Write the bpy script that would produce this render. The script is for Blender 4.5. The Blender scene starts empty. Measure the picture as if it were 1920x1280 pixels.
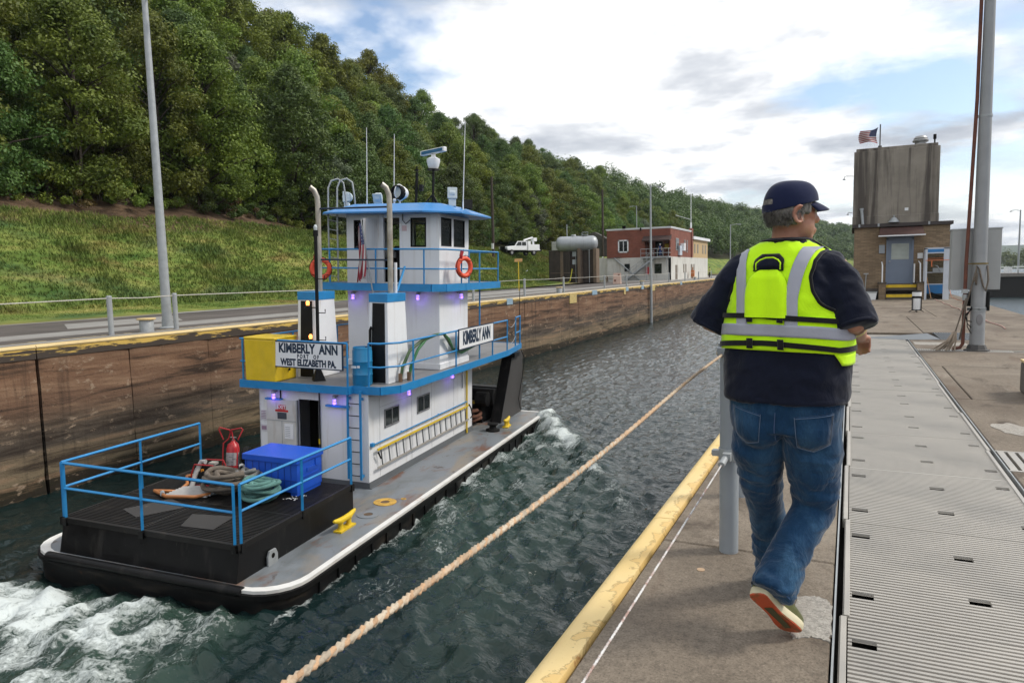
import bpy, math, random
import numpy as np
from mathutils import Vector, Matrix
R_ = math.radians
rng = np.random.default_rng(7)
random.seed(7)
S = bpy.context.scene
COL = S.collection
# ------------------------------------------------------------------ camera
YAW, PITCH, ROLL, FPX, EYE = 0.448478, 0.0961263, -0.0239830, 1322.77, 1.5
fw = Vector((-math.sin(YAW)*math.cos(PITCH), math.cos(YAW)*math.cos(PITCH), -math.sin(PITCH)))
r0 = Vector((math.cos(YAW), math.sin(YAW), 0)); u0 = r0.cross(fw)
rt = math.cos(ROLL)*r0 + math.sin(ROLL)*u0
up = -math.sin(ROLL)*r0 + math.cos(ROLL)*u0
cam = bpy.data.cameras.new('camera'); cam.sensor_width = 36; cam.lens = FPX/1920*36
cam.clip_start = .05; cam.clip_end = 12000
camo = bpy.data.objects.new('camera', cam); COL.objects.link(camo)
camo.matrix_world = Matrix(((rt.x, up.x, -fw.x, 0), (rt.y, up.y, -fw.y, 0), (rt.z, up.z, -fw.z, EYE), (0, 0, 0, 1)))
S.camera = camo
# ------------------------------------------------------------------ world, sun, exposure
SUN_AZ, SUN_EL = R_(62), R_(44)
W = bpy.data.worlds.new('World'); S.world = W; W.use_nodes = True
nt = W.node_tree; nt.nodes.clear()
def N(t, typ, **kw):
    n = t.nodes.new(typ)
    for k, v in kw.items(): setattr(n, k, v)
    return n
CS, CO, CA = .85, (1.40, 4.9, 0), .368
def sky_nodes():
    L = nt.links.new
    out = N(nt, 'ShaderNodeOutputWorld'); bg = N(nt, 'ShaderNodeBackground'); bg.inputs['Strength'].default_value = .1
    L(bg.outputs[0], out.inputs[0])
    sky = N(nt, 'ShaderNodeTexSky', sky_type='NISHITA', sun_disc=False, sun_elevation=SUN_EL, sun_rotation=SUN_AZ)
    sky.air_density = 1.0; sky.dust_density = 1.5
    tc = N(nt, 'ShaderNodeTexCoord'); sp = N(nt, 'ShaderNodeSeparateXYZ'); L(tc.outputs['Generated'], sp.inputs[0])
    def m(op, a, b=None, c=None):
        n = N(nt, 'ShaderNodeMath', operation=op)
        for i, v in enumerate((a, b, c)):
            if v is None: continue
            if isinstance(v, (int, float)): n.inputs[i].default_value = v
            else: L(v, n.inputs[i])
        return n.outputs[0]
    z = m('ADD', m('ABSOLUTE', sp.outputs[2]), .16)
    px, py = m('DIVIDE', sp.outputs[0], z), m('DIVIDE', sp.outputs[1], z)
    cb = N(nt, 'ShaderNodeCombineXYZ'); L(px, cb.inputs[0]); L(py, cb.inputs[1])
    def noise(scale, det, rough, off, dist=0.0):
        mp = N(nt, 'ShaderNodeMapping'); mp.inputs['Location'].default_value = off; L(cb.outputs[0], mp.inputs[0])
        n = N(nt, 'ShaderNodeTexNoise'); n.inputs['Scale'].default_value = scale; n.inputs['Detail'].default_value = det
        n.inputs['Roughness'].default_value = rough; n.inputs['Distortion'].default_value = dist
        L(mp.outputs[0], n.inputs[0]); return n.outputs[0]
    def ramp(v, *st):
        r = N(nt, 'ShaderNodeValToRGB'); e = r.color_ramp.elements
        while len(e) < len(st): e.new(.5)
        for i, (p, c) in enumerate(st): e[i].position = p; e[i].color = (*c, 1) if not isinstance(c, (int, float)) else (c, c, c, 1)
        L(v, r.inputs[0]); return r.outputs[0]
    cover = ramp(noise(CS, 10, .56, CO, .15), (CA, 0), (CA+.10, 1))
    hz_ = N(nt, 'ShaderNodeMath', operation='MULTIPLY_ADD', use_clamp=True); L(m('ABSOLUTE', sp.outputs[2]), hz_.inputs[0]); hz_.inputs[1].default_value = -9.0; hz_.inputs[2].default_value = 1.25
    cover = m('MAXIMUM', cover, hz_.outputs[0])
    body = noise(1.6, 11, .56, (CO[0]+6, CO[1]+1, 1.0), .1)
    shade = ramp(body, (.35, (4.9, 5.3, 6.0)), (.45, (7.4, 7.7, 8.2)), (.56, (12.5, 12.5, 12.4)))
    mx = N(nt, 'ShaderNodeMix', data_type='RGBA'); L(cover, mx.inputs[0])
    blue = N(nt, 'ShaderNodeMix', data_type='RGBA', blend_type='MULTIPLY'); blue.inputs[0].default_value = 1
    L(sky.outputs[0], blue.inputs[6]); blue.inputs[7].default_value = (1.7, 1.75, 1.8, 1)
    L(blue.outputs[2], mx.inputs[6]); L(shade, mx.inputs[7])
    L(mx.outputs[2], bg.inputs[0])
sky_nodes()
sl = bpy.data.lights.new('sun', 'SUN'); sl.energy = 2.3; sl.angle = R_(11); sl.color = (1, .94, .84)
so = bpy.data.objects.new('sun', sl); COL.objects.link(so)
sd = Vector((math.sin(SUN_AZ)*math.cos(SUN_EL), math.cos(SUN_AZ)*math.cos(SUN_EL), math.sin(SUN_EL)))
so.rotation_euler = sd.to_track_quat('Z', 'Y').to_euler()
S.view_settings.view_transform = 'Standard'; S.view_settings.look = 'None'; S.view_settings.gamma = 1
S.view_settings.use_curve_mapping = False
S.view_settings.exposure = 0.12
S.cycles.use_denoising = True; S.cycles.max_bounces = 6; S.cycles.transparent_max_bounces = 8
S.cycles.caustics_reflective = False; S.cycles.caustics_refractive = False
# ------------------------------------------------------------------ helpers
def tag(o, label=None, cat=None, group=None, kind=None):
    if label: o['label'] = label
    if cat: o['category'] = cat
    if group: o['group'] = group
    if kind: o['kind'] = kind
    return o
def empty(name, label=None, cat=None, loc=(0, 0, 0), rz=0, group=None, parent=None, mw=None):
    o = bpy.data.objects.new(name, None); COL.objects.link(o); o.empty_display_size = .1
    if mw is not None: o.matrix_world = mw
    else: o.location = loc; o.rotation_euler = (0, 0, rz)
    if parent: o.parent = parent
    return tag(o, label, cat, group)
def copytree(o, parent=None):
    c = o.copy(); COL.objects.link(c)
    if parent: c.parent = parent
    for ch in list(o.children): copytree(ch, c)
    return c
class MB:
    def __init__(s): s.v = []; s.f = []; s.mi = []; s.g = []
    def add(s, V, F, m=0):
        b = len(s.v); s.g.append((b, len(s.f))); s.v += [tuple(map(float, p)) for p in V]
        for f in F: s.f.append(tuple(i+b for i in f)); s.mi.append(m)
        return s
    def bx(s, x0, x1, y0, y1, z0, z1, m=0):
        x0, x1 = sorted((x0, x1)); y0, y1 = sorted((y0, y1)); z0, z1 = sorted((z0, z1))
        V = [(x0,y0,z0),(x1,y0,z0),(x1,y1,z0),(x0,y1,z0),(x0,y0,z1),(x1,y0,z1),(x1,y1,z1),(x0,y1,z1)]
        return s.add(V, [(0,3,2,1),(4,5,6,7),(0,1,5,4),(1,2,6,5),(2,3,7,6),(3,0,4,7)], m)
    def obx(s, c, size, rot=(0, 0, 0), m=0):
        from mathutils import Euler
        M_ = Euler(rot).to_matrix(); c = Vector(c); q = MB().bx(-size[0]/2, size[0]/2, -size[1]/2, size[1]/2, -size[2]/2, size[2]/2)
        return s.add([c + M_ @ Vector(p) for p in q.v], q.f, m)
    def hexa(s, V, m=0): # 8 verts: bottom 4 ccw, top 4
        return s.add(V, [(0,3,2,1),(4,5,6,7),(0,1,5,4),(1,2,6,5),(2,3,7,6),(3,0,4,7)], m)
    def tube(s, pts, r, n=8, cap=True, m=0, closed=False, sq=1.0):
        P = [Vector(p) for p in pts]; k = len(P)
        if not hasattr(r, '__len__'): r = [r]*k
        t = []
        for i in range(k):
            a = P[(i-1) % k] if (i > 0 or closed) else P[i]; b = P[(i+1) % k] if (i < k-1 or closed) else P[i]
            t.append((b-a).normalized())
        up_ = Vector((0, 0, 1)) if abs(t[0].z) < .9 else Vector((1, 0, 0))
        nx = t[0].cross(up_).normalized(); rings = []
        for i in range(k):
            nx = (nx - t[i]*nx.dot(t[i]))
            nx = nx.normalized() if nx.length > 1e-6 else t[i].orthogonal().normalized()
            ny = t[i].cross(nx)
            rings.append([P[i] + r[i]*(math.cos(2*math.pi*j/n)*nx + sq*math.sin(2*math.pi*j/n)*ny) for j in range(n)])
        return s.loft(rings, cap, m, closed)
    def loft(s, rings, cap=True, m=0, closed=False, wrap=True):
        n = len(rings[0]); k = len(rings); V = [p for r in rings for p in r]; F = []
        for i in range(k if closed else k-1):
            i2 = (i+1) % k
            for j in range(n if wrap else n-1):
                j2 = (j+1) % n; F.append((i*n+j, i*n+j2, i2*n+j2, i2*n+j))
        if cap and not closed and wrap: F += [tuple(range(n))[::-1], tuple(range((k-1)*n, k*n))]
        return s.add(V, F, m)
    def rod(s, a, b, r, n=8, m=0, r2=None): return s.tube([a, b], [r, r if r2 is None else r2], n, True, m)
    def lathe(s, prof, c=(0, 0, 0), n=20, m=0, axis='z', cap=True):
        rings = []
        for r, h in prof:
            ring = []
            for j in range(n):
                a = 2*math.pi*j/n; p = (r*math.cos(a), r*math.sin(a), h)
                if axis == 'x': p = (h, r*math.cos(a), r*math.sin(a))
                if axis == 'y': p = (r*math.sin(a), h, r*math.cos(a))
                ring.append((c[0]+p[0], c[1]+p[1], c[2]+p[2]))
            rings.append(ring)
        return s.loft(rings, cap, m)
    def prism(s, poly, a, b, axis='z', m=0): # poly 2d; z:(x,y) x:(y,z) y:(x,z)
        def q(p, h): return (p[0], p[1], h) if axis == 'z' else ((h, p[0], p[1]) if axis == 'x' else (p[0], h, p[1]))
        return s.loft([[q(p, a) for p in poly], [q(p, b) for p in poly]], True, m)
    def sph(s, c, r, nu=14, nv=9, m=0):
        if not hasattr(r, '__len__'): r = (r, r, r)
        rings = []
        for i in range(nv+1):
            th = math.pi*(i/nv); sr = max(math.sin(th), .02)
            rings.append([(c[0]+r[0]*sr*math.cos(2*math.pi*j/nu), c[1]+r[1]*sr*math.sin(2*math.pi*j/nu), c[2]-r[2]*math.cos(th)) for j in range(nu)])
        return s.loft(rings, True, m)
    def torus(s, c, R, r, axis='z', n=24, k=8, m=0):
        pts = []
        for i in range(n):
            a = 2*math.pi*i/n; p = (R*math.cos(a), R*math.sin(a), 0)
            if axis == 'x': p = (0, p[0], p[1])
            if axis == 'y': p = (p[0], 0, p[1])
            pts.append((c[0]+p[0], c[1]+p[1], c[2]+p[2]))
        return s.tube(pts, r, k, False, m, closed=True)
    def each(s, name, mats, parent=None, smooth=None, bevel=None, fix=True, seg=2):
        """every primitive becomes an object of its own"""
        out = []
        for k, (v0, f0) in enumerate(s.g):
            v1, f1 = s.g[k+1] if k+1 < len(s.g) else (len(s.v), len(s.f)); q = MB(); q.add(s.v[v0:v1], [tuple(i-v0 for i in f) for f in s.f[f0:f1]])
            out.append(q.build(name, mats, parent, smooth, bevel, fix, seg))
        return out[0]
    def build(s, name, mats, parent=None, smooth=None, bevel=None, fix=True, seg=2):
        me = bpy.data.meshes.new(name); me.from_pydata(s.v, [], s.f)
        if not hasattr(mats, '__len__'): mats = [mats]
        for q in mats: me.materials.append(q)
        if len(mats) > 1: me.polygons.foreach_set('material_index', s.mi)
        return obj(name, me, parent, smooth, bevel, fix, seg)
def obj(name, me, parent=None, smooth=None, bevel=None, fix=False, seg=2):
    if fix:
        import bmesh
        bm = bmesh.new(); bm.from_mesh(me); bmesh.ops.recalc_face_normals(bm, faces=bm.faces); bm.to_mesh(me); bm.free()
    if smooth:
        me.polygons.foreach_set('use_smooth', [True]*len(me.polygons))
        if smooth is not True: me.set_sharp_from_angle(angle=R_(smooth))
    me.update()
    o = bpy.data.objects.new(name, me); COL.objects.link(o)
    if parent: o.parent = parent
    if bevel:
        b = o.modifiers.new('bevel', 'BEVEL'); b.width = bevel; b.segments = seg; b.limit_method = 'ANGLE'; b.angle_limit = R_(40)
    return o
def npmesh(name, V, F, mats, parent=None, smooth=False, attrs=None):
    V = np.asarray(V, np.float32); F = np.asarray(F, np.int32); k = F.shape[1]
    me = bpy.data.meshes.new(name); me.vertices.add(len(V)); me.vertices.foreach_set('co', V.ravel())
    me.loops.add(F.size); me.loops.foreach_set('vertex_index', F.ravel())
    me.polygons.add(len(F)); me.polygons.foreach_set('loop_start', np.arange(0, F.size, k, dtype=np.int32))
    me.polygons.foreach_set('loop_total', np.full(len(F), k, np.int32))
    if not hasattr(mats, '__len__'): mats = [mats]
    for q in mats: me.materials.append(q)
    for nm, arr in (attrs or {}).items():
        a = me.attributes.new(nm, 'FLOAT', 'POINT'); a.data.foreach_set('value', np.asarray(arr, np.float32))
    me.update(calc_edges=True)
    if smooth: me.polygons.foreach_set('use_smooth', np.ones(len(F), bool))
    o = bpy.data.objects.new(name, me); COL.objects.link(o)
    if parent: o.parent = parent
    return o
def remesh(name, mb, vox, mats, parent=None, smooth_it=4, disp=None, fac=.5):
    """one continuous skin round everything in mb"""
    me = bpy.data.meshes.new('tmp'); me.from_pydata(mb.v, [], mb.f)
    import bmesh
    bm = bmesh.new(); bm.from_mesh(me); bmesh.ops.recalc_face_normals(bm, faces=bm.faces); bm.to_mesh(me); bm.free()
    o = bpy.data.objects.new('tmp', me); COL.objects.link(o)
    r = o.modifiers.new('r', 'REMESH'); r.mode = 'VOXEL'; r.voxel_size = vox; r.use_smooth_shade = True
    if smooth_it: q = o.modifiers.new('s', 'SMOOTH'); q.iterations = smooth_it; q.factor = fac
    dg = bpy.context.evaluated_depsgraph_get(); ev = o.evaluated_get(dg)
    m2 = bpy.data.meshes.new_from_object(ev); bpy.data.objects.remove(o)
    if disp is not None:
        n = len(m2.vertices); co = np.empty(n*3, np.float32); m2.vertices.foreach_get('co', co); co = co.reshape(-1, 3)
        no = np.empty(n*3, np.float32); m2.vertex_normals.foreach_get('vector', no); no = no.reshape(-1, 3)
        co = disp(co, no); m2.vertices.foreach_set('co', co.astype(np.float32).ravel())
    m2.materials.clear()
    for q in (mats if hasattr(mats, '__len__') else [mats]): m2.materials.append(q)
    m2.name = name
    return obj(name, m2, parent, True)
# 2-d / 3-d value noise for numpy
_tab = np.random.default_rng(3).random((64, 64, 64)).astype(np.float32)
def vn(x, y, z=0):
    x = np.asarray(x, float); y = np.asarray(y, float); z = np.asarray(z, float)+0*x
    xi, yi, zi = np.floor(x).astype(int), np.floor(y).astype(int), np.floor(z).astype(int)
    fx, fy, fz = x-xi, y-yi, z-zi
    fx, fy, fz = [q*q*(3-2*q) for q in (fx, fy, fz)]
    def t(a, b, c): return _tab[(xi+a) % 64, (yi+b) % 64, (zi+c) % 64]
    def l(a, b, q): return a+(b-a)*q
    return l(l(l(t(0,0,0), t(1,0,0), fx), l(t(0,1,0), t(1,1,0), fx), fy), l(l(t(0,0,1), t(1,0,1), fx), l(t(0,1,1), t(1,1,1), fx), fy), fz)
def fbm(x, y, z=0, o=4, g=.5):
    s = 0; a = 1; n = 0
    for i in range(o): s = s+a*vn(x*2**i+7.3*i, y*2**i+3.1*i, z*2**i+1.7*i if not np.isscalar(z) else z+i*5.5); n += a; a *= g
    return s/n
# ------------------------------------------------------------------ materials
def newmat(name):
    m = bpy.data.materials.new(name); m.use_nodes = True; t = m.node_tree
    return m, t, t.nodes['Principled BSDF']
def c4(c): return (*c, 1) if len(c) == 3 else c
def node_noise(t, vec, scale, det=4, rough=.55, dist=0, sc=None, loc=None):
    if sc is not None or loc is not None:
        mp = N(t, 'ShaderNodeMapping'); t.links.new(vec, mp.inputs[0]); vec = mp.outputs[0]
        if sc is not None: mp.inputs['Scale'].default_value = sc
        if loc is not None: mp.inputs['Location'].default_value = loc
    n = N(t, 'ShaderNodeTexNoise'); n.inputs['Scale'].default_value = scale; n.inputs['Detail'].default_value = det
    n.inputs['Roughness'].default_value = rough; n.inputs['Distortion'].default_value = dist
    t.links.new(vec, n.inputs[0]); return n.outputs[0]
def node_ramp(t, v, *st, interp='LINEAR'):
    r = N(t, 'ShaderNodeValToRGB'); e = r.color_ramp.elements; r.color_ramp.interpolation = interp
    while len(e) < len(st): e.new(.5)
    for i, (p, c) in enumerate(st): e[i].position = p; e[i].color = (c, c, c, 1) if isinstance(c, (int, float)) else c4(c)
    t.links.new(v, r.inputs[0]); return r.outputs[0]
def node_mix(t, f, a, b, mode='MIX'):
    m = N(t, 'ShaderNodeMix', data_type='RGBA', blend_type=mode)
    for s_, v in ((m.inputs[0], f), (m.inputs[6], a), (m.inputs[7], b)):
        if isinstance(v, (int, float)): s_.default_value = v
        elif isinstance(v, (tuple, list)): s_.default_value = c4(v)
        else: t.links.new(v, s_)
    return m.outputs[2]
def node_math(t, op, a, b=None):
    n = N(t, 'ShaderNodeMath', operation=op)
    for i, v in enumerate((a, b)):
        if v is None: continue
        if isinstance(v, (int, float)): n.inputs[i].default_value = v
        else: t.links.new(v, n.inputs[i])
    return n.outputs[0]
def node_bump(t, p, h, st, dist=.02, prev=None):
    b = N(t, 'ShaderNodeBump'); b.inputs['Strength'].default_value = st; b.inputs['Distance'].default_value = dist
    t.links.new(h, b.inputs['Height'])
    if prev is not None: t.links.new(prev, b.inputs['Normal'])
    if p is not None: t.links.new(b.outputs[0], p.inputs['Normal'])
    return b.outputs[0]
def coords(t): return N(t, 'ShaderNodeTexCoord').outputs['Object']
def mat(name, c, rough=.6, metal=0.0, var=.12, vs=3., bump=0., bs=60., stains=(), spec=.5, dist=.01):
    """plain surface: base colour with grain, optional stains [(colour, scale_vec, lo, hi, amount)]"""
    m, t, p = newmat(name); v = coords(t)
    n = node_noise(t, v, vs, 5)
    col = node_mix(t, node_ramp(t, n, (.3, 0), (.7, 1)), tuple(q*(1-var) for q in c), tuple(min(1, q*(1+var)) for q in c))
    for k, (sc_, vec, lo, hi, amt) in enumerate(stains):
        f = node_ramp(t, node_noise(t, v, 1, 6, .62, .3, sc=vec, loc=(k*3.7, k*1.9, k*2.3)), (lo, 0), (hi, amt))
        col = node_mix(t, f, col, sc_)
    t.links.new(col, p.inputs['Base Color'])
    p.inputs['Roughness'].default_value = rough; p.inputs['Metallic'].default_value = metal
    p.inputs['Specular IOR Level'].default_value = spec
    if rough > .15:
        t.links.new(node_ramp(t, n, (.25, max(0, rough-.1)), (.75, min(1, rough+.1))), p.inputs['Roughness'])
    if bump: node_bump(t, p, node_noise(t, v, bs, 4, .6), bump, dist)
    return m
RUST = (.16, .06, .025)
M = {}
M['white'] = mat('white_paint', (.76, .77, .79), .42, var=.04, vs=1.2, bump=.15, bs=2.2, dist=.03, stains=[((.50, .47, .43), (5, 5, .28), .54, .76, .45), ((.36, .2, .1), (7, 7, .45), .64, .78, .6), ((.40, .39, .38), (2, 2, 1.5), .6, .8, .35)])
M['blue'] = mat('blue_paint', (.018, .22, .50), .4, var=.12, vs=4, bump=.05, stains=[((.03, .13, .28), (4, 4, 4), .6, .75, .6), (RUST, (7, 7, 7), .72, .8, .5)])
M['roof'] = mat('roof_blue', (.035, .21, .52), .35, var=.1, vs=2, bump=.05, bs=8)
M['black'] = mat('black_paint', (.007, .007, .0075), .42, spec=.22, var=.3, vs=5, bump=.1, bs=14, stains=[((.06, .055, .05), (4, 4, .7), .56, .76, .5), ((.16, .15, .14), (12, 12, 1.2), .68, .76, .5)])
M['hull'] = mat('hull_black', (.006, .006, .0065), .45, spec=.22, var=.3, vs=3, bump=.2, bs=5, stains=[((.06, .048, .036), (1.2, 1.2, 4), .52, .74, .6), ((.10, .10, .10), (9, 9, .8), .62, .76, .5), ((.09, .04, .02), (4, 4, 3), .64, .74, .6)])
M['knee'] = mat('knee_grey', (.055, .052, .05), .6, var=.15, bump=.1)
M['deck'] = mat('deck_grey', (.19, .21, .23), .45, var=.1, vs=1.5, bump=.1, bs=12, stains=[((.10, .11, .11), (.8, .5, 1), .5, .62, .6), ((.27, .22, .16), (1.6, .5, 1), .50, .66, .7), (RUST, (1.7, .8, 2), .55, .68, .9), ((.06, .03, .018), (3.5, 2, 3), .62, .7, .8)])
M['deckpaint'] = mat('upper_deck_grey', (.20, .20, .205), .6, var=.15, vs=2, stains=[((.10, .09, .08), (1, 1, 1), .5, .7, .6)])
M['greyband'] = mat('base_grey', (.12, .13, .14), .5, var=.1)
M['whiteline'] = mat('white_edge_line', (.72, .71, .68), .5, var=.08, stains=[((.45, .25, .12), (2, 2, 2), .6, .75, .7)])
M['yellow'] = mat('yellow_paint', (.72, .50, .02), .4, var=.08, vs=4, stains=[((.5, .36, .06), (2, 2, 1), .5, .72, .4)])
M['steel'] = mat('bare_steel', (.30, .30, .30), .45, .6, var=.15)
M['alu'] = mat('aluminium', (.46, .43, .385), .45, .35, var=.08, vs=2, stains=[((.31, .295, .27), (1.4, 1.4, 1.4), .45, .7, .6), ((.26, .2, .15), (5, 9, 3), .66, .8, .4)])
M['galv'] = mat('galvanised', (.36, .38, .39), .5, .25, var=.12, vs=6, stains=[((.22, .23, .23), (3, 3, .6), .55, .75, .5)])
M['greypost'] = mat('post_grey', (.30, .33, .36), .5, .1, var=.1, vs=3, bump=.06, bs=30, stains=[((.2, .2, .19), (6, 6, 2), .6, .8, .5)])
M['exh'] = mat('exhaust_steel', (.42, .39, .34), .4, .5, var=.2, vs=4, stains=[((.2, .15, .1), (4, 4, 2), .5, .75, .6)])
M['rubber'] = mat('black_rubber', (.009, .009, .009), .75, spec=.2, var=.2)
M['dark'] = mat('dark_interior', (.008, .007, .006), .8, spec=.1, var=.2)
M['chest'] = mat('chest_blue', (.012, .085, .52), .38, var=.06, vs=3, stains=[((.02, .05, .2), (5, 5, 1), .66, .8, .4)])
M['barrel'] = mat('barrel_blue', (.015, .20, .40), .4, var=.1, stains=[((.02, .11, .2), (4, 4, 2), .55, .75, .5)])
M['red'] = mat('red_paint', (.42, .015, .02), .35, var=.08)
M['orange'] = mat('ring_orange', (.72, .085, .035), .5, var=.08)
M['glass'] = None
def glassmat(name, c, rough=.03):
    m, t, p = newmat(name); p.inputs['Base Color'].default_value = c4(c); p.inputs['Roughness'].default_value = rough
    p.inputs['Specular IOR Level'].default_value = .6
    tr = N(t, 'ShaderNodeBsdfTransparent'); tr.inputs[0].default_value = (.93, .96, .95, 1); mx = N(t, 'ShaderNodeMixShader')
    lw = N(t, 'ShaderNodeLayerWeight'); lw.inputs[0].default_value = .16
    t.links.new(node_math(t, 'ADD', lw.outputs['Fresnel'], .02), mx.inputs[0]); t.links.new(tr.outputs[0], mx.inputs[1]); t.links.new(p.outputs[0], mx.inputs[2])
    t.links.new(mx.outputs[0], t.nodes['Material Output'].inputs[0]); return m
M['glass'] = glassmat('window_glass', (.03, .035, .035))
M['darkglass'] = mat('dark_glass', (.012, .016, .016), .06, var=.1)
M['lens'] = mat('lamp_lens', (.55, .6, .6), .08, var=.05)
def emis(name, c, st):
    m, t, p = newmat(name); p.inputs['Base Color'].default_value = c4(c); p.inputs['Emission Color'].default_value = c4(c); p.inputs['Emission Strength'].default_value = st; return m
M['violet'] = emis('violet_lamp', (.16, .05, 1.0), 5)
M['violetcore'] = emis('violet_core', (.42, .26, 1.0), 1.6)
M['amber'] = emis('amber_lamp', (1.0, .35, .08), 3)
M['letter'] = mat('navy_lettering', (.008, .025, .055), .5, var=.05)
M['signwhite'] = mat('sign_white', (.78, .79, .80), .45, var=.02)
def concrete(name, c, stains, bump=.35, agg=True, rough=.85):
    m, t, p = newmat(name); v = coords(t)
    col = node_mix(t, node_ramp(t, node_noise(t, v, .9, 6, .6), (.32, 0), (.68, 1)), tuple(q*.78 for q in c), tuple(q*1.2 for q in c))
    if agg:
        g2 = node_noise(t, v, 26, 5, .75); col = node_mix(t, node_ramp(t, g2, (.34, .7), (.53, 0)), col, tuple(q*.45 for q in c)); col = node_mix(t, node_ramp(t, g2, (.58, 0), (.72, .5)), col, tuple(q*1.5 for q in c))
        g = node_noise(t, v, 95, 3, .75)
        col = node_mix(t, node_ramp(t, g, (.36, .75), (.5, 0)), col, tuple(q*.42 for q in c))
        col = node_mix(t, node_ramp(t, g, (.60, 0), (.72, .7)), col, tuple(min(1, q*1.75) for q in c))
    for k, (sc_, vec, lo, hi, amt) in enumerate(stains):
        f = node_ramp(t, node_noise(t, v, 1, 7, .62, .5, sc=vec, loc=(k*3.7+1, k*1.9, k*2.3)), (lo, 0), (hi, amt))
        col = node_mix(t, f, col, sc_)
    t.links.new(col, p.inputs['Base Color']); p.inputs['Roughness'].default_value = rough; p.inputs['Specular IOR Level'].default_value = .3
    b = node_bump(t, None, node_noise(t, v, 6, 6, .65), bump, .02)
    node_bump(t, p, node_noise(t, v, 150, 2, .6), bump*.9, .004, b)
    return m
M['deckcon'] = concrete('deck_concrete', (.222, .183, .142), [((.085, .062, .046), (.7, .32, 1), .47, .68, .75), ((.34, .30, .25), (.6, .7, 1), .57, .75, .6), ((.055, .04, .03), (2.6, 1.1, 1), .56, .70, .8), ((.10, .055, .035), (1.6, .4, 1), .60, .72, .6), ((.38, .34, .29), (7, 5, 1), .66, .72, .5)])
M['patchcon'] = concrete('patch_concrete', (.40, .375, .335), [((.29, .25, .21), (3, 3, 1), .45, .7, .7)])
M['cable_rust'] = mat('rusty_cable', (.42, .36, .33), .7, var=.2, vs=9, stains=[((.3, .1, .06), (6, 5, 6), .5, .62, .9)])
# ================================================================== SETTING
XL, XR, ZW = -18.2, -1.09, -3.72
def struct(o, label=None): o['kind'] = 'structure'; return o
# ---- yellow coping paint
def coping_mat(name, near):
    m, t, p = newmat(name); v = coords(t)
    base = node_mix(t, node_ramp(t, node_noise(t, v, 1.2, 5), (.35, 0), (.7, 1)), (.74, .53, .20), (.80, .62, .31))
    sx = N(t, 'ShaderNodeSeparateXYZ'); t.links.new(v, sx.inputs[0])
    n1 = node_noise(t, v, 5, 6, .65, .4)
    f = node_math(t, 'ADD', n1, node_math(t, 'MULTIPLY', node_math(t, 'ADD', sx.outputs[0], .99), 2.6))
    peel = node_ramp(t, f, (.56, 0), (.575, 1))
    col = node_mix(t, node_math(t, 'MULTIPLY', peel, .55), base, (.66, .42, .13))
    edge = node_ramp(t, f, (.545, 0), (.56, 1), (.575, 1), (.59, 0))
    col = node_mix(t, node_math(t, 'MULTIPLY', edge, .45), col, (.2, .12, .04))
    rs = node_math(t, 'ADD', node_noise(t, v, 7, 5, .7, .2, loc=(5, 2, 1)), node_math(t, 'MULTIPLY', node_math(t, 'ADD', sx.outputs[0], .96), 1.4))
    col = node_mix(t, node_ramp(t, rs, (.63, 0), (.72, .9)), col, (.33, .10, .02))
    col = node_mix(t, node_ramp(t, node_noise(t, v, 60, 3, .7), (.66, 0), (.72, .6)), col, (.12, .07, .03))
    t.links.new(col, p.inputs['Base Color']); p.inputs['Roughness'].default_value = .55
    b = node_bump(t, None, peel, -.5, .004); node_bump(t, p, node_noise(t, v, 22, 5, .6), .25, .006, b)
    return m
M['coping'] = coping_mat('yellow_coping_paint', True)
# ---- right lock wall + deck
mb = MB().bx(XR, 4.4, -14, 190, -9, -.32)
struct(mb.build('lock_wall', concrete('right_wall_concrete', (.16, .12, .085), []), None))
deck = struct(empty('walkway')); deck['kind'] = 'structure'
def slab(x0, x1, y0, y1, g=.006, z=0., m='deckcon'):
    o = MB().bx(x0+g, x1-g, y0+g, y1-g, -.30, z).build('concrete_slab', M[m], deck, bevel=.008, seg=1); return o
ys = [-3, .6, 3.80, 6.45, 9.1, 11.9, 15.2, 18.4, 22, 26, 30, 35, 42, 52, 70, 100, 150]
for a, b in zip(ys[:-1], ys[1:]): slab(-.925, -.04, a, b)
for a, b in zip([-3, 2, 5.6, 9.1, 14.0], [2, 5.6, 9.1, 14.0, 16.1]):
    if a < 5: slab(1.06, 4.4, a, b)
slab(1.06, 1.23, 9.1, 11.95); slab(1.23, 4.4, 9.1, 11.95); slab(1.06, 4.4, 11.95, 14.0); slab(1.06, 4.4, 14.3, 16.1)
slab(1.06, 4.4, 6.62, 9.1); slab(2.2, 4.4, 5.6, 6.62); slab(1.06, 2.2, 5.6, 6.02)
slab(-.055, 1.45, 17.6, 23); slab(1.45, 4.4, 17.75, 23); slab(2.35, 4.4, 16.1, 17.75); slab(-.055, 2.2, 23, 31); slab(2.2, 4.4, 23, 31)
slab(-.055, 4.4, 31, 60); slab(-.055, 4.4, 60, 150); slab(1.06, 4.4, 14.0, 14.3, z=-.03)
MB().bx(-.055, 1.06, -3, 16.2, -.31, -.26).build('trench_floor', mat('trench_dirt', (.03, .026, .022), .9), deck)
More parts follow.
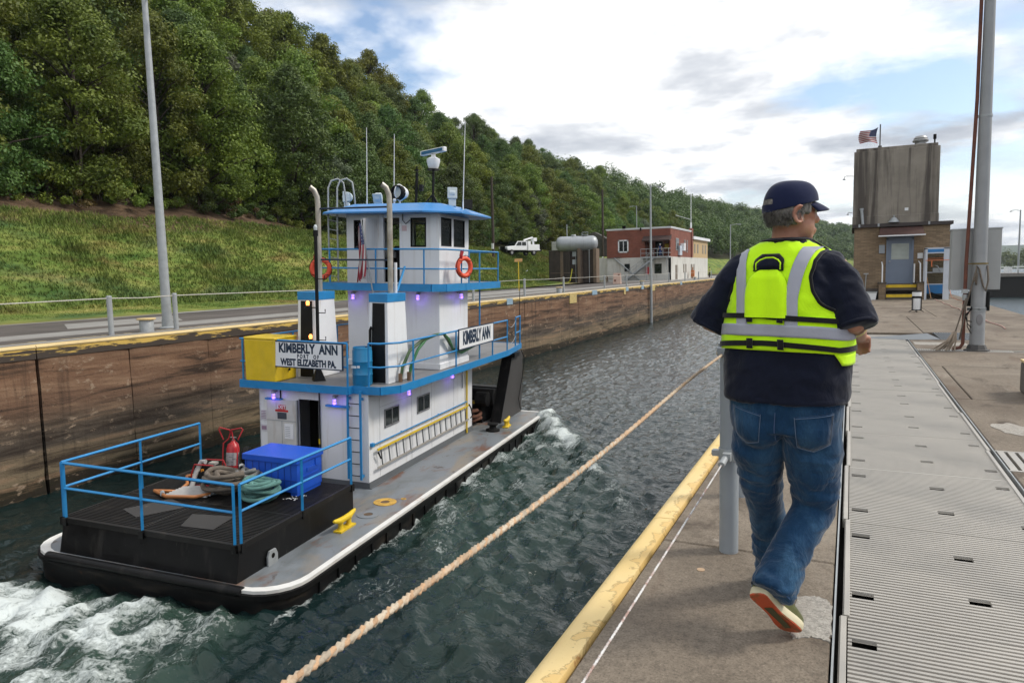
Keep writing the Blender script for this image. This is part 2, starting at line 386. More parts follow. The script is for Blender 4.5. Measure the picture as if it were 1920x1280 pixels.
# light repair patch by the shoe: an uneven edged skim of new concrete
pp = []
for (x, y) in [(-.195, 3.34), (-.12, 3.37), (-.07, 3.36), (-.046, 3.30), (-.045, 3.05), (-.05, 2.97), (-.12, 2.98), (-.18, 2.94), (-.21, 3.03), (-.198, 3.2)]: pp.append((x, y))
fine = []
for i in range(len(pp)):
    a, b = pp[i], pp[(i+1) % len(pp)]
    for k in range(6): u = k/6; fine.append((a[0]+(b[0]-a[0])*u+random.uniform(-.006, .006), a[1]+(b[1]-a[1])*u+random.uniform(-.008, .008)))
MB().prism(fine, -.01, .004).build('repair_patch', M['patchcon'], deck)
fine = [(1.32+.12*math.cos(a)*(1+.25*math.sin(3*a)), 7.55+.25*math.sin(a)*(1+.15*math.cos(5*a))) for a in np.linspace(0, 6.2, 40)]
MB().prism(fine, -.01, .004).build('repair_patch', M['patchcon'], deck)
MB().bx(1.1, 1.95, 15.0, 15.55, -.01, .004).build('repair_patch', M['patchcon'], deck)
# ---- coping: rounded yellow nosing, one piece per joint
prof = [(XR, -.34), (XR, -.12)]+[(XR+.075-.075*math.cos(a), -.075+.075*math.sin(a)) for a in np.linspace(0, math.pi/2, 7)]+[(-.94, .002), (-.932, -.02), (-.932, -.34)]
cy = [-3, .9, 4.14, 7.7, 11.5, 16, 24, 34, 50, 80, 150]
for a, b in zip(cy[:-1], cy[1:]):
    r = random.uniform(-.002, .002)
    MB().loft([[(x+r, a+.004, z) for x, z in prof], [(x+r, b-.004, z) for x, z in prof]]).build('coping', M['coping'], deck, smooth=35)
# ---- aluminium trench cover panels, each of ribs on webs with real slots
ribmat = M['alu']
def cover(y0, n=41, L=1.25):
    mb = MB(); p = L/n
    slots = [(.24, .035, .125), (1.03, .035, .125), (.24, .90, .975), (1.03, .90, .975)]
    hands = [(.36, .505, .59), (.89, .505, .59)]
    for i in range(n):
        yc = y0+(i+.5)*p; iv = [(.02, 1.0)]
        for (sy, a, b) in slots+hands:
            w = .018 if (sy, a, b) in hands else .008
            if abs((i+.5)*p-sy) < w+p/2:
                iv = [q for (u, v_) in iv for q in ((u, min(v_, a)), (max(u, b), v_)) if q[1]-q[0] > .004]
        h = p*.5
        for (u, v_) in iv:
            t_ = .0
            mb.add([(u, yc-h, -.014), (u, yc-h*.62, -.0135), (u, yc-h*.50, t_), (u, yc+h*.50, t_), (u, yc+h*.62, -.0135), (u, yc+h, -.014), (v_, yc-h, -.014), (v_, yc-h*.62, -.0135), (v_, yc-h*.5, t_), (v_, yc+h*.5, t_), (v_, yc+h*.62, -.0135), (v_, yc+h, -.014)],
                   [(0, 1, 7, 6), (1, 2, 8, 7), (2, 3, 9, 8), (3, 4, 10, 9), (4, 5, 11, 10), (0, 5, 4, 1), (1, 4, 3, 2), (6, 7, 10, 11), (7, 8, 9, 10)])
    return mb.build('cover_panel', ribmat, deck, fix=False)
proto = cover(0); me_c = proto.data; proto.location = (0, .72, 0)
y = .72+1.252; k = 1
while y < 15.9:
    o = bpy.data.objects.new('cover_panel', me_c); COL.objects.link(o); o.parent = deck; o.location = (random.uniform(-.003, .003), y, random.uniform(-.002, .002)); y += 1.252; k += 1
# side rails in unequal lengths
for x0, x1, st, z in ((-.012, .012, [-1, .9, 2.0, 3.22, 4.5, 5.75, 6.98, 8.22, 9.5, 11.4, 14, 16.2], .008), (1.006, 1.03, [-1, 1.5, 3.4, 5.1, 6.6, 8.2, 10.2, 13, 15.6], .008)):
    for i, (a, b) in enumerate(zip(st[:-1], st[1:])):
        dx = .012*(i % 2)*(1 if x0 < .5 else -1)
        MB().bx(x0+dx, x1+dx, a+.006, b-.006, -.05, z).bx(x0+dx-.004, x0+dx, a+.006, b-.006, -.05, z-.004).build('cover_rail', M['alu'], deck, bevel=.002, seg=1)
for x0, x1 in ((-.039, -.031), (1.05, 1.058)): MB().bx(x0, x1, -3, 16.1, -.2, .002).build('edge_angle', M['galv'], deck)
# grey checker plate and grating beyond the covers, drains
dg = mat('plate_grey', (.17, .185, .20), .5, .3, bump=.2, bs=90)
MB().prism([(.0, 16.25), (1.05, 15.95), (1.62, 16.15), (1.5, 17.5), (.55, 16.5)], -.02, .006).build('steel_plate', dg, deck)
g = MB()
for i in range(15): g.bx(1.64+i*.048, 1.66+i*.048, 16.15, 17.7, -.03, .004)
g.bx(1.62, 2.34, 16.13, 16.17, -.03, .004).bx(1.62, 2.34, 17.68, 17.72, -.03, .004); g.build('drain_grating', dg, deck)
g = MB().bx(1.06, 4.4, 14.0, 14.02, -.03, .003).bx(1.06, 4.4, 14.28, 14.3, -.03, .003)
for i in range(40): g.bx(1.08+i*.035, 1.095+i*.035, 14.0, 14.3, -.03, .002)
g.build('drain_grating', M['alu'], deck)
g = MB()
for i in range(16): g.bx(1.07+i*.07, 1.115+i*.07, 6.03, 6.61, -.03, .004)
g.bx(1.06, 2.2, 6.0, 6.03, -.03, .005).bx(1.06, 2.2, 6.6, 6.63, -.03, .005); g.build('corrugated_cover', M['alu'], deck)
MB().bx(1.06, 2.3, 6.0, 6.65, -.31, -.06).bx(1.5, 2.36, 16.0, 17.8, -.31, -.08).build('pit_floor', M['dark'], deck)
# ---- left lock wall: separate monoliths with open joints
def wallmat():
    m, t, p = newmat('stained_lock_wall'); v = coords(t)
    sp = N(t, 'ShaderNodeSeparateXYZ'); t.links.new(v, sp.inputs[0])
    wob = node_math(t, 'MULTIPLY', node_math(t, 'SUBTRACT', node_noise(t, v, 1, 4, .6, sc=(.3, .3, .3)), .5), .12)
    zz = node_math(t, 'ADD', node_math(t, 'DIVIDE', node_math(t, 'ADD', sp.outputs[2], 3.8), 3.8), wob)
    base = node_ramp(t, zz, (.0, (.016, .014, .009)), (.12, (.034, .028, .015)), (.145, (.18, .14, .088)), (.29, (.165, .125, .082)), (.34, (.085, .07, .056)), (.47, (.105, .078, .056)), (.6, (.17, .10, .064)), (.8, (.19, .105, .062)), (.97, (.165, .095, .058)))
    st = node_noise(t, v, 1, 8, .66, .6, sc=(1, .28, 4.2))
    col = node_mix(t, node_ramp(t, st, (.36, .9), (.50, 0)), base, (.032, .022, .016))
    col = node_mix(t, node_ramp(t, st, (.53, 0), (.68, .75)), col, (.31, .20, .125))
    dr = node_noise(t, v, 1, 5, .6, .2, sc=(3, 3.2, .18), loc=(2, 7, 0))
    col = node_mix(t, node_ramp(t, dr, (.56, 0), (.72, .6)), col, (.02, .015, .013))
    pk = node_noise(t, v, 1, 6, .7, .2, sc=(3, 2.2, 4))
    col = node_mix(t, node_ramp(t, pk, (.59, 0), (.67, .75)), col, (.36, .27, .19))
    col = node_mix(t, node_ramp(t, node_noise(t, v, 14, 4, .7), (.62, 0), (.7, .75)), col, (.014, .011, .009))
    t.links.new(col, p.inputs['Base Color']); p.inputs['Roughness'].default_value = .8; p.inputs['Specular IOR Level'].default_value = .25
    b = node_bump(t, None, pk, .5, .05); node_bump(t, p, node_noise(t, v, 11, 6, .7), .6, .03, b)
    return m
M['wall'] = wallmat()
lw = struct(empty('lock_wall'))
jy = [-12, -2, 10.6, 13.1, 15.8, 21.2, 26.6, 32, 39.8, 47.0, 49.5, 60.4, 66.3, 69.2, 70.6, 72.5, 81.9, 90.8, 105, 130, 190]
for i, (a, b) in enumerate(zip(jy[:-1], jy[1:])):
    g = .042 if a in (10.6, 69.2, 70.6) else .011
    g2 = .042 if b in (10.6, 69.2, 70.6) else .011
    r = XL-(.22 if a in (69.2,) else random.uniform(0, .02))
    # uneven face
    ny = max(3, int((b-a)/(.18 if b < 45 else .6))); nz = 24 if b < 45 else 12
    yy, zz = np.meshgrid(np.linspace(a+g, b-g2, ny), np.linspace(-6, -.34, nz), indexing='ij')
    d = (fbm(yy*.7, zz*1.6, 2.0+i, 5)-.5)*.05; d -= .05*np.clip(fbm(yy*1.7, zz*3.0, 9+i, 4)-.60, 0, 1)*4
    d[0] -= .03; d[-1] -= .03
    V = np.stack([r+d, yy, zz], -1).reshape(-1, 3); F = [(p*nz+q, (p+1)*nz+q, (p+1)*nz+q+1, p*nz+q+1) for p in range(ny-1) for q in range(nz-1)]
    o = npmesh('wall_block', V, F, M['wall'], lw, smooth=True)
    e = MB().bx(XL-1.2, XL-.12, a+g, b-g2, -6, -.36).build('wall_backing', M['wall'], lw)
MB().bx(XL-1.6, XL-1.2, -12, 190, -9, -.36).build('wall_core', M['dark'], lw)
# flaky yellow band and light coping nosing on top
m, t, p = newmat('left_coping_face'); v = coords(t)
sx = N(t, 'ShaderNodeSeparateXYZ'); t.links.new(v, sx.inputs[0])
fl = node_math(t, 'ADD', node_noise(t, v, 1, 7, .68, .4, sc=(1, 1.1, 9)), node_math(t, 'MULTIPLY', node_math(t, 'ADD', sx.outputs[2], .2), 1.0))
col = node_mix(t, node_ramp(t, fl, (.53, 0), (.58, 1)), (.05, .036, .026), (.60, .40, .09))
t.links.new(col, p.inputs['Base Color']); p.inputs['Roughness'].default_value = .7
M['lcopface'] = m
M['lcop'] = mat('left_coping_yellow', (.66, .50, .24), .55, var=.1, vs=2, stains=[((.4, .27, .1), (1.5, .6, 1), .5, .75, .6), ((.2, .15, .1), (4, 1.5, 3), .62, .75, .6)])
M['bluemark'] = mat('blue_grey_mark', (.25, .36, .45), .6, var=.15)
cyl = [-12, 10.58, 24, 39.8, 49.5, 60.4, 72.5, 90.8, 130, 190]
for a, b in zip(cyl[:-1], cyl[1:]):
    MB().bx(XL-.35, XL+.012, a+.01, b-.01, -.34, -.085).build('coping_face', M['lcopface'], lw, bevel=.012)
    pr = [(XL-.35, -.083)]+[(XL+.03+.04*math.sin(u)-.04, -.04+.045*-math.cos(u)) for u in np.linspace(0, math.pi, 7)]+[(XL-.35, .005)]
    MB().loft([[(x, a+.01, z) for x, z in pr], [(x, b-.01, z) for x, z in pr]]).build('coping', M['lcop'], lw, smooth=35)
for a, b in ((37.2, 38.0), (52.4, 53.6), (61.6, 62.4), (66.8, 67.6), (84, 85)):
    MB().bx(XL-.2, XL+.036, a, b, -.33, .012).build('paint_mark', M['bluemark'], lw)
for a, b in ((47.5, 48.9), (61.0, 62.4-.9), (70.7, 72)):
    MB().bx(XL-.2, XL+.034, a, b, -.75 if a < 60 else -.6, -.08).build('painted_square', mat('pale_yellow_square', (.55, .42, .16), .7, var=.2, stains=[((.2, .14, .09), (3, 3, 3), .5, .7, .7)]), lw)
# ---- left deck, path, terrain (one sheet)
def foot(y): # how far the hill foot drifts towards the river bend far upstream
    y = np.asarray(y, float); return np.clip(y-260, 0, None)**1.55*.0046
def xtoe(y): return -33.4-np.clip((np.asarray(y, float)-66)/24, 0, 1)*5.0+foot(y)
def hillz(x, y):
    x = np.asarray(x, float); y = np.asarray(y, float)
    d = xtoe(y)-x                      # metres up-slope of the bank toe
    edge = -28.9-.055*np.clip(y-20, 0, 70)+foot(y)
    lawn = np.clip((edge-x)/(edge-xtoe(y)+.01), 0, 1)*.38
    near = np.clip((58-y)/16, 0, 1)
    w = (fbm(x*.25, y*.25, 0, 4)-.5)
    bank = np.clip(d/7.4, 0, 1); bank = bank*bank*(3-2*bank)*.35+bank*.65
    z = lawn+bank*4.5
    shelf = np.clip(d-7.4, 0, 4.6)
    z = z+near*shelf*.5+(1-near)*shelf*.06
    sl = np.clip(d-12, 0, None)
    top = 52-.018*np.clip(y-330, 0, None)
    hill = np.where(sl < 38, sl*.60, 22.8+(sl-38)*.26); hill = np.minimum(hill, 34+.012*np.clip(y-250, 0, None)*8)
    hill = hill*np.clip((1500-y)/500, 0, 1)
    z = z+hill+w*np.clip(d/4, 0, 1)*(.5+.03*np.clip(sl, 0, 40))
    return z
xs = np.concatenate([np.linspace(-260, -90, 30), np.linspace(-88, -46, 43), np.linspace(-45.5, -28, 60), [-27, -25, -23.5]])
ysn = np.concatenate([np.linspace(-30, 0, 12), np.linspace(1, 75, 140), np.linspace(76, 140, 66), np.linspace(144, 300, 40), np.linspace(310, 1500, 60)])
XX, YY = np.meshgrid(xs, ysn, indexing='ij')
far_sh = foot(YY); XW = XX+far_sh*np.clip((XX+23.5)/-6, 0, 1)
ZZ = hillz(XW, YY); ZZ = np.where(XW > -28.8+far_sh, -.02, ZZ)
d = xtoe(YY)-XW
earth_line = 7.2+(fbm(YY*.2, 3, 0, 4)-.5)*2.2  # uneven line where the grass gives way to bare brown earth
earth = np.clip((d-earth_line)/.5, 0, 1)*np.clip((14-d)/1.5, 0, 1)*np.clip((75-YY)/20, .0, 1)
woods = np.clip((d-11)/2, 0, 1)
nx_, ny_ = XX.shape
F = np.array([(i*ny_+j, (i+1)*ny_+j, (i+1)*ny_+j+1, i*ny_+j+1) for i in range(nx_-1) for j in range(ny_-1)])
def grassmat(name, blades):
    m, t, p = newmat(name); v = coords(t)
    a = node_noise(t, v, 1, 5, .62, .4, sc=(.55, .35, .9))
    col = node_ramp(t, a, (.3, (.05, .10, .02)), (.44, (.125, .185, .04)), (.56, (.20, .235, .06)), (.7, (.34, .29, .10)))
    b2 = node_noise(t, v, 1, 4, .6, .3, sc=(.22, .16, .5), loc=(9, 3, 1))
    col = node_mix(t, node_ramp(t, b2, (.52, 0), (.64, .75)), col, (.055, .105, .04))
    col = node_mix(t, node_ramp(t, b2, (.30, .75), (.42, 0)), col, (.19, .13, .05))
    if blades:
        n = node_noise(t, v, 9, 2, .5)
        col = node_mix(t, node_ramp(t, n, (.35, 0), (.7, .6)), col, (.19, .225, .06))
    else:
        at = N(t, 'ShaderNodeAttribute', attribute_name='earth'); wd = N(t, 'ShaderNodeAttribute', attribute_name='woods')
        dry = N(t, 'ShaderNodeAttribute', attribute_name='dry')
        soil = node_mix(t, node_ramp(t, node_noise(t, v, 1, 7, .7, .5, sc=(1.2, .8, 2)), (.35, 0), (.65, 1)), (.05, .032, .02), (.17, .115, .075))
        col = node_mix(t, dry.outputs['Fac'], col, (.21, .165, .07))
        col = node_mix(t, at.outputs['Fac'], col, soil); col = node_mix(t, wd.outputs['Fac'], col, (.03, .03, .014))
    t.links.new(col, p.inputs['Base Color']); p.inputs['Roughness'].default_value = .9; p.inputs['Specular IOR Level'].default_value = .1
    if not blades: node_bump(t, p, node_noise(t, v, 2.5, 7, .7), .8, .12)
    return m
dry = np.clip(1-(xtoe(YY)-XW+4.6)/1.1, 0, 1)*.8
terr = npmesh('hillside', np.stack([XW, YY, ZZ], -1).reshape(-1, 3), F, grassmat('bank_ground', False), None, True, dict(earth=earth.ravel(), woods=woods.ravel(), dry=dry.ravel()))
struct(terr)
# paved lock esplanade on the left with joints and pale bands
M['asphalt'] = mat('left_path_asphalt', (.085, .072, .064), .85, var=.3, vs=.8, bump=.3, bs=30, stains=[((.16, .14, .125), (.5, .2, 1), .52, .7, .6), ((.05, .045, .04), (.4, .12, 1), .5, .7, .6)])
M['pathcon'] = mat('left_path_concrete', (.26, .25, .235), .85, var=.15, vs=1.5, bump=.2, stains=[((.15, .13, .11), (1, .3, 1), .5, .7, .7)])
lp = struct(empty('path'))
def strip(name, pts, z, m):
    MB().prism(pts, z-.03, z).build(name, M[m], lp)
ed = lambda y: -28.9-.055*min(max(y-20, 0), 70)
P_ = [(XL-.34, -12), (XL-.34, 190)]+[(float(ed(y))-(.0), y) for y in (190, 90, 70, 50, 20, -12)]
strip('pavement', P_, 0, 'asphalt')
strip('concrete_band', [(-19.2, -12), (-18.7, -12), (-18.7, 190), (-19.2, 190)], .005, 'pathcon')
strip('concrete_band', [(-22.4, -12), (-20.6, -12), (-20.6, 92), (-22.4, 92)], .005, 'pathcon')
strip('edge_band', [(-29.15, -12), (-28.75, -12), (-28.75, 20), (-31.5, 70), (-32.7, 90), (-33.0, 90), (-31.85, 70), (-29.15, 20)], .01, 'pathcon')
strip('concrete_pad', [(-26.5, 16.5), (-23.6, 14.8), (-23.2, 19.0), (-26.8, 21.5)], .008, 'pathcon')
strip('concrete_pad', [(-27, 40), (-23.2, 40), (-23.2, 62), (-27.0, 62)], .008, 'pathcon')
strip('concrete_pad', [(-32, 92.4), (-19.3, 92.4), (-19.3, 150), (-32, 150)], .009, 'pathcon')
yl = mat('faded_line', (.42, .34, .2), .8, var=.25, vs=3, stains=[((.1, .085, .07), (2, 2, 2), .48, .6, .9)])
MB().bx(-19.42, -19.34, -12, 150, .0, .009).build('painted_line', yl, lp)
# ---- water
def watermat(name, foam, lake=False):
    m, t, p = newmat(name); v = coords(t)
    p.inputs['Base Color'].default_value = (.012, .026, .026, 1); p.inputs['Roughness'].default_value = .03
    p.inputs['IOR'].default_value = 1.333
    deep = (.006, .017, .017)
    if lake:
        p.inputs['Base Color'].default_value = (.03, .045, .05, 1); p.inputs['Roughness'].default_value = .25
        node_bump(t, p, node_noise(t, v, 1, 5, .6, .2, sc=(.5, 1.2, 1)), 1.0, .3); return m
    at = N(t, 'ShaderNodeAttribute', attribute_name='foam'); ae = N(t, 'ShaderNodeAttribute', attribute_name='aer')
    n1 = node_noise(t, v, 1, 7, .7, 1.5, sc=(8.5, 6, 4)); n2 = node_noise(t, v, 20, 5, .7, .8)
    f = node_math(t, 'ADD', at.outputs['Fac'], node_math(t, 'MULTIPLY', node_math(t, 'SUBTRACT', n1, .5), 1.7))
    f = node_math(t, 'ADD', f, node_math(t, 'MULTIPLY', node_math(t, 'SUBTRACT', n2, .5), .7))
    f = node_math(t, 'MULTIPLY', node_ramp(t, f, (.44, 0), (1.02, 1)), node_ramp(t, at.outputs['Fac'], (.05, 0), (.25, 1)))
    col = node_mix(t, ae.outputs['Fac'], deep, (.045, .082, .060))
    col = node_mix(t, f, col, (.60, .65, .64)); t.links.new(col, p.inputs['Base Color'])
    t.links.new(node_ramp(t, f, (0, .06), (.7, .75)), p.inputs['Roughness'])
    b = node_bump(t, None, node_noise(t, v, 1, 4, .55, .8, sc=(2.2, 3.4, 1)), .55, .14)
    b = node_bump(t, None, node_noise(t, v, 1, 4, .62, .9, sc=(7, 10, 1)), .25, .035, b)
    node_bump(t, p, f, .5, .05, b)
    return m
TH = R_(6.7); B0 = Vector((-7.80, 7.0, ZW))   # the boat's heading and a slight heel to starboard
BM = Matrix.Translation(B0) @ Matrix.Rotation(TH, 4, 'Z') @ Matrix.Translation((-3, 0, 0)) @ Matrix.Rotation(R_(1.9), 4, 'Y') @ Matrix.Translation((3, 0, 0))
yrow = [-6.]
while yrow[-1] < 190: yrow.append(yrow[-1]+.07*(1+max(0, yrow[-1]-9)/9.))
yrow = np.array(yrow); xrow = np.arange(XL-.15, XR+.1, .08)
X, Y = np.meshgrid(xrow, yrow, indexing='ij')
lx = (X-B0.x)*math.cos(TH)+(Y-B0.y)*math.sin(TH); ly = -(X-B0.x)*math.sin(TH)+(Y-B0.y)*math.cos(TH)
H = np.zeros_like(X); wr = np.random.default_rng(5)
dyv = .07*(1+np.clip(Y-9, 0, None)/9.)
for lam, amp, cnt in ((2.6, .040, 5), (1.5, .037, 7), (.8, .023, 9), (.42, .010, 9)):
    for k in range(cnt):
        an = wr.normal(.9, .75); ph = wr.uniform(0, 6.28); l = lam*wr.uniform(.75, 1.3)
        kx, ky = math.cos(an)/l*6.28, math.sin(an)/l*6.28
        wob = 2.2*(fbm(X*.23/lam+k*3, Y*.23/lam+7*k, 1, 2)-.5)*2
        s_ = np.sin(kx*X+ky*Y+ph+wob); H += amp*(1-np.abs(s_))**1.3*np.clip(l/(2.5*dyv), 0, 1)*.9-amp*.35
calm = np.clip((lx-.6*np.clip(15.8-ly, 0, 40)**.93-.2)/1.5, 0, 1)*np.clip((ly+8)/6, 0, 1); calm = np.maximum(calm, np.clip((ly-15)/3, 0, 1))
H *= 1-.42*calm   # smaller ripples outside the boat's wake
foam = np.zeros_like(X); aer = np.zeros_like(X)
# churned wash behind the stern
behind = np.clip((.9-ly)/.35, 0, 1); fade = np.exp(-np.clip(.9-ly, 0, None)/7.5)
half = 3.0+.22*np.clip(.9-ly, 0, None); inw = np.clip((half-np.abs(lx+3.0))/.9, 0, 1)
turb = fbm(lx*1.1+2*fbm(lx*.8, ly*.8, 3, 3), ly*.85, 4, 5, .6)
rid = 1-np.abs(2*fbm(lx*1.0+1.8*fbm(lx*.8, ly*.7, 8, 3), ly*.6+1.2*fbm(lx*.9, ly*.9, 5, 3), 6, 6, .6)-1)*2.0
core = np.exp(-((lx+4.4)/1.5)**2)*np.exp(-np.clip(.4-ly, 0, None)/4)
foam += behind*inw*(np.clip(rid-.30, 0, 1)*1.25*(.6+.4*fade)+.62*core*np.clip(turb-.22, 0, 1)*2.0+.30*np.clip(turb-.40, 0, 1)*3*fade)*(.45+.6*np.clip(-lx-.3, 0, 1.4)/1.4)
aer += behind*inw*(.35+.5*fade)*np.clip(turb*1.4, 0, 1)
H += behind*inw*((turb-.5)*.34+.10*np.clip(rid, 0, 1)*(1))
# bow wave and the train of diverging crests along the starboard side
bx_, by_ = .1, 15.3
for k, (off, amp, sp) in enumerate(((0, .62, .6), (2.0, .34, .6), (4.3, .26, .7), (6.6, .2, .7), (8.8, .16, .7))):
    s0 = by_-off-ly; c0 = bx_+.62*np.clip(s0, 0, None)**.93+.25*(fbm(ly*.9, k*4.4, 1, 3)-.5)*2
    dd = lx-c0; on = np.clip(s0+1.2, 0, 1)*np.exp(-np.clip(s0, 0, None)/(6.0 if k == 0 else 7.0))*(lx > -.2)
    H += amp*on*np.exp(-(dd/sp)**2)-amp*.5*on*np.exp(-((dd+1.0)/.8)**2)
    brk = on*np.exp(-((dd+.12)/(.42 if k == 0 else .34))**2)*np.clip(fbm(X*1.6, Y*1.6, k, 4)*2.2-.45, 0, 1)
    foam += brk*(2.1 if k == 0 else .6); aer += on*np.exp(-((dd+.2)/.8)**2)*.5
# froth close along the hull
foam += np.exp(-np.clip(lx-.02, 0, None)/.17)*(lx > -.1)*(ly > .5)*(ly < 15.8)*np.clip(fbm(X*4, Y*4, 2, 4)*1.7-.38, 0, 1)*1.0
sk = 1-np.abs(2*fbm(lx*1.6+ly*.4, ly*.33, 12, 4)-1)*3.2
foam += .75*np.clip(sk-.25, 0, 1)*np.exp(-((lx-1.0)/1.1)**2)*(ly < 13)*(ly > -6)*np.clip(fbm(X*1.3, Y*1.3, 3, 3)*2.4-.75, 0, 1)
foam = np.clip(foam, 0, 1.2); aer = np.clip(aer, 0, 1)
# keep the surface below the deck inside the hull and calm next to the far wall
inside = (lx < -.25) & (lx > -5.8) & (ly > 1.2) & (ly < 15.6)
H = np.where(inside, -.25, H); foam[inside] = 0
H *= np.where(lx < -6, .55, 1.0)
ny_ = Y.shape[1]; nx_ = Y.shape[0]
idx = np.arange(nx_*ny_).reshape(nx_, ny_)
F = np.stack([idx[:-1, :-1], idx[1:, :-1], idx[1:, 1:], idx[:-1, 1:]], -1).reshape(-1, 4)
wo = npmesh('water', np.stack([X, Y, ZW+H], -1).reshape(-1, 3), F, watermat('lock_water', True), None, True, dict(foam=foam.ravel(), aer=aer.ravel()))
struct(wo)
riv = MB().add([(4.0, -60, -3.72), (1400, -60, -3.72), (3000, 6000, -3.72), (-600, 6000, -3.72), (-600, 1500, -3.72), (4.0, 200, -3.72)], [(0, 1, 2, 3, 4, 5)]).build('river', watermat('river_water', False, True))
struct(riv)
struct(MB().add([(-4000, -3000, -9.5), (6000, -3000, -9.5), (6000, 9000, -9.5), (-4000, 9000, -9.5)], [(0, 1, 2, 3)]).build('ground', mat('river_bed', (.03, .03, .025), .9)))
struct(MB().bx(XL, XR, 176, 177, -8, .4).build('lock_gate', M['dark']))
# ================================================================== TOWBOAT
boat = empty('towboat', 'small white and blue towboat with black hull moving up the lock chamber', 'towboat', mw=BM)
def bth(name, label, cat, loc, group=None, rz=0): # a separate thing that stands on the boat
    return empty(name, label, cat, group=group, mw=BM @ Matrix.Translation(loc) @ Matrix.Rotation(rz, 4, 'Z'))
dz = lambda y: .39+.0015*y
def hullring(y, inset, z, x0=0., x1=-6.):
    return None
def outline(ins, r=.75): # plan outline of the hull, rounded stern corners, square bow
    p = []
    xs_, xp, ya, yb = -ins, -5.6+ins, .92+ins, 15.75-ins
    for a in np.linspace(-math.pi/2, 0, 7): p.append((xs_-r+r*math.cos(a), ya+r+r*math.sin(a)))
    p += [(xs_, 6.), (xs_, yb), (xp, yb), (xp, 6.)]
    for a in np.linspace(math.pi, 1.5*math.pi, 7): p.append((xp+r+r*math.cos(a), ya+r+r*math.sin(a)))
    return p
O = outline(0); Ri = [[(x, y, -1.0) for x, y in outline(.02)], [(x, y, dz(y)-.02) for x, y in O]]
hull = MB().loft(Ri).build('hull', M['hull'], boat, smooth=30)
Oi = outline(.10); n_ = len(O)
mb = MB(); mb.add([(x, y, dz(y)-.012) for x, y in outline(.09)], [tuple(range(n_))]); mb.build('deck', M['deck'], boat)
mb = MB(); mb.loft([[(x, y, dz(y)-.05) for x, y in outline(-.012)], [(x, y, dz(y)+.004) for x, y in outline(-.012)], [(x, y, dz(y)+.004) for x, y in outline(.10)], [(x, y, dz(y)-.03) for x, y in outline(.10)]], cap=False)
mb.build('gunwale_stripe', M['whiteline'], boat)
mb = MB().loft([[(x, y, dz(y)-.16) for x, y in outline(-.03)], [(x, y, dz(y)-.06) for x, y in outline(-.045)], [(x, y, dz(y)-.055) for x, y in outline(0)]], cap=False); mb.build('rub_rail', M['rubber'], boat)
mb = MB()
for i in range(24):
    y = 1.9+i*.58; mb.bx(.0, .03, y, y+.05, -.05, dz(y)-.16)
mb.each('hull_rib', M['hull'], boat)
MB().tube([(-.75, .93, dz(.8)-.04), (-4.95, .93, dz(.8)-.045)], .085, 12).build('stern_roller', M['black'], boat, smooth=40)
# raised aft platform with black grating
PZ = 1.0
mb = MB().hexa([(-4.85, 1.04, .2), (-.98, 1.04, .2), (-.98, 4.62, .2), (-4.85, 4.62, .2), (-4.83, 1.17, PZ-.03), (-.98, 1.17, PZ-.03), (-.98, 4.62, PZ-.03), (-4.83, 4.62, PZ-.03)])
plat = mb.build('aft_platform', M['black'], boat, bevel=.01)
gm = mat('platform_grating', (.011, .010, .0095), .5, spec=.3, var=.3, stains=[((.06, .05, .04), (2, 2, 2), .56, .72, .6)])
mb = MB()
for i in range(55):
    x = -5.12+i*.0745
    pass
for i in range(58):
    y = 1.19+i*.058; mb.bx(-4.81, -.99, y, y+.030, PZ-.028, PZ)
mb.bx(-4.85, -.97, 1.13, 1.18, PZ-.09, PZ+.006).bx(-1.02, -.965, 1.13, 4.63, PZ-.09, PZ+.006).bx(-4.86, -4.81, 1.13, 4.63, PZ-.09, PZ+.006)
mb.bx(-3.1, -3.06, 1.2, 4.55, PZ-.02, PZ+.002).bx(-4.8, -1.0, 2.62, 2.66, PZ-.02, PZ+.002).build('grating', gm, plat)
for (pts) in ([(-4.14, 1.81), (-3.78, 2.58), (-3.1, 2.35), (-3.57, 1.57)], [(-2.75, 2.05), (-1.95, 2.2), (-1.85, 1.55), (-2.5, 1.5)]):
    MB().prism(pts, PZ+.001, PZ+.012).each('rubber_mat', mat('mat_grey', (.035, .033, .032), .8, var=.15, stains=[((.2, .18, .14), (5, 5, 5), .66, .76, .7)]), plat)
mb = MB()
for i in range(26): x, y = random.uniform(-1.75, -1.45), random.uniform(3.3, 3.65); mb.bx(x, x+.02, y, y+.02, PZ, PZ+.006)
mb.build('paint_flecks', M['signwhite'], plat)['kind'] = 'stuff'
def railing(name, posts, zt, zm, top, r=.022, foot=None, label=None, mid=None):
    """top, mid: polylines (list of xy); posts: list of (x,y)"""
    rl = MB().tube([(x, y, zt) for x, y in top], r, 8).build(name, M['blue'], boat, smooth=50)
    MB().tube([(x, y, zm) for x, y in (mid or top)], r*.9, 8).build('mid_rail', M['blue'], rl, smooth=50)
    for (x, y) in posts:
        MB().rod((x, y, foot), (x, y, zt), r).build('post', M['blue'], rl, smooth=50)
    return rl
def sqrail(top, posts, zt, zm, foot): # square tube rails of the aft platform
    rl = MB()
    for a, b in zip(top[:-1], top[1:]): rl.rod((*a, zt), (*b, zt), .03, 4)
    rl = rl.build('aft_railing', M['blue'], boat, bevel=.004, seg=1)
    for a, b in zip(top[:-1], top[1:]): MB().rod((*a, zm), (*b, zm), .026, 4).build('mid_rail', M['blue'], rl)
    for (x, y) in posts: MB().rod((x, y, foot), (x, y, zt), .031, 4).build('post', M['blue'], rl); MB().bx(x-.05, x+.05, y-.05, y+.05, foot-.12, foot+.02).build('post_socket', M['black'], rl)
aft = (-4.75, 1.16), (-1.06, 1.16)
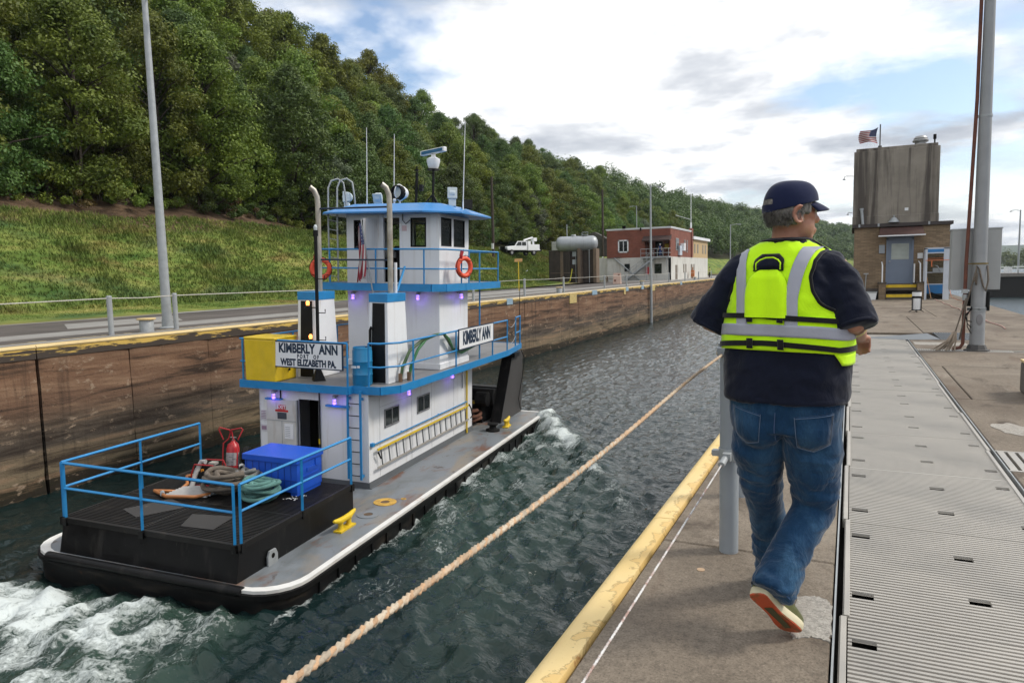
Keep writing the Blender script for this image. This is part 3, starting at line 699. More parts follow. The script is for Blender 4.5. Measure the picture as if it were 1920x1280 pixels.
sqrail([aft[0], aft[1]], [aft[0], (-2.98, 1.15), aft[1]], PZ+1.0, PZ+.54, PZ-.02)
sqrail([(-1.0, 1.24), (-1.0, 4.58)], [(-1.0, 1.24), (-1.0, 2.9), (-1.0, 4.58)], PZ+.99, PZ+.54, PZ-.02)
sqrail([(-4.82, 1.18), (-4.82, 4.52)], [(-4.82, 1.18), (-4.82, 2.9), (-4.82, 4.52)], PZ+1.0, PZ+.54, PZ-.02)
# padeye, cleats, hatch rings, capstan on the side deck
mb = MB().prism([(1.8, .36), (2.06, .36), (2.06, .54), (2.01, .64), (1.85, .64), (1.8, .54)], -.96, -.92, axis='x').build('padeye', M['galv'], boat, bevel=.005)
MB().lathe([(.045, -.963), (.045, -.917)], (0, 1.93, .54), 14, axis='x').build('padeye_hole', M['dark'], mb)
def cleat(x, y, L, rz=0):
    z0 = dz(y)-.01; c = MB()
    c.prism([(-L*.36, -.09), (L*.36, -.09), (L*.36, .09), (-L*.36, .09)], 0, .035, 'z')
    c.lathe([(.075, .03), (.05, .08), (.05, .15), (.07, .2)], (-L*.2, 0, 0), 12).lathe([(.075, .03), (.05, .08), (.05, .15), (.07, .2)], (L*.2, 0, 0), 12)
    c.tube([(-L*.52, 0, .27), (-L*.46, 0, .255), (-L*.25, 0, .215), (0, 0, .205), (L*.25, 0, .215), (L*.46, 0, .255), (L*.52, 0, .27)], [.022, .04, .06, .062, .06, .04, .022], 10)
    o = c.build('cleat', M['yellow'], boat, smooth=40); o.location = (x, y, z0); o.rotation_euler = (0, 0, R_(90)+rz); return o
cleat(-.66, 3.78, .74); cleat(-.58, 13.2, .62, .08)
def ringplate(x, y, R, m, label=None):
    z0 = dz(y)-.012
    o = MB().lathe([(R, 0), (R, .012), (R*.42, .014), (R*.40, .004)], (x, y, z0), 28).build('deck_hatch_ring', m, boat, smooth=40)
    MB().lathe([(R*.38, 0), (R*.38, .008)], (x, y, z0), 20).build('hatch_cap', mat('rusty_cap', (.12, .075, .04), .7, var=.3), o); return o
yr = mat('hatch_yellow', (.55, .33, .06), .6, var=.25, vs=9, stains=[(RUST, (6, 6, 6), .55, .68, .8)])
ringplate(-.68, 5.42, .25, yr); ringplate(-.63, 4.62, .24, M['deck']); ringplate(-.40, 5.75, .06, yr)
cp = MB().lathe([(.22, 0), (.22, .05), (.12, .07), (.1, .16), (.17, .2), (.17, .24), (.05, .25)], (-.80, 12.5, dz(12)-.01), 20).build('capstan', M['rubber'], boat, smooth=40)
# deck house
HA, HF, HX, HP, HT = 6.45, 12.75, -1.64, -4.64, 2.53
door = (-4.35, -2.93)   # opening between the open leaf and the jamb
mb = MB()
b0 = .2
mb.bx(HX-.04, HX, HA, HF, b0, HT)            # starboard plate
mb.bx(HP, HP+.04, HA, HF, b0, HT); mb.bx(HP, HX, HF-.04, HF, b0, HT)
mb.bx(HP, -3.52, HA, HA+.04, b0, HT).bx(-2.94, HX-.04, HA, HA+.04, b0, HT).bx(-3.52, -2.94, HA, HA+.04, 2.30, HT).bx(-3.52, -2.94, HA, HA+.04, b0, .55)
house = mb.build('deck_house', M['white'], boat, bevel=.008)
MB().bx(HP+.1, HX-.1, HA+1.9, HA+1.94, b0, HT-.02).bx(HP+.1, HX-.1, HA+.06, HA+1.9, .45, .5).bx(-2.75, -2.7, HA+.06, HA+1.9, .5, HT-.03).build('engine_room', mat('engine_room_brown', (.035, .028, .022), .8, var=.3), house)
mb = MB().lathe([(.26, .5), (.26, 1.25), (.2, 1.3)], (-3.05, HA+.75, 0), 18).tube([(-3.05, HA+.75, 1.28), (-3.05, HA+.75, 1.5), (-3.1, HA+.75, 1.6), (-3.3, HA+.75, 1.64)], .1, 12).tube([(-3.2, HA+1.3, .5), (-3.2, HA+1.3, 2.4)], .07, 10).bx(-3.4, -2.8, HA+.3, HA+.34, .55, .78)
mb.build('engine_pipework', mat('lagged_pipe', (.22, .18, .14), .7, var=.2), house, smooth=40)
bb = MB().bx(HX+.002, HX+.016, HA-.012, HF, .2, .47).bx(HP, HX+.016, HA-.016, HA-.002, .2, .46); bb.build('base_band', M['greyband'], house)
mb = MB().bx(HX+.002, HX+.05, HA, HF, .2, .34); mb.build('house_plinth', M['greyband'], house)
dr = MB().bx(-4.36, -3.5, HA-.09, HA-.05, .62, 2.26).build('door', mat('door_offwhite', (.58, .57, .54), .5, var=.08, stains=[((.35, .27, .2), (3, 3, .6), .56, .72, .6)]), house, bevel=.006)
MB().bx(-4.36, -3.5, HA-.096, HA-.088, 1.76, 1.775).bx(-3.94, -3.93, HA-.096, HA-.088, .62, 1.76).each('door_seam', M['galv'], dr)
MB().bx(-3.53, -3.50, HA-.1, HA-.03, .62, 2.28).bx(-2.95, -2.90, HA-.03, HA-.005, .55, 2.32).each('door_edge', M['galv'], dr)
MB().bx(-2.93, -2.905, HA-.05, HA-.03, .3, 2.5).bx(-4.02, -4.0, HA-.03, HA-.005, 2.26, 2.5).each('track_rod', M['rubber'], house)
MB().tube([(-4.33, HA-.10, .95), (-4.3, HA-.14, 1.0), (-4.24, HA-.14, 1.06)], .012, 6).build('handle', M['signwhite'], dr)
MB().bx(-2.945, -2.91, HA-.06, HA-.03, 1.28, 1.40).build('latch', M['yellow'], house)
mb = MB().bx(-2.98, -3.5, HA-.02, HA+.02, .5, .54).build('sill', M['yellow'], house)
def text(s, size, mat_, parent, M4, bold=.0, sx=1., name='lettering', sp=1.):
    c = bpy.data.curves.new('t', 'FONT'); c.body = s; c.size = size; c.offset = bold; c.extrude = .001; c.align_x = 'CENTER'; c.align_y = 'CENTER'; c.space_character = sp; c.resolution_u = 4
    o = bpy.data.objects.new('t', c); COL.objects.link(o); dg_ = bpy.context.evaluated_depsgraph_get()
    me = bpy.data.meshes.new_from_object(o.evaluated_get(dg_)); bpy.data.objects.remove(o)
    me.transform(Matrix.Diagonal((sx, 1, 1, 1))); me.transform(M4); me.materials.clear(); me.materials.append(mat_)
    q = bpy.data.objects.new(name, me); COL.objects.link(q); q.parent = parent; return q
def face(origin, right, upv): # matrix putting text xy on a plane
    r = Vector(right).normalized(); u = Vector(upv).normalized(); n = r.cross(u)
    return Matrix(((r.x, u.x, n.x, origin[0]), (r.y, u.y, n.y, origin[1]), (r.z, u.z, n.z, origin[2]), (0, 0, 0, 1)))
er = mat('exit_red', (.5, .02, .02), .5)
e = MB().bx(-4.03, -3.82, HA-.102, HA-.09, 2.04, 2.15).bx(-4.11, -3.75, HA-.101, HA-.09, 1.985, 2.03).build('exit_sign', er, dr)
text('EXIT', .12, M['signwhite'], e, face((-3.925, HA-.104, 2.095), (1, 0, 0), (0, 0, 1)), .002)
MB().bx(-4.05, -3.80, HA-.101, HA-.09, 1.81, 1.965).each('dark_plate', mat('plate_slate', (.05, .06, .075), .6), dr)
pp_ = MB().bx(-3.86, -3.62, HA-.101, HA-.09, 1.34, 1.7).build('notice', M['signwhite'], dr)
mb = MB()
for i in range(6): mb.bx(-3.84, -3.70, HA-.104, HA-.1, 1.62-i*.045, 1.63-i*.045)
mb.each('notice_print', mat('print_grey', (.25, .27, .3), .6), pp_)
n2 = MB().bx(-4.60, -4.42, HA-.012, HA-.002, 1.72, 1.98).bx(-4.6, -4.42, HA-.012, HA-.002, 1.45, 1.62).each('notice', mat('notice_pale', (.6, .58, .62), .5), house)
mb = MB()
for i in range(5): mb.bx(-4.58, -4.45, HA-.016, HA-.012, 1.93-i*.04, 1.945-i*.04)
mb.bx(-4.58, -4.44, HA-.016, HA-.012, 1.49, 1.58).each('notice_print', mat('print_mauve', (.3, .2, .28), .6), n2)
# starboard windows, panels, pipes
def window(y0, y1, z0, z1, x=HX, m='steel', hx=1):
    f = MB()
    for (a, b, c_, d_) in ((y0, y1, z1-.035, z1), (y0, y1, z0, z0+.035), (y0, y0+.035, z0, z1), (y1-.035, y1, z0, z1), ((y0+y1)/2-.02, (y0+y1)/2+.02, z0, z1)): f.bx(x+.002, x+.03, a, b, c_, d_)
    o = f.build('window', M[m], house, bevel=.006, seg=1)
    MB().bx(x+.002, x+.014, y0+.02, y1-.02, z0+.02, z1-.02).build('pane', M['darkglass'], o); return o
window(7.17, 7.89, 1.60, 2.05); window(8.9, 9.65, 1.60, 2.05)
mb = MB()
for y in (6.95, 8.6, 9.8, 11.3): mb.bx(HX, HX+.004, y, y+.012, .5, HT-.1)
mb.bx(HX, HX+.004, 6.95, 8.6, 2.14, 2.15).each('panel_seam', mat('seam_grey', (.45, .45, .46), .5), house)
MB().rod((HX+.06, 6.6, 1.34), (HX+.06, 12.2, 1.34), .018).rod((HX, 8.0, 1.34), (HX+.06, 8.0, 1.34), .015).rod((HX, 10.2, 1.34), (HX+.06, 10.2, 1.34), .015).bx(HX, HX+.07, 6.5, 6.6, 1.3, 1.38).build('grab_rail', M['blue'], house)
MB().rod((HX+.05, 12.2, .36), (HX+.05, 12.2, 2.5), .03).build('vent_pipe', M['yellow'], house)
MB().rod((HX+.03, 11.9, 1.8), (HX+.03, 11.9, 2.5), .018).build('conduit', M['galv'], house)
MB().bx(HX, HX+.02, 11.75, 11.95, 2.36, 2.46).build('yellow_tag', M['yellow'], house)
# stern ladder
ld = MB().bx(-2.13, -2.08, HA-.14, HA-.11, .55, 2.62).bx(-1.80, -1.75, HA-.14, HA-.11, .55, 2.62)
for z in (.6, 2.4): ld.bx(-2.13, -2.08, HA-.12, HA-.02, z, z+.06).bx(-1.80, -1.75, HA-.12, HA-.02, z, z+.06)
lad = ld.build('ladder', M['blue'], house)
for i in range(7): MB().rod((-2.08, HA-.125, .64+i*.28), (-1.8, HA-.125, .64+i*.28), .011, 6).build('rung', M['rubber'], lad)
def lamp(x, y, z, d, par, name='violet_lamp'): # caged navigation / deck lamp; d = outward direction
    d = Vector(d); o = MB().rod(Vector((x, y, z+.10)), Vector((x, y, z+.10))+d*.13, .022).lathe([(.05, .06), (.05, .12), (.03, .14)], (x+d.x*.13, y+d.y*.13, z), 12).build('deck_lamp', M['galv'], par, smooth=40)
    cpos = (x+d.x*.13, y+d.y*.13, z-.0)
    MB().lathe([(.02, -.075), (.040, -.06), (.042, .05), (.03, .06)], cpos, 12).build('lamp_globe', M['violetcore'], o, smooth=40)
    cg = MB().torus(cpos, .052, .006, 'z', 14, 5)
    for a in range(4): cg.rod((cpos[0]+.052*math.cos(a*1.57), cpos[1]+.052*math.sin(a*1.57), z-.08), (cpos[0]+.052*math.cos(a*1.57), cpos[1]+.052*math.sin(a*1.57), z+.06), .005, 5)
    cg.build('lamp_cage', M['galv'], o)
    l = bpy.data.lights.new('violet_light', 'POINT'); l.energy = 1.7; l.color = (.20, .06, 1); l.shadow_soft_size = .05
    lo = bpy.data.objects.new('violet_light', l); COL.objects.link(lo); lo.parent = par; lo.location = (x+d.x*.19, y+d.y*.19, z-.04)
    return o
lamp(-4.12, HA, 2.36, (0, -1, 0), house); lamp(-2.45, HA, 2.34, (0, -1, 0), house)
lamp(HX, 8.2, 2.3, (1, 0, 0), house); lamp(HX, 10.9, 2.33, (1, 0, 0), house)
MB().bx(-4.4, -3.95, HA-.10, HA-.0, 2.255, 2.29).bx(-2.72, -2.13, HA-.10, HA, 2.20, 2.24).each('shelf', M['blue'], house)
# ------------ upper deck
house.location = (.18, -.35, .07)
UZ = 2.78
P_ = [(-4.80, 5.87), (-1.85, 5.87), (-1.85, 6.07), (-1.47, 6.07), (-1.47, 6.05), (-1.15, 6.1), (-.86, 6.5), (-.80, 13.9), (-1.08, 16.1), (-4.5, 16.1), (-4.75, 13.9), (-4.80, 12)]
ud = MB().prism(P_, UZ-.176, UZ-.006).build('upper_deck', M['deckpaint'], boat)
def band(poly, z0, z1, t=.03, closed=True, name='deck_edge', par=None, m='blue'):
    mb_ = MB(); k = len(poly); c = Vector((sum(p[0] for p in poly)/k, sum(p[1] for p in poly)/k))
    for i in range(k if closed else k-1):
        a, b = Vector(poly[i]), Vector(poly[(i+1) % k]); nn = Vector((b.y-a.y, a.x-b.x)).normalized()
        if nn.dot((a+b)/2-c) < 0: nn = -nn
        nn *= t; mb_.hexa([(a.x, a.y, z0), (b.x, b.y, z0), (b.x+nn.x, b.y+nn.y, z0), (a.x+nn.x, a.y+nn.y, z0), (a.x, a.y, z1), (b.x, b.y, z1), (b.x+nn.x, b.y+nn.y, z1), (a.x+nn.x, a.y+nn.y, z1)])
    return mb_.build(name, M[m], par)
band(P_, UZ-.17, UZ+.012, par=ud)
zt, zm = UZ+.99, UZ+.45
rs = [(-1.45, 6.12), (-1.17, 6.14), (-.88, 6.55), (-.83, 13.9)]
railing('upper_railing', [(-1.45, 6.12), (-.87, 7.2), (-.86, 9.75), (-.84, 12.55), (-.83, 13.9)], zt, zm, rs, .024, UZ)
railing('upper_railing', [(-4.75, 5.92), (-4.3, 5.92), (-1.88, 5.92)], zt, zm, [(-4.82, 5.92), (-1.88, 5.92)], .024, UZ)
railing('upper_railing', [(-4.76, 7.9), (-4.76, 10), (-4.76, 12)], zt, zm, [(-4.76, 5.92), (-4.76, 12), (-4.72, 13.9)], .024, UZ)
rf = railing('bow_railing', [(-.98, 15.2), (-1.08, 16.0)], zt, zm, [(-.98, 15.2), (-1.08, 16.0)], .024, UZ)
mb = MB()
for z in (zt-.1, zm-.1):
    mb.tube([(-.83-.15*u, 13.9+1.3*u, z-.18*(1-(2*u-1)**2)) for u in np.linspace(0, 1, 9)], .008, 5)
mb.build('chain', M['galv'], rf)
MB().rod((-1.1, 16.0, UZ), (-1.1, 16.0, UZ+2.0), .012).build('jackstaff', M['black'], rf)
# name signs
sg = MB().bx(-3.78, -1.98, 5.86, 5.885, 3.17, 3.75, 0)
sgn = sg.build('name_board', M['signwhite'], boat)
mb = MB()
for a, b, c_, d_ in ((-3.80, -1.96, 3.15, 3.175), (-3.8, -1.96, 3.745, 3.77), (-3.80, -3.775, 3.15, 3.77), (-1.985, -1.96, 3.15, 3.77)): mb.bx(a, b, 5.855, 5.89, c_, d_)
mb.build('sign_frame', M['letter'], sgn)
fc = lambda z: face((-2.88, 5.858, z), (1, 0, 0), (0, 0, 1))
text('KIMBERLY  ANN', .30, M['letter'], sgn, fc(3.60), .013, .735)
text('PORT  OF', .125, M['letter'], sgn, fc(3.425), .006, .72, sp=1.6)
text('WEST ELIZABETH PA.', .215, M['letter'], sgn, fc(3.275), .011, .73)
sg2 = MB().bx(-.82, -.80, 9.82, 12.5, 3.25, 3.79).build('name_board', M['signwhite'], boat)
mb = MB()
for a, b, c_, d_ in ((9.8, 12.52, 3.23, 3.255), (9.8, 12.52, 3.785, 3.81), (9.8, 9.83, 3.23, 3.81), (12.49, 12.52, 3.23, 3.81)): mb.bx(-.825, -.795, a, b, c_, d_)
mb.build('sign_frame', M['letter'], sg2)
text('KIMBERLY ANN', .50, M['letter'], sg2, face((-.796, 11.16, 3.52), (0, 1, 0), (0, 0, 1)), .024, .62)
# stacks with exhausts
def stack(xa, xb, ya, yb):
    t0 = .06
    s = MB().hexa([(xa-.05, ya-.03, UZ), (xb+.03, ya-.03, UZ), (xb+.03, yb+.14, UZ), (xa-.05, yb+.14, UZ), (xa, ya, 4.7), (xb, ya, 4.7), (xb, yb, 4.7), (xa, yb, 4.7)]).build('stack', M['white'], boat, bevel=.01)
    MB().bx(xa-.012, xb+.012, ya-.012, yb+.012, 4.68, 4.88).build('stack_cap', M['blue'], s, bevel=.008)
    w = (xb-xa)
    MB().hexa([(xa+.05, ya-.045, UZ+.02), (xb-.05, ya-.045, UZ+.02), (xb-.05, ya-.02, UZ+.02), (xa+.05, ya-.02, UZ+.02), (xa+.09, ya-.018, 4.66), (xb-.07, ya-.018, 4.66), (xb-.07, ya+.01, 4.66), (xa+.09, ya+.01, 4.66)]).build('stack_louvre', M['black'], s)
    xc = xa+w*.62; yc = ya+.5
    MB().tube([(xc, yc, 4.8), (xc-.01, yc, 7.0), (xc-.02, yc-.01, 7.18), (xc-.07, yc-.05, 7.34), (xc-.15, yc-.12, 7.42)], [.067, .066, .066, .066, .064], 14).build('exhaust_pipe', M['exh'], s, smooth=40)
    MB().lathe([(.066, 0), (.066, .01)], (0, 0, 0), 12).build('exhaust_mouth', M['dark'], s).matrix_local = Matrix.Translation((xc-.15, yc-.122, 7.421)) @ Vector((-.7, -.5, .5)).to_track_quat('Z', 'Y').to_matrix().to_4x4()
    return s
s1 = stack(-1.70, -1.23, 6.62, 7.5); s2 = stack(-3.75, -3.28, 6.75, 7.6)
MB().rod((-1.32, 7.2, 4.8), (-1.32, 7.2, 5.6), .04).build('short_vent', M['white'], s1)
MB().rod((-3.45, 7.25, 6.9), (-1.42, 7.12, 6.9), .025, 6).each('stack_brace', M['letter'], s2)
MB().rod((-3.45, 7.25, 5.66), (-1.42, 7.12, 5.66), .025, 6).each('stack_brace', M['letter'], s2)
# ------------ wheelhouse tower
TX, TP, TA, TF = -1.05, -3.82, 9.1, 11.05
tw = MB().bx(TP, TX, TA, TF, UZ, 4.9).build('tower', M['white'], boat, bevel=.012)
MB().bx(TP-.03, TX+.03, TA-.03, TF+.03, UZ, UZ+.16).build('tower_plinth', M['white'], tw, bevel=.01)
MB().bx(-1.95, -1.8, TA-.05, TA, 3.3, 3.42).build('socket_box', M['galv'], tw)
lamp(-3.58, TA, 4.68, (0, -1, 0), tw); lamp(-1.62, TA, 4.70, (0, -1, 0), tw); lamp(TX, 10.25, 4.7, (1, 0, 0), tw)
PD = [(-4.42, 8.5), (-1.0, 8.5), (-.72, 8.78), (-.70, 9.9), (-.68, 10.0), (-.68, 12.7), (-4.42, 12.7)]
pd = MB().prism(PD, 4.89, 5.05).build('wheelhouse_deck', M['deckpaint'], boat); band(PD, 4.87, 5.065, par=pd)
zt2, zm2 = 5.95, 5.45
railing('wheelhouse_railing', [(-4.38, 8.53), (-4.0, 8.53), (-2.61, 8.53), (-1.22, 8.53), (-.72, 9.8)], zt2, zm2, [(-4.38, 8.53), (-1.0, 8.53), (-.74, 8.8), (-.72, 9.85)], .022, 5.05)
railing('wheelhouse_railing', [(-.71, 10.3), (-.71, 11.1), (-.71, 12.65), (-4.4, 12.65)], zt2, zm2, [(-.71, 9.9), (-.71, 12.65), (-4.4, 12.65)], .022, 5.05)
railing('wheelhouse_railing', [(-4.38, 10.2), (-4.38, 11.5)], zt2, zm2, [(-4.38, 8.53), (-4.38, 12.65)], .022, 5.05)
MB().rod((-.9, 11.6, UZ), (-.9, 11.6, 4.88), .025).rod((-4.3, 12.5, UZ), (-4.3, 12.5, 4.88), .025).each('deck_strut', M['blue'], pd)
MB().rod((-4.4, 8.5, 5.4), (-3.7, 7.55, 4.9), .03, 4).rod((-1.75, 8.5, 5.5), (-1.45, 7.5, 4.9), .03, 4).each('brace', M['blue'], pd)
# wheelhouse walls with real openings
def wallx(mb_, plane, a0, a1, z0, z1, holes, axis, th=.05):
    """wall in plane y=plane (axis 'y', spanning x) or x=plane (axis 'x', spanning y); holes [(a,b,z0,z1)]"""
    def put(a, b, c_, d_):
        if b-a < 1e-4 or d_-c_ < 1e-4: return
        if axis == 'y': mb_.bx(a, b, plane, plane+th, c_, d_)
        else: mb_.bx(plane-th, plane, a, b, c_, d_)
    hs = sorted(holes); cur = a0
    for (a, b, c_, d_) in hs: put(cur, a, z0, z1); put(a, b, z0, c_); put(a, b, d_, z1); cur = b
    put(cur, a1, z0, z1)
WZ0, WZ1 = 5.05, 6.96
mb = MB()
hA = [(-3.58, -3.19, 5.99, 6.73), (-2.68, -2.20, 5.08, 6.79), (-1.87, -1.44, 6.03, 6.77)]
wallx(mb, TA, TP, TX, WZ0, WZ1, hA, 'y')
hS = [(9.22, 9.86, 6.06, 6.78), (10.05, 10.78, 6.06, 6.78)]
wallx(mb, TX, TA+.05, TF, WZ0, WZ1, hS, 'x')
wallx(mb, TP+.05, TA+.05, TF, WZ0, WZ1, hS, 'x')
hF = [(-3.6, -2.9, 6.0, 6.75), (-2.75, -2.1, 6.0, 6.75), (-1.95, -1.35, 6.0, 6.75)]
wallx(mb, TF, TP, TX, WZ0, WZ1, hF, 'y')
wh = mb.build('wheelhouse', M['white'], boat)
def gasket(a, b, c_, d_, plane, axis, o=-.004, out=True):
    g = MB(); w = .028
    for (p, q, r, s_) in ((a-w*.4, b+w*.4, d_-w, d_+w*.4), (a-w*.4, b+w*.4, c_-w*.4, c_+w), (a-w*.4, a+w, c_, d_), (b-w, b+w*.4, c_, d_)):
        if axis == 'y': g.bx(p, q, plane-.012, plane+.03, r, s_)
        else: g.bx(plane-.03, plane+.012, p, q, r, s_)
    f = g.build('window', M['rubber'], wh, bevel=.004, seg=1)
    pm = MB()
    if axis == 'y': pm.bx(a+.01, b-.01, plane+.012, plane+.018, c_+.01, d_-.01)
    else: pm.bx(plane-.018, plane-.012, a+.01, b-.01, c_+.01, d_-.01)
    pm.build('pane', M['glass'], f)
for h in (hA[0], hA[2]): gasket(*h, TA, 'y')
for h in hS: gasket(*h, TX, 'x'); gasket(*h, TP+.05, 'x')
for h in hF: gasket(*h, TF+.02, 'y')
MB().bx(-2.74, -2.68, TA-.03, TA+.04, 5.05, 6.85).bx(-2.2, -2.16, TA-.02, TA+.04, 5.0, 6.8).each('door_jamb', M['white'], wh)
MB().bx(-2.95, -2.88, TA-.6, TA-.02, 5.02, 6.75).build('open_door', M['white'], wh)
it = mat('interior_brown', (.06, .03, .02), .7, var=.2)
mb = MB().bx(TP+.06, TX-.06, TA+.06, TF-.06, 6.80, 6.86); mb.build('cabin_ceiling', it, wh)
MB().bx(-2.52, -2.22, TA+.35, TA+.75, 5.0, 6.02).bx(-2.55, -2.2, TA+.3, TA+.8, 5.9, 6.05).build('helm_chair', M['rubber'], wh, bevel=.03)
MB().bx(TP+.3, TX-.3, TF-.6, TF-.1, 5.0, 5.75).build('console', M['dark'], wh)
jk = mat('red_jacket', (.34, .02, .025), .7, var=.3)
mb = MB()
for y in (9.45, 10.1): mb.tube([(TX-.22, y, 6.72), (TX-.2, y, 6.55), (TX-.18, y, 6.3), (TX-.2, y, 6.02), (TX-.2, y, 5.85)], [.05, .13, .16, .15, .13], 10)
mb.build('hanging_jackets', jk, wh, smooth=60)
MB().tube([(-2.1, TA-.02, 6.95), (-2.1, TA-.03, 6.72), (-2.0, TA-.04, 6.62), (-1.88, TA-.03, 6.72)], .01, 6).build('cable', M['rubber'], wh)
MB().bx(-2.13, -1.99, TA-.012, TA-.002, 6.44, 6.58).build('small_notice', mat('notice_pink', (.6, .45, .47), .6), wh)
# roof: hipped visor with cut corners
ev = [(-4.40, 8.85), (-4.15, 8.5), (-1.25, 8.5), (-.46, 9.2), (-.40, 11.2), (-.8, 11.75), (-4.2, 11.75), (-4.5, 11.4)]
tp = [(-3.75, 9.3), (-3.6, 9.15), (-1.45, 9.15), (-1.15, 9.4), (-1.15, 10.8), (-1.4, 11.0), (-3.6, 11.0), (-3.75, 10.8)]
roof = rf = MB().loft([[(x, y, 6.88) for x, y in ev], [(x, y, 6.92) for x, y in ev], [(x, y, 7.17) for x, y in tp]]).build('roof', M['roof'], boat)
# roof gear
def ant(x, y, z0, z1, tilt=0): MB().rod((x, y, z0), (x, y, z0+.25), .02).tube([(x, y, z0+.2), (x+tilt, y, z1)], [.014, .008], 6).build('whip_antenna', M['signwhite'], rf)
ant(-3.66, 10.2, 7.1, 9.35, .02); ant(-2.8, 10.2, 7.1, 9.13, .03); ant(-.70, 10.2, 6.98, 9.35, .06)
rd = MB().rod((-1.60, 10.2, 7.1), (-1.58, 10.2, 8.12), .035).rod((-1.60, 10.2, 7.45), (-1.36, 10.1, 7.1), .022).rod((-1.6, 10.2, 7.45), (-1.85, 10.05, 7.1), .022).rod((-1.6, 10.2, 7.45), (-1.6, 10.5, 7.1), .022).lathe([(.17, 8.10), (.17, 8.13)], (-1.58, 10.2, 0), 18).build('radar', M['black'], rf, smooth=40)
MB().lathe([(.12, 8.13), (.15, 8.2), (.185, 8.33), (.18, 8.4), (.1, 8.44), (.06, 8.46), (.06, 8.52)], (-1.58, 10.2, 0), 20).build('radar_dome', M['signwhite'], rd, smooth=50)
sc = MB().obx((-1.58, 10.2, 8.6), (.98, .12, .13), (0, R_(-2), R_(-24)))
sb = sc.build('scanner_bar', M['signwhite'], rd, bevel=.02)
MB().obx((-1.605, 10.135, 8.6), (.86, .012, .085), (0, R_(-2), R_(-24))).build('scanner_face', mat('radar_blue', (.03, .13, .24), .4), rd)
sp_ = MB().lathe([(.05, .3), (.15, .22), (.19, .1), (.19, -.16), (.165, -.16), (.165, -.05)], (0, 0, 0), 22, axis='y', cap=False).torus((0, 0, 0), .225, .016, 'x', 18, 6).rod((0, 0, -.22), (0, 0, -.42), .025).rod((-.22, 0, 0), (.22, 0, 0), .02).build('searchlight', M['signwhite'], rf, smooth=40)
sp_.location = (-2.62, 10.2, 7.52); sp_.rotation_euler = (0, 0, R_(-8))
MB().lathe([(.195, .02), (.198, -.165), (.16, -.17), (.16, -.05)], (0, 0, 0), 22, axis='y', cap=False).build('light_hood', M['rubber'], sp_, smooth=40)
MB().lathe([(.16, -.07), (.08, -.035), (.02, -.03)], (0, 0, 0), 20, axis='y').build('lens', M['lens'], sp_, smooth=40)
def flood(x, y, z, rz, tilt, m='lightblue'):
    o = MB().hexa([(-.09, .1, -.11), (.09, .1, -.11), (.09, .1, .11), (-.09, .1, .11), (-.135, -.06, -.16), (.135, -.06, -.16), (.135, -.06, .16), (-.135, -.06, .16)]).lathe([(.14, -.08), (.14, .08)], (0, .05, 0), 16, axis='x').bx(-.1, .1, -.04, .1, -.36, -.16).build('floodlight', M['fl'], rf, bevel=.012)
    o.location = (x, y, z); o.rotation_euler = (R_(tilt), 0, R_(rz))
    MB().bx(-.115, .115, -.068, -.06, -.13, .13).build('lens', M['lens'], o); return o
M['fl'] = mat('lamp_grey_white', (.50, .57, .60), .45, var=.08)
flood(-1.02, 10.2, 7.46, 25, -8); flood(-4.35, 10.2, 7.44, -70, 0); f3 = flood(-3.42, 10.4, 7.4, 10, 25)
MB().obx((-.75, 10.6, 7.2), (.3, .3, .03), (R_(60), 0, R_(20))).build('panel_lamp', M['rubber'], rf)
bm_ = MB().rod((-2.12, 10.2, 7.1), (-2.08, 10.2, 8.05), .04).rod((-2.08, 10.2, 8.05), (-2.08, 10.2, 8.22), .02).lathe([(.05, 8.1), (.05, 8.14)], (-2.08, 10.2, 0), 10).bx(-2.0, -1.9, 10.15, 10.25, 7.55, 7.72).tube([(-2.05, 10.2, 8.0), (-1.85, 10.2, 7.9), (-1.85, 10.2, 7.7), (-2.0, 10.2, 7.5)], .008, 5).build('signal_mast', M['black'], rf)
MB().rod((-2.62, 9.9, 7.1), (-2.62, 9.9, 7.28), .02).lathe([(.04, 7.26), (.05, 7.3), (.03, 7.33)], (-2.62, 9.9, 0), 10).build('gps_puck', M['signwhite'], rf)
hp = MB()
for x in (-3.98, -4.26):
    hp.tube([(x, 8.9, 5.05), (x, 8.9, 7.0), (x, 8.92, 7.6), (x+.05, 9.0, 7.8), (x+.18, 9.12, 7.86), (x+.3, 9.2, 7.76), (x+.33, 9.25, 7.4), (x+.33, 9.3, 7.0)], .024, 8)
rl_ = hp.build('roof_ladder', M['galv'], wh, smooth=50)
for i in range(8): MB().rod((-4.26, 8.9, 5.25+i*.25), (-3.98, 8.9, 5.2+i*.25), .012, 6).build('rung', M['galv'], rl_)
MB().tube([(-4.3+i*.18, 9.7+.15*math.sin(i*1.3), 7.05+.02*math.sin(i*2)) for i in range(18)], .012, 5).build('roof_cable', M['rubber'], rf)
roof.children and None
for o_ in roof.children: o_.location.x -= .1; o_.location.z += .03; o_.location.y -= .1
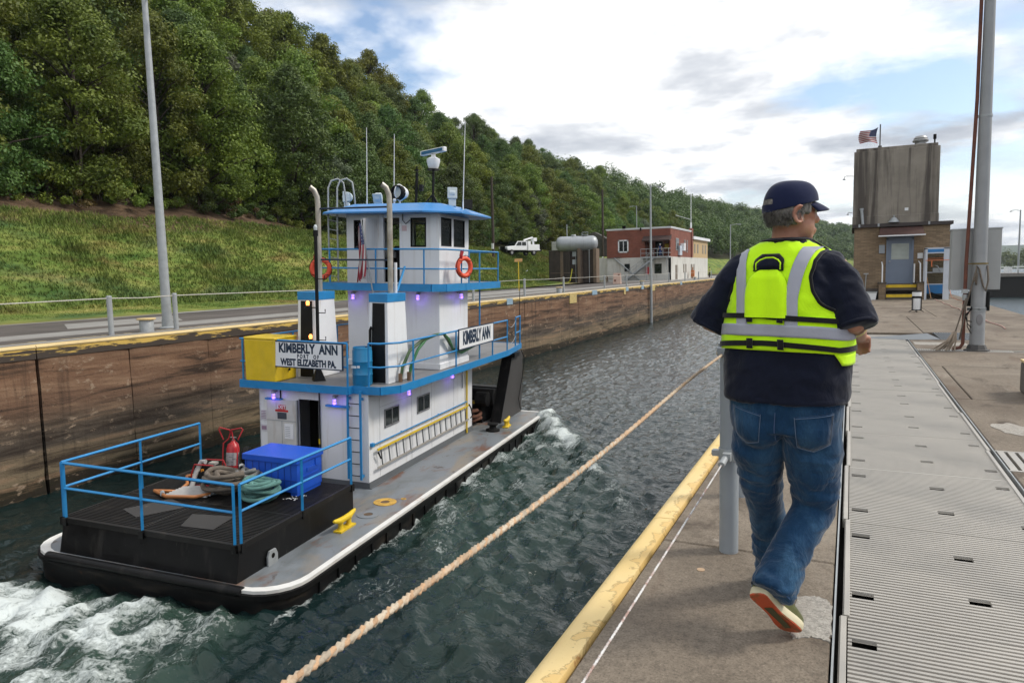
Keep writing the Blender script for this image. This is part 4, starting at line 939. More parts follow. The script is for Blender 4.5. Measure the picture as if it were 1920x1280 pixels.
# aft light mast standing on the upper deck
lm = MB().lathe([(.20, UZ), (.19, UZ+.03), (.06, UZ+.30), (.045, UZ+.34)], (-3.04, 6.5, 0), 4).tube([(-3.04, 6.5, UZ+.3), (-3.04, 6.5, 6.2)], .042, 8).rod((-3.04, 6.5, 6.2), (-3.04, 6.5, 6.34), .06, 10).build('light_mast', M['black'], boat)
for z in (3.3, 3.75, 4.4, 5.2): MB().tube([(-3.04, 6.5, z), (-2.82, 6.5, z), (-2.82, 6.5, z+.09)], .012, 6).build('hook', M['black'], lm)
for (z, x) in ((4.62, -3.30), (3.82, -3.24)):
    a_ = MB().rod((-3.04, 6.5, z-.1), (x, 6.5, z-.1), .014, 6).lathe([(.09, -.12), (.09, -.1), (.05, -.09), (.05, -.05)], (x, 6.5, z), 10).build('lamp_arm', M['black'], lm)
    MB().lathe([(.035, -.05), (.045, .02), (.02, .06)], (x, 6.5, z), 10).build('amber_globe', M['amber'], a_)
MB().lathe([(.035, 6.34), (.045, 6.42), (.02, 6.47)], (-3.04, 6.5, 0), 10).build('mast_globe', M['lens'], lm)
# push knees at the bow
def knee(x0, x1, name='push_knee'):
    z0 = .4
    k = MB().hexa([(x0, 13.58, z0), (x1, 13.58, z0), (x1, 15.74, z0), (x0, 15.74, z0), (x0, 14.75, 2.55), (x1, 14.75, 2.55), (x1, 15.85, 2.55), (x0, 15.85, 2.55)]).build(name, M['knee'], boat)
    MB().hexa([(x0, 13.54, z0), (x1, 13.54, z0), (x1, 13.585, z0), (x0, 13.585, z0), (x0, 14.71, 2.55), (x1, 14.71, 2.55), (x1, 14.755, 2.55), (x0, 14.755, 2.55)]).bx(x0-.2, x1+.1, 14.65, 15.2, 2.45, 2.6).build('knee_flange', M['black'], k)
    MB().tube([(x1+.02, 15.6, 2.6), (x1+.12, 15.7, 2.3), (x1+.06, 15.6, 1.6), (x1+.04, 15.3, .9), (x1+.05, 15.5, .5)], .014, 6).build('loose_line', M['rubber'], k)
    return k
knee(-1.28, -.92); knee(-4.7, -4.34)
w_ = MB().bx(-3.2, -1.5, 13.4, 14.6, .4, 1.05).lathe([(.32, -.5), (.32, .5)], (-1.75, 14.0, 1.15), 16, axis='x').lathe([(.24, -.2), (.24, .2)], (-1.5, 13.4, 1.2), 16, axis='x').bx(-3.1, -1.4, 14.6, 15.0, .4, 1.4).build('deck_winch', M['black'], boat, bevel=.02)
MB().bx(-2.9, -1.6, 13.3, 13.5, 1.05, 1.12).build('winch_guard', M['yellow'], w_)
# ------------------------------------------------------------------ things carried on the boat
def flag_mesh(name, L, Hh, parent, wave, swap=False):
    """flag in local u (fly, 0..L) v (0..-H); wave(u,v)->Vector offset position"""
    nu, nv = 30, 26; V = []; F = []; MI = []
    for i in range(nu+1):
        for j in range(nv+1): V.append(wave(i/nu, j/nv))
    for i in range(nu):
        for j in range(nv):
            F.append((i*(nv+1)+j, (i+1)*(nv+1)+j, (i+1)*(nv+1)+j+1, i*(nv+1)+j+1)); st_ = j//2
            MI.append(2 if (i < 12 and j < 14) else (0 if st_ % 2 == 0 else 1))
    for a in range(6):
        for b in range(5):
            u, v = (1+a*2)/30*1.0+.2/30, (1.2+b*2.7)/26
            q = [wave(u+du, v+dv) for du, dv in ((-.012, 0), (0, -.018), (.012, 0), (0, .018))]
            nrm = (Vector(q[1])-Vector(q[0])).cross(Vector(q[2])-Vector(q[0])).normalized()*.006
            for sgn in (1, -1):
                k = len(V); V += [tuple(Vector(p)+nrm*sgn) for p in q]; F.append((k, k+1, k+2, k+3)); MI.append(1)
    me = bpy.data.meshes.new(name); me.from_pydata([tuple(v) for v in V], [], F)
    for q in ('flagred', 'flagwhite', 'flagblue'): me.materials.append(M[q])
    me.polygons.foreach_set('material_index', MI); return obj(name, me, parent, True)
M['flagred'] = mat('flag_red', (.30, .03, .045), .8, var=.15); M['flagwhite'] = mat('flag_white', (.55, .53, .52), .8, var=.1); M['flagblue'] = mat('flag_blue', (.035, .045, .12), .8, var=.15)
fl = bth('national_flag', 'drooping striped flag hung on a short staff at the wheelhouse stern rail', 'flag', (-2.68, 8.40, 4.76))
MB().tube([(.06, 0, 0), (-.24, -.06, 1.95)], .018, 6).build('staff', M['galv'], fl)
def wv(u, v): # limp, hanging almost straight down and folded
    hang = 1.42*u+.16*v; fold = .17*v+.028*math.sin(v*17+u*5)
    x = -.23+.03*u*2-fold*(.35+1.25*u*(1.15-u*.55))*.95+.05*math.sin(u*3)
    return (x+.20*u*(1-v)*.4, -.09+.06*math.sin(v*12+u*4)*(.4+u)-.02*u, 1.90-hang)
flag_mesh('flag_cloth', 1, 1, fl, wv)
# jobsite chest
ch = bth('tool_chest', 'blue steel tool chest with overhanging lid on the aft platform', 'tool chest', (-2.18, 3.95, PZ))
MB().hexa([(-.62, -.42, .06), (.62, -.42, .06), (.62, .42, .06), (-.62, .42, .06), (-.62, -.42, .66), (.62, -.42, .66), (.62, .42, .66), (-.62, .42, .66)]).build('body', M['chest'], ch, bevel=.012)
MB().bx(-.65, .65, -.46, .45, .645, .77).build('lid', M['chest'], ch, bevel=.014)
mb = MB()
for i in range(8): mb.bx(-.58+i*.15, -.565+i*.15, -.428, -.419, .1, .63)
mb.bx(-.625, .625, -.43, -.418, .30, .315).each('rib', mat('chest_rib_blue', (.01, .05, .3), .5), ch)  # ribs in a darker blue than the chest body
MB().bx(.615, .635, -.3, .3, .33, .36).bx(.62, .63, -.1, .2, .42, .50).bx(.62, .64, .18, .27, .48, .62).build('handle', M['chest'], ch)
MB().bx(-.6, -.45, -.4, .4, 0, .07).bx(.45, .6, -.4, .4, 0, .07).each('skid', M['chest'], ch)
# wheeled fire extinguisher
ex = bth('wheeled_extinguisher', 'red wheeled fire extinguisher with looped frame handles behind the ropes', 'extinguisher', (-3.62, 4.1, PZ), rz=R_(15)); ex.scale = (.78, .78, .78); ex.rotation_euler.rotate_axis('X', R_(-9))
cyl_ = MB().lathe([(.06, .12), (.15, .16), (.17, .24), (.17, .80), (.14, .92), (.06, .98), (.05, 1.02)], (0, 0, 0), 20).build('cylinder', M['red'], ex, smooth=40)
MB().lathe([(.172, .35), (.172, .70)], (0, 0, 0), 20).build('instruction_label', mat('label_grey', (.35, .33, .33), .5, stains=[((.1, .1, .1), (9, 9, 22), .5, .6, .7)]), cyl_).scale = (1, 1, 1)
MB().rod((0, 0, 1.0), (0, 0, 1.12), .03).rod((-.08, 0, 1.1), (.08, 0, 1.1), .015).build('valve', M['steel'], ex)
fr = MB()
for s in (-1, 1): fr.tube([(s*.16, .1, .1), (s*.2, -.16, .2), (s*.2, -.16, .95), (s*.06, -.15, 1.08), (s*.02, -.15, 1.25), (s*.02, -.2, 1.32), (s*.30, -.2, 1.38), (s*.34, -.18, 1.34), (s*.2, -.16, 1.05)], .018, 8)
fr.build('frame', M['red'], ex, smooth=50)
MB().torus((.30, .16, .6), .2, .055, 'x', 22, 8).torus((.36, .16, .6), .19, .05, 'x', 22, 8).build('hose_reel', M['rubber'], ex, smooth=60)
for s in (-1, 1): MB().torus((s*.22, .08, .16), .13, .03, 'x', 18, 8).build('wheel', M['rubber'], ex, smooth=60)
# engine pump
pu = bth('engine_pump', 'small black petrol pump in a red tube frame beside the extinguisher', 'pump', (-3.75, 3.6, PZ), rz=R_(10))
MB().bx(-.17, .17, -.15, .15, .08, .30).lathe([(.13, -.22), (.13, -.14)], (0, 0, .2), 16, axis='y').bx(-.14, .14, -.12, .12, .30, .42).build('engine', M['rubber'], pu, bevel=.02)
MB().lathe([(.06, -.25), (.05, -.22)], (.04, 0, .2), 12, axis='y').bx(.02, .16, -.06, .08, .42, .47).each('starter', M['alu'], pu, smooth=40)
MB().bx(-.08, -.03, -.18, -.15, .26, .36).build('fuel_tap', mat('tap_orange', (.7, .25, .02), .5), pu)
f_ = MB()
for y in (-.2, .2): f_.tube([(-.26, y, .03), (-.28, y, .25), (-.2, y, .46), (.2, y, .46), (.28, y, .25), (.26, y, .03)], .015, 6, closed=True)
f_.build('frame', M['red'], pu, smooth=50)
def coil(name, label, c, R, r, turns, m, hh=.3, tilt=0, sq=1., seed=1):
    rr = random.Random(seed); t = bth(name, label, 'rope coil', c); pts = []
    for i in range(turns*22):
        a = i/22*2*math.pi; k = i/(turns*22)
        w_ = R*(.62+.38*math.sin(k*17+seed)*.6+rr.uniform(-.02, .02)); zz = r+hh*(k**.8)+.03*math.sin(a*2+k*9)
        pts.append((w_*math.cos(a), w_*math.sin(a)*sq, zz))
    MB().tube(pts, r, 8).build('rope', m, t, smooth=60); return t
def ropemat(name, c, c2, fr=26, ang=1.0):
    m, t, p = newmat(name); v = coords(t)
    wv_ = N(t, 'ShaderNodeTexWave', bands_direction='DIAGONAL'); wv_.inputs['Scale'].default_value = fr; wv_.inputs['Distortion'].default_value = 1.2; t.links.new(v, wv_.inputs[0])
    n = node_noise(t, v, 6, 4); col = node_mix(t, node_ramp(t, wv_.outputs[0], (.1, .75), (.5, 0)), c, c2)
    col = node_mix(t, node_ramp(t, n, (.5, 0), (.7, .5)), col, c2); t.links.new(col, p.inputs['Base Color']); p.inputs['Roughness'].default_value = .9
    node_bump(t, p, wv_.outputs[0], .9, .02); return m
M['ropegrey'] = ropemat('dirty_rope', (.30, .25, .20), (.07, .055, .042)); M['ropeteal'] = ropemat('teal_rope', (.22, .47, .42), (.04, .12, .11))
coil('rope_coil', 'dirty tan mooring rope heaped in a coil in front of the pump', (-2.95, 3.22, PZ), .60, .05, 9, M['ropegrey'], .40, sq=.75, seed=3)
coil('rope_coil', 'teal green rope coil tied with dark cord beside the blue chest', (-2.08, 3.10, PZ), .44, .042, 10, M['ropeteal'], .34, sq=.8, seed=5)
coil('rope_coil', 'pale grey rope bundle leaning against the front of the blue chest', (-2.6, 3.42, PZ), .34, .045, 6, ropemat('pale_rope', (.40, .40, .38), (.1, .1, .1)), .42, sq=.6, seed=8)
h_ = bth('suction_hose', 'orange hose lying across the aft platform with grey couplings', 'hose', (0, 0, PZ))
MB().tube([(-4.3, 4.4, .03), (-4.35, 4.0, .04), (-4.15, 3.4, .18), (-3.95, 3.2, .1), (-3.9, 2.9, .04), (-4.35, 2.75, .05), (-3.85, 2.55, .05), (-3.3, 2.7, .06), (-3.15, 2.95, .06)], .035, 8).build('hose', mat('hose_orange', (.42, .16, .05), .5), h_, smooth=60)
MB().rod((-3.15, 2.95, .07), (-3.05, 3.08, .08), .045).rod((-4.1, 2.7, .06), (-4.0, 2.6, .06), .045).each('coupling', M['galv'], h_)
gl = bth('discharge_hose', 'flattened grey canvas hose in loops next to the orange hose', 'hose', (0, 0, PZ))
mb = MB()
for i in range(7): mb.tube([(-4.0+i*.02, 2.62+i*.06, .03+.012*i), (-3.6, 2.75+i*.06, .05+.01*i), (-3.15+i*.03, 2.85+i*.07, .03+.012*i)], .035, 6, sq=.5)
mb.tube([(-3.85, 3.2, .05), (-3.9, 3.4, .3), (-3.85, 3.5, .5), (-3.75, 3.5, .5)], .05, 8).build('canvas_hose', mat('canvas_grey', (.33, .32, .31), .8, var=.2), gl, smooth=60)
# upper deck cargo
yb = bth('storage_bin', 'big yellow fibreglass bin at the port stern corner of the upper deck', 'storage bin', (-4.2, 6.24, UZ))
MB().hexa([(-.42, -.4, 0), (.42, -.4, 0), (.42, .42, 0), (-.42, .42, 0), (-.44, -.41, 1.0), (.44, -.41, 1.0), (.44, .43, 1.0), (-.44, .43, 1.0)]).build('body', M['yellow'], yb, bevel=.03)
MB().bx(-.45, .45, -.42, .44, .99, 1.05).build('lid', M['yellow'], yb, bevel=.025); MB().lathe([(.03, 0), (.03, .02)], (.445, .1, .25), 10, axis='x').build('drain_plug', M['rubber'], yb)
br = bth('plastic_drum', 'blue plastic drum with white smudges at the starboard stern corner of the upper deck', 'drum', (-1.72, 6.30, UZ))
br.scale = (1.08, 1.08, 1.08)
MB().lathe([(.19, 0), (.21, .03), (.21, .22), (.22, .24), (.21, .26), (.21, .5), (.22, .52), (.21, .54), (.21, .74), (.195, .78), (.2, .8), (.19, .82), (.185, .79), (.02, .79)], (0, 0, 0), 26).build('body', M['barrel'], br, smooth=45)
MB().bx(-.15, -.02, -.212, -.205, .38, .43).bx(.0, .06, -.214, -.206, .39, .44).build('smudge', M['signwhite'], br)
MB().lathe([(.03, .79), (.03, .82)], (.08, .05, 0), 10).build('bung', M['rubber'], br)
sp2 = bth('standpipe', 'thin black standpipe with hooked top behind the blue drum', 'standpipe', (-1.66, 6.56, UZ))
MB().tube([(0, 0, 0), (0, 0, 1.25), (.03, 0, 1.32), (.07, 0, 1.28)], .03, 8).rod((0, 0, .95), (.14, 0, .95), .01, 5).build('pipe', M['black'], sp2)
gh = bth('green_hose', 'pair of green hoses looped over the starboard upper railing', 'hose', (.14, 0, 0))
for k, (dx, m) in enumerate(((0, (.05, .10, .035)), (.07, (.03, .16, .05)))):
    MB().tube([(-1.25+dx, 7.0+k*.3, UZ+.02), (-1.22+dx, 7.05+k*.32, UZ+.35), (-1.15+dx, 7.3+k*.3, UZ+.72), (-1.06, 7.8+k*.2, UZ+.93), (-1.02, 8.5, UZ+1.0), (-1.03, 9.0, UZ+.98), (-1.06, 9.3+k*.1, UZ+.8), (-1.08, 9.7, UZ+.5), (-1.08, 10.3, UZ+.38-k*.05), (-1.08, 11.2, UZ+.42), (-1.1, 11.9, UZ+.5)], .038, 8).build('hose', mat('hose_green', m, .5), gh, smooth=60)
MB().rod((-1.25, 7.0, UZ), (-1.25, 7.0, UZ+.2), .05).rod((-1.18, 7.3, UZ), (-1.18, 7.3, UZ+.2), .05).each('nozzle', mat('old_brass', (.2, .12, .07), .5, .4), gh)
def ring(label, loc, rz):
    t = bth('life_ring', label, 'life ring', loc, 'life rings on the wheelhouse rail', rz)
    MB().torus((0, 0, 0), .235, .065, 'x', 32, 12).build('ring', M['orange'], t, smooth=60)
    g_ = MB()
    for a in (.8, 2.36, 3.9, 5.5): g_.torus((0, .235*math.cos(a), .235*math.sin(a)), .068, .008, 'z', 14, 5)
    g_.tube([(.02, .3*math.cos(a), .3*math.sin(a)+.02*math.sin(6*a)) for a in np.linspace(0, 6.28, 40)], .009, 5).build('grab_line', M['rubber'], t)
    MB().tube([(.03, -.1, .42), (.03, -.14, .3), (.02, -.13, .1)], [.05, .045, .03], 8).build('throw_line', M['red'], t); return t
ring('orange life ring on the starboard side of the wheelhouse rail', (-.62, 9.74, 5.50), R_(-24))
ring('orange life ring at the port stern corner of the wheelhouse rail', (-4.22, 8.44, 5.43), R_(-70))
al = bth('extension_ladder', 'yellow and silver ladder hung sideways along the white deck house', 'ladder', (-1.36, -.15, .08))
for (za, zb, m) in ((1.19, 1.21, 'yellow'), (.74, .79, 'alu')):
    MB().obx((0, 9.25, (za+zb)/2), (.03, 5.55, .045), (R_(.15), 0, 0)).build('rail', M[m], al)
for i in range(15): MB().rod((0, 6.7+i*.365, .77), (0, 6.62+i*.365, 1.2), .017, 6).build('rung', M['greyband'], al)
MB().rod((0, 6.5, 1.12), (0, 6.62, .95), .02, 6).tube([(.02, 12.0, 1.25), (.05, 12.1, 1.1), (.03, 12.25, .85), (.03, 12.1, .8)], .02, 6).build('hanger', M['rubber'], al)
rc = coil('rope_coil', 'rust red hawser coiled on the foredeck beside the black knee', (-1.9, 13.1, .42), .5, .06, 5, ropemat('rust_rope', (.20, .085, .05), (.06, .025, .018), 14), .4, seed=4)
# ================================================================== TREES
def leafmat(name, base, tip, spread=.5, sc_=.55):
    m, t, p = newmat(name); v = coords(t)
    oi = N(t, 'ShaderNodeObjectInfo')
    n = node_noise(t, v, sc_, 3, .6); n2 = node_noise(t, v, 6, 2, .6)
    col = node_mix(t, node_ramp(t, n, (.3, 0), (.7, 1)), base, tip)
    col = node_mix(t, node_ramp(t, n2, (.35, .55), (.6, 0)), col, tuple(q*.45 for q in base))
    hs = N(t, 'ShaderNodeHueSaturation'); t.links.new(col, hs.inputs['Color'])
    t.links.new(node_math(t, 'ADD', node_math(t, 'MULTIPLY', oi.outputs['Random'], .052), .466), hs.inputs['Hue'])
    t.links.new(node_math(t, 'ADD', node_math(t, 'MULTIPLY', oi.outputs['Random'], spread), 1-spread*.55), hs.inputs['Value'])
    t.links.new(hs.outputs[0], p.inputs['Base Color']); p.inputs['Roughness'].default_value = .55; p.inputs['Specular IOR Level'].default_value = .35
    tr = N(t, 'ShaderNodeBsdfTranslucent'); t.links.new(hs.outputs[0], tr.inputs[0]); mx = N(t, 'ShaderNodeMixShader'); mx.inputs[0].default_value = .25
    t.links.new(p.outputs[0], mx.inputs[1]); t.links.new(tr.outputs[0], mx.inputs[2]); t.links.new(mx.outputs[0], t.nodes['Material Output'].inputs[0]); return m
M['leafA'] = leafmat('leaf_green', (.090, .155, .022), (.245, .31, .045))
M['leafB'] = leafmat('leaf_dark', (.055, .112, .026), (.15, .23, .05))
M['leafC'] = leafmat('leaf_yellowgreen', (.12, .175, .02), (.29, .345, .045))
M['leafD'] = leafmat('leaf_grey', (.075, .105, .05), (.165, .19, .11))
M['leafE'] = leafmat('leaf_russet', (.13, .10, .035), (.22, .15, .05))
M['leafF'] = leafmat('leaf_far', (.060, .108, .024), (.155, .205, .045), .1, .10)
M['bark'] = mat('bark', (.055, .042, .032), .9, var=.3, vs=6, bump=.5, bs=12)
def leaves(centers, radii, n, size, seed, up=.35, rough=.55):
    g = np.random.default_rng(seed); k = len(centers); C_ = np.repeat(centers, n, 0); Rr = np.repeat(radii, n, 0)
    d = g.normal(size=(k*n, 3)); d /= np.linalg.norm(d, axis=1)[:, None]; rad = g.random(k*n)**.45
    P = C_+d*Rr*rad[:, None]
    nr = d+g.normal(size=d.shape)*rough; nr[:, 2] += up; nr /= np.linalg.norm(nr, axis=1)[:, None]
    a = np.cross(nr, g.normal(size=d.shape)); a /= np.linalg.norm(a, axis=1)[:, None]; b = np.cross(nr, a)
    s = size*g.uniform(.6, 1.35, (k*n, 1))
    V = np.stack([P-a*s*.55, P+b*s*.32-nr*s*.08, P+a*s*.6, P-b*s*.32-nr*s*.08], 1).reshape(-1, 3)
    return V, np.arange(len(V)).reshape(-1, 4)
def crown_mesh(name, h, w, seed, m, nclump=70, nleaf=150, size=.30, low=.06, shape=.8):
    g = np.random.default_rng(seed); cs = []; rs = []
    while len(cs) < nclump:
        z = g.random(); prof = (math.sin(math.pi*min(1, (z*.93+.10))**shape))**.7
        a = g.uniform(0, 6.283); r = w*.5*prof*(.45+.62*g.random()**.5)*(1+.3*math.sin(a*3+seed))
        cs.append((r*math.cos(a), r*math.sin(a), h*(low+(.98-low)*z))); q = w*g.uniform(.07, .17); rs.append((q*1.15, q*1.15, q*.8))
    V, F = leaves(np.array(cs), np.array(rs), nleaf, size, seed)
    me = bpy.data.meshes.new(name); me.from_pydata([], [], [])
    o = npmesh(name, V, F, m); me = o.data; bpy.data.objects.remove(o)
    mb = MB(); lim = [cs[i] for i in range(0, nclump, 3)]
    mb.tube([(0, 0, -1), (.1, .05, h*.3), (-.1, .1, h*.6), (0, 0, h*.92)], [w*.035, w*.028, w*.018, w*.005], 7)
    for c in lim: mb.tube([(0, 0, max(.3, c[2]-w*.25)), (c[0]*.5, c[1]*.5, c[2]-w*.08), c], [w*.012, w*.008, w*.003], 4)
    to = mb.build('trunk', M['bark'], None, smooth=True); tm = to.data; bpy.data.objects.remove(to)
    return me, tm
KIND = {}
spec = [('A', 'leafA', 'mid green', 14, 9), ('A2', 'leafA', 'mid green', 15, 8), ('B', 'leafB', 'dark green', 14, 8.5), ('B2', 'leafB', 'dark green', 12, 8), ('C', 'leafC', 'yellow green', 12, 8.5), ('D', 'leafD', 'grey leaved', 10, 7), ('C2', 'leafC', 'yellow green', 14, 7.5)]
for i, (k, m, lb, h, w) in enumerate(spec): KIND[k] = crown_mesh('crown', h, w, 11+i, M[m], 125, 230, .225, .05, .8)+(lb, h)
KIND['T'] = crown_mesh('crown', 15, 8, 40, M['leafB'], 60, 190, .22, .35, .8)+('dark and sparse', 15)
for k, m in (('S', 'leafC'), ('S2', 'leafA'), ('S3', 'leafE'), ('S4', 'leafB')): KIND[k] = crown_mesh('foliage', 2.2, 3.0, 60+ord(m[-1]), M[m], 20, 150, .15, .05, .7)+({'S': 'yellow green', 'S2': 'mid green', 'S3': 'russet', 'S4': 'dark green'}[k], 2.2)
def zone(y):
    return ('left of the lamp post' if y < 22 else 'between the lamp post and the towboat' if y < 42 else 'behind the towboat wheelhouse' if y < 78 else 'behind the white utility truck' if y < 112 else 'behind the red brick building' if y < 165 else 'far along the hillside upstream')
def tree(k, x, y, s, row, name='tree', cat='tree', grp=None, z=None):
    cm, tm, lb, h = KIND[k]
    z = float(hillz(x, y))-.25 if z is None else z
    t = empty(name, f'{lb} {"bush" if name == "bush" else "tree"} in the {row} {zone(y)}', cat, (x, y, z), random.uniform(0, 6.28), grp or ('hillside trees '+row+' '+lb+' '+zone(y)))
    t.scale = (s*random.uniform(.9, 1.12), s*random.uniform(.9, 1.12), s)
    for me, nm in ((cm, 'crown' if name == 'tree' else 'foliage'), (tm, 'trunk' if name == 'tree' else 'stems')):
        o = bpy.data.objects.new(nm, me); COL.objects.link(o); o.parent = t
    return t
tr_ = random.Random(12)
NUM = 'first second third fourth fifth sixth seventh eighth ninth tenth eleventh twelfth'.split(); _cnt = {'L': 0, 'R': 0}
def S_ORD(p): # where a front-row tree stands, counted from the tall lamp post
    if p.y < 14: return None
    _cnt['R'] += 1; return f'{NUM[_cnt["R"]-1]} to the right of the tall lamp post' if _cnt['R'] <= 12 else None
def pick(*w): return tr_.choices([a for a, b in w], [b for a, b in w])[0]
nt_ = 0
# front row along the top of the bank, then rows up the hillside
y = 3.
while y < 128:
    x = float(xtoe(y))-tr_.uniform(11.2, 14.2)
    k = pick(('A', 4), ('A2', 2), ('B', 3), ('C', 2.2 if y > 40 else .8), ('D', 1.6 if 20 < y < 80 else .4), ('B2', 2))
    s = tr_.uniform(.55, 1.12)*(1 if y < 75 else .72)
    t_ = tree(k, x, y, s, 'front row'); y += tr_.uniform(2.6, 4.2)*(1 if y < 90 else 1.3); nt_ += 1
    q_ = S_ORD(t_.location)
    if q_: t_['label'] = f'{KIND[k][2]} tree in the front row, {q_}'
for ri, (d0, sp, y0, y1, s0) in enumerate(((17.5, 4.2, 2, 150, .92), (23, 5.2, 8, 170, .95), (30, 6.2, 14, 215, .95), (14, 4.5, 104, 240, .85), (20, 5.5, 120, 240, .9), (38, 7.4, 24, 240, .95), (47, 8.5, 36, 270, .95), (57, 11, 60, 270, .95))):
    y = y0
    while y < y1:
        x = float(xtoe(y))-d0-tr_.uniform(-2, 2)
        k = pick(('A', 4), ('A2', 3), ('B', 4), ('B2', 2), ('C', 2.0 if 45 < y < 170 else .7), ('C2', 1.6 if 45 < y < 150 else .4), ('D', .9), ('T', 1.2 if ri > 4 else .1))
        tree(k, x, y, s0*tr_.uniform(.66, 1.18), 'second row' if ri == 0 else 'upper slope' if ri < 6 else 'ridge line'); y += sp*tr_.uniform(.75, 1.35); nt_ += 1
for y_ in range(52, 118, 5): tree(tr_.choice(['T', 'A', 'A2', 'C2']), float(xtoe(y_))-tr_.uniform(38, 46), y_+tr_.uniform(-2, 2), tr_.uniform(1.12, 1.42), 'ridge line')
tree('T', -83, 84, 1.15, 'ridge line'); tree('T', -80, 97, 1.05, 'ridge line')
# bushes along the edge of the wood
y = 4.
while y < 92:
    d_ = tr_.uniform(10.2, 11.8) if y < 62 else tr_.uniform(12, 13.5)
    tree(pick(('S', 3), ('S2', 4), ('S3', 1.1), ('S4', 3)), float(xtoe(y))-d_, y, tr_.uniform(.55, 1.15), 'scrub edge', 'bush', 'bush', 'bushes at the edge of the wood '); y += tr_.uniform(1.3, 2.6)
for o in COL.objects:
    if o.name.startswith('bush') and o.get('group'): o['group'] = 'bushes '+o['label'].split(' bush')[0]+' '+o['label'].split('edge ')[-1]
# far wood upstream: reads as one mass
g = np.random.default_rng(77); Vs = []; 
for i in range(620):
    y = g.uniform(235, 980)**1.0; d_ = g.uniform(6, 95)
    x = float(xtoe(y))-d_; z = float(hillz(x, y)); hh = g.uniform(9, 15)
    cs = np.array([(x+g.normal()*hh*.2, y+g.normal()*hh*.2, z+hh*(.25+.7*q)) for q in g.random(9)])
    V, F = leaves(cs, np.full((9, 3), hh*.24), 110, .75 if y < 450 else 1.15, i, .5, .28); Vs.append(V)
V = np.concatenate(Vs); fo = npmesh('forest', V, np.arange(len(V)).reshape(-1, 4), M['leafF']); fo['kind'] = 'stuff'; fo['label'] = 'far wooded hillside upstream of the lock buildings'
# grass blades and weeds on the bank
g = np.random.default_rng(21); n = 80000
yy = 4+106*g.random(n)**1.35; dd = g.uniform(-4.2, 9.3, n)-0.; xx = xtoe(yy)-dd
zz = hillz(xx, yy)
hgt = np.where(dd < -.8, .03, .06+.16*fbm(xx*.45, yy*.45, 2, 3)**2*2.2)*g.uniform(.6, 1.4, n)*(1+yy/160)
keep = (dd > -3.2); xx, yy, zz, hgt = xx[keep], yy[keep], zz[keep], hgt[keep]; n = len(xx)
Vb = []
for q in range(3):
    an = g.uniform(0, 6.28, n); w_ = .022*(1+yy/45); lx_, ly_ = np.cos(an), np.sin(an); le = g.uniform(.3, 1.0, n)*hgt
    ox, oy = g.normal(0, .08, n), g.normal(0, .08, n)
    Vb.append(np.stack([np.stack([xx+ox-ly_*w_, yy+oy+lx_*w_, zz-.03], -1), np.stack([xx+ox+ly_*w_, yy+oy-lx_*w_, zz-.03], -1), np.stack([xx+ox+lx_*le, yy+oy+ly_*le, zz+hgt], -1)], 1))
V = np.concatenate(Vb).reshape(-1, 3)
gr = npmesh('grass', V, np.arange(len(V)).reshape(-1, 3), grassmat('grass_blades', True)); gr['kind'] = 'stuff'; gr['label'] = 'rough green grass and weeds covering the long bank'
# ================================================================== LEFT ESPLANADE FURNITURE
def pole_(name, label, cat, x, y, h, r0_, r1_, m, base=0., parent=None, group=None):
    t = empty(name, label, cat, (x, y, base), 0, group)
    MB().tube([(0, 0, 0), (0, 0, h*.5), (0, 0, h)], [r0_, (r0_+r1_)/2, r1_], 14).build('pole', m, t, smooth=40); return t
lp1 = pole_('lamp_post', 'tall tapered grey lamp post at the left on the esplanade beyond the wall', 'lamp post', -19.98, 15.77, 10.4, .155, .085, M['galv'])
MB().lathe([(.26, 0), (.26, .03), (.17, .06), (.165, .3)], (0, 0, 0), 16).build('base_flange', M['galv'], lp1, smooth=40)
MB().tube([(0, 0, 10.2), (.5, .1, 10.45), (.9, .2, 10.4)], .03, 8).lathe([(.05, 10.4), (.12, 10.3), (.26, 10.22), (.27, 10.18), (.05, 10.18)], (.95, .2, 0), 16).build('lamp_head', M['knee'], lp1, smooth=40)
lf = empty('rope_fence', 'long grey post and rope fence along the far lock edge', 'fence', (-19.3, 13.36, 0))
py_ = [13.36, 15.55, 28.2, 35.2, 42.2, 49.2, 58.9, 65.6, 74.5, 83, 92, 101, 111]
for y in py_:
    MB().rod((0, y-13.36, 0), (0, y-13.36, 1.1), .075, 12).lathe([(.08, 1.09), (.07, 1.13), (.02, 1.14)], (0, y-13.36, 0), 12).build('post', M['galv'], lf, smooth=40)
pts = [(0, -20, 1.0), (0, -9, .98)]
for a, b in zip(py_[:-1], py_[1:]): pts += [(0, a-13.36, 1.06), (0, (a+b)/2-13.36, 1.03)]
MB().tube(pts+[(0, py_[-1]-13.36, 1.06)], .017, 6).build('top_rope', mat('fence_rope', (.5, .48, .43), .8), lf)
MB().tube([(0, 2.2, .5), (0, 15, .49), (0, 29, .5)], .008, 5).build('lower_cable', M['galv'], lf)
def bitt(x, y, label):
    t = empty('mooring_bollard', label, 'bollard', (x, y, 0), 0, 'low grey bollards on the far esplanade')
    MB().lathe([(.2, 0), (.2, .36), (.185, .38)], (0, 0, 0), 18).build('drum', M['galv'], t, smooth=40)
    MB().lathe([(.26, .37), (.27, .39), (.27, .41), (.25, .42)], (0, 0, 0), 18).build('cap', M['lcop'], t, smooth=40)
bitt(-19.2, 14.43, 'low grey bollard with yellow cap beside the tall lamp post'); bitt(-19.3, 48.3, 'low grey bollard with yellow cap by the fence post downhill of the brown tank piers'); bitt(-19.3, 98.5, 'low dark bollard in front of the white building corner'); bitt(-19.4, 71.5, 'low dark bollard beside the mast on the lock wall')
sl_ = empty('floodlight_mast', 'slim grey mast with a short lamp arm rising from the lock wall', 'lamp post', (XL+.13, 70.0, ZW-.5))
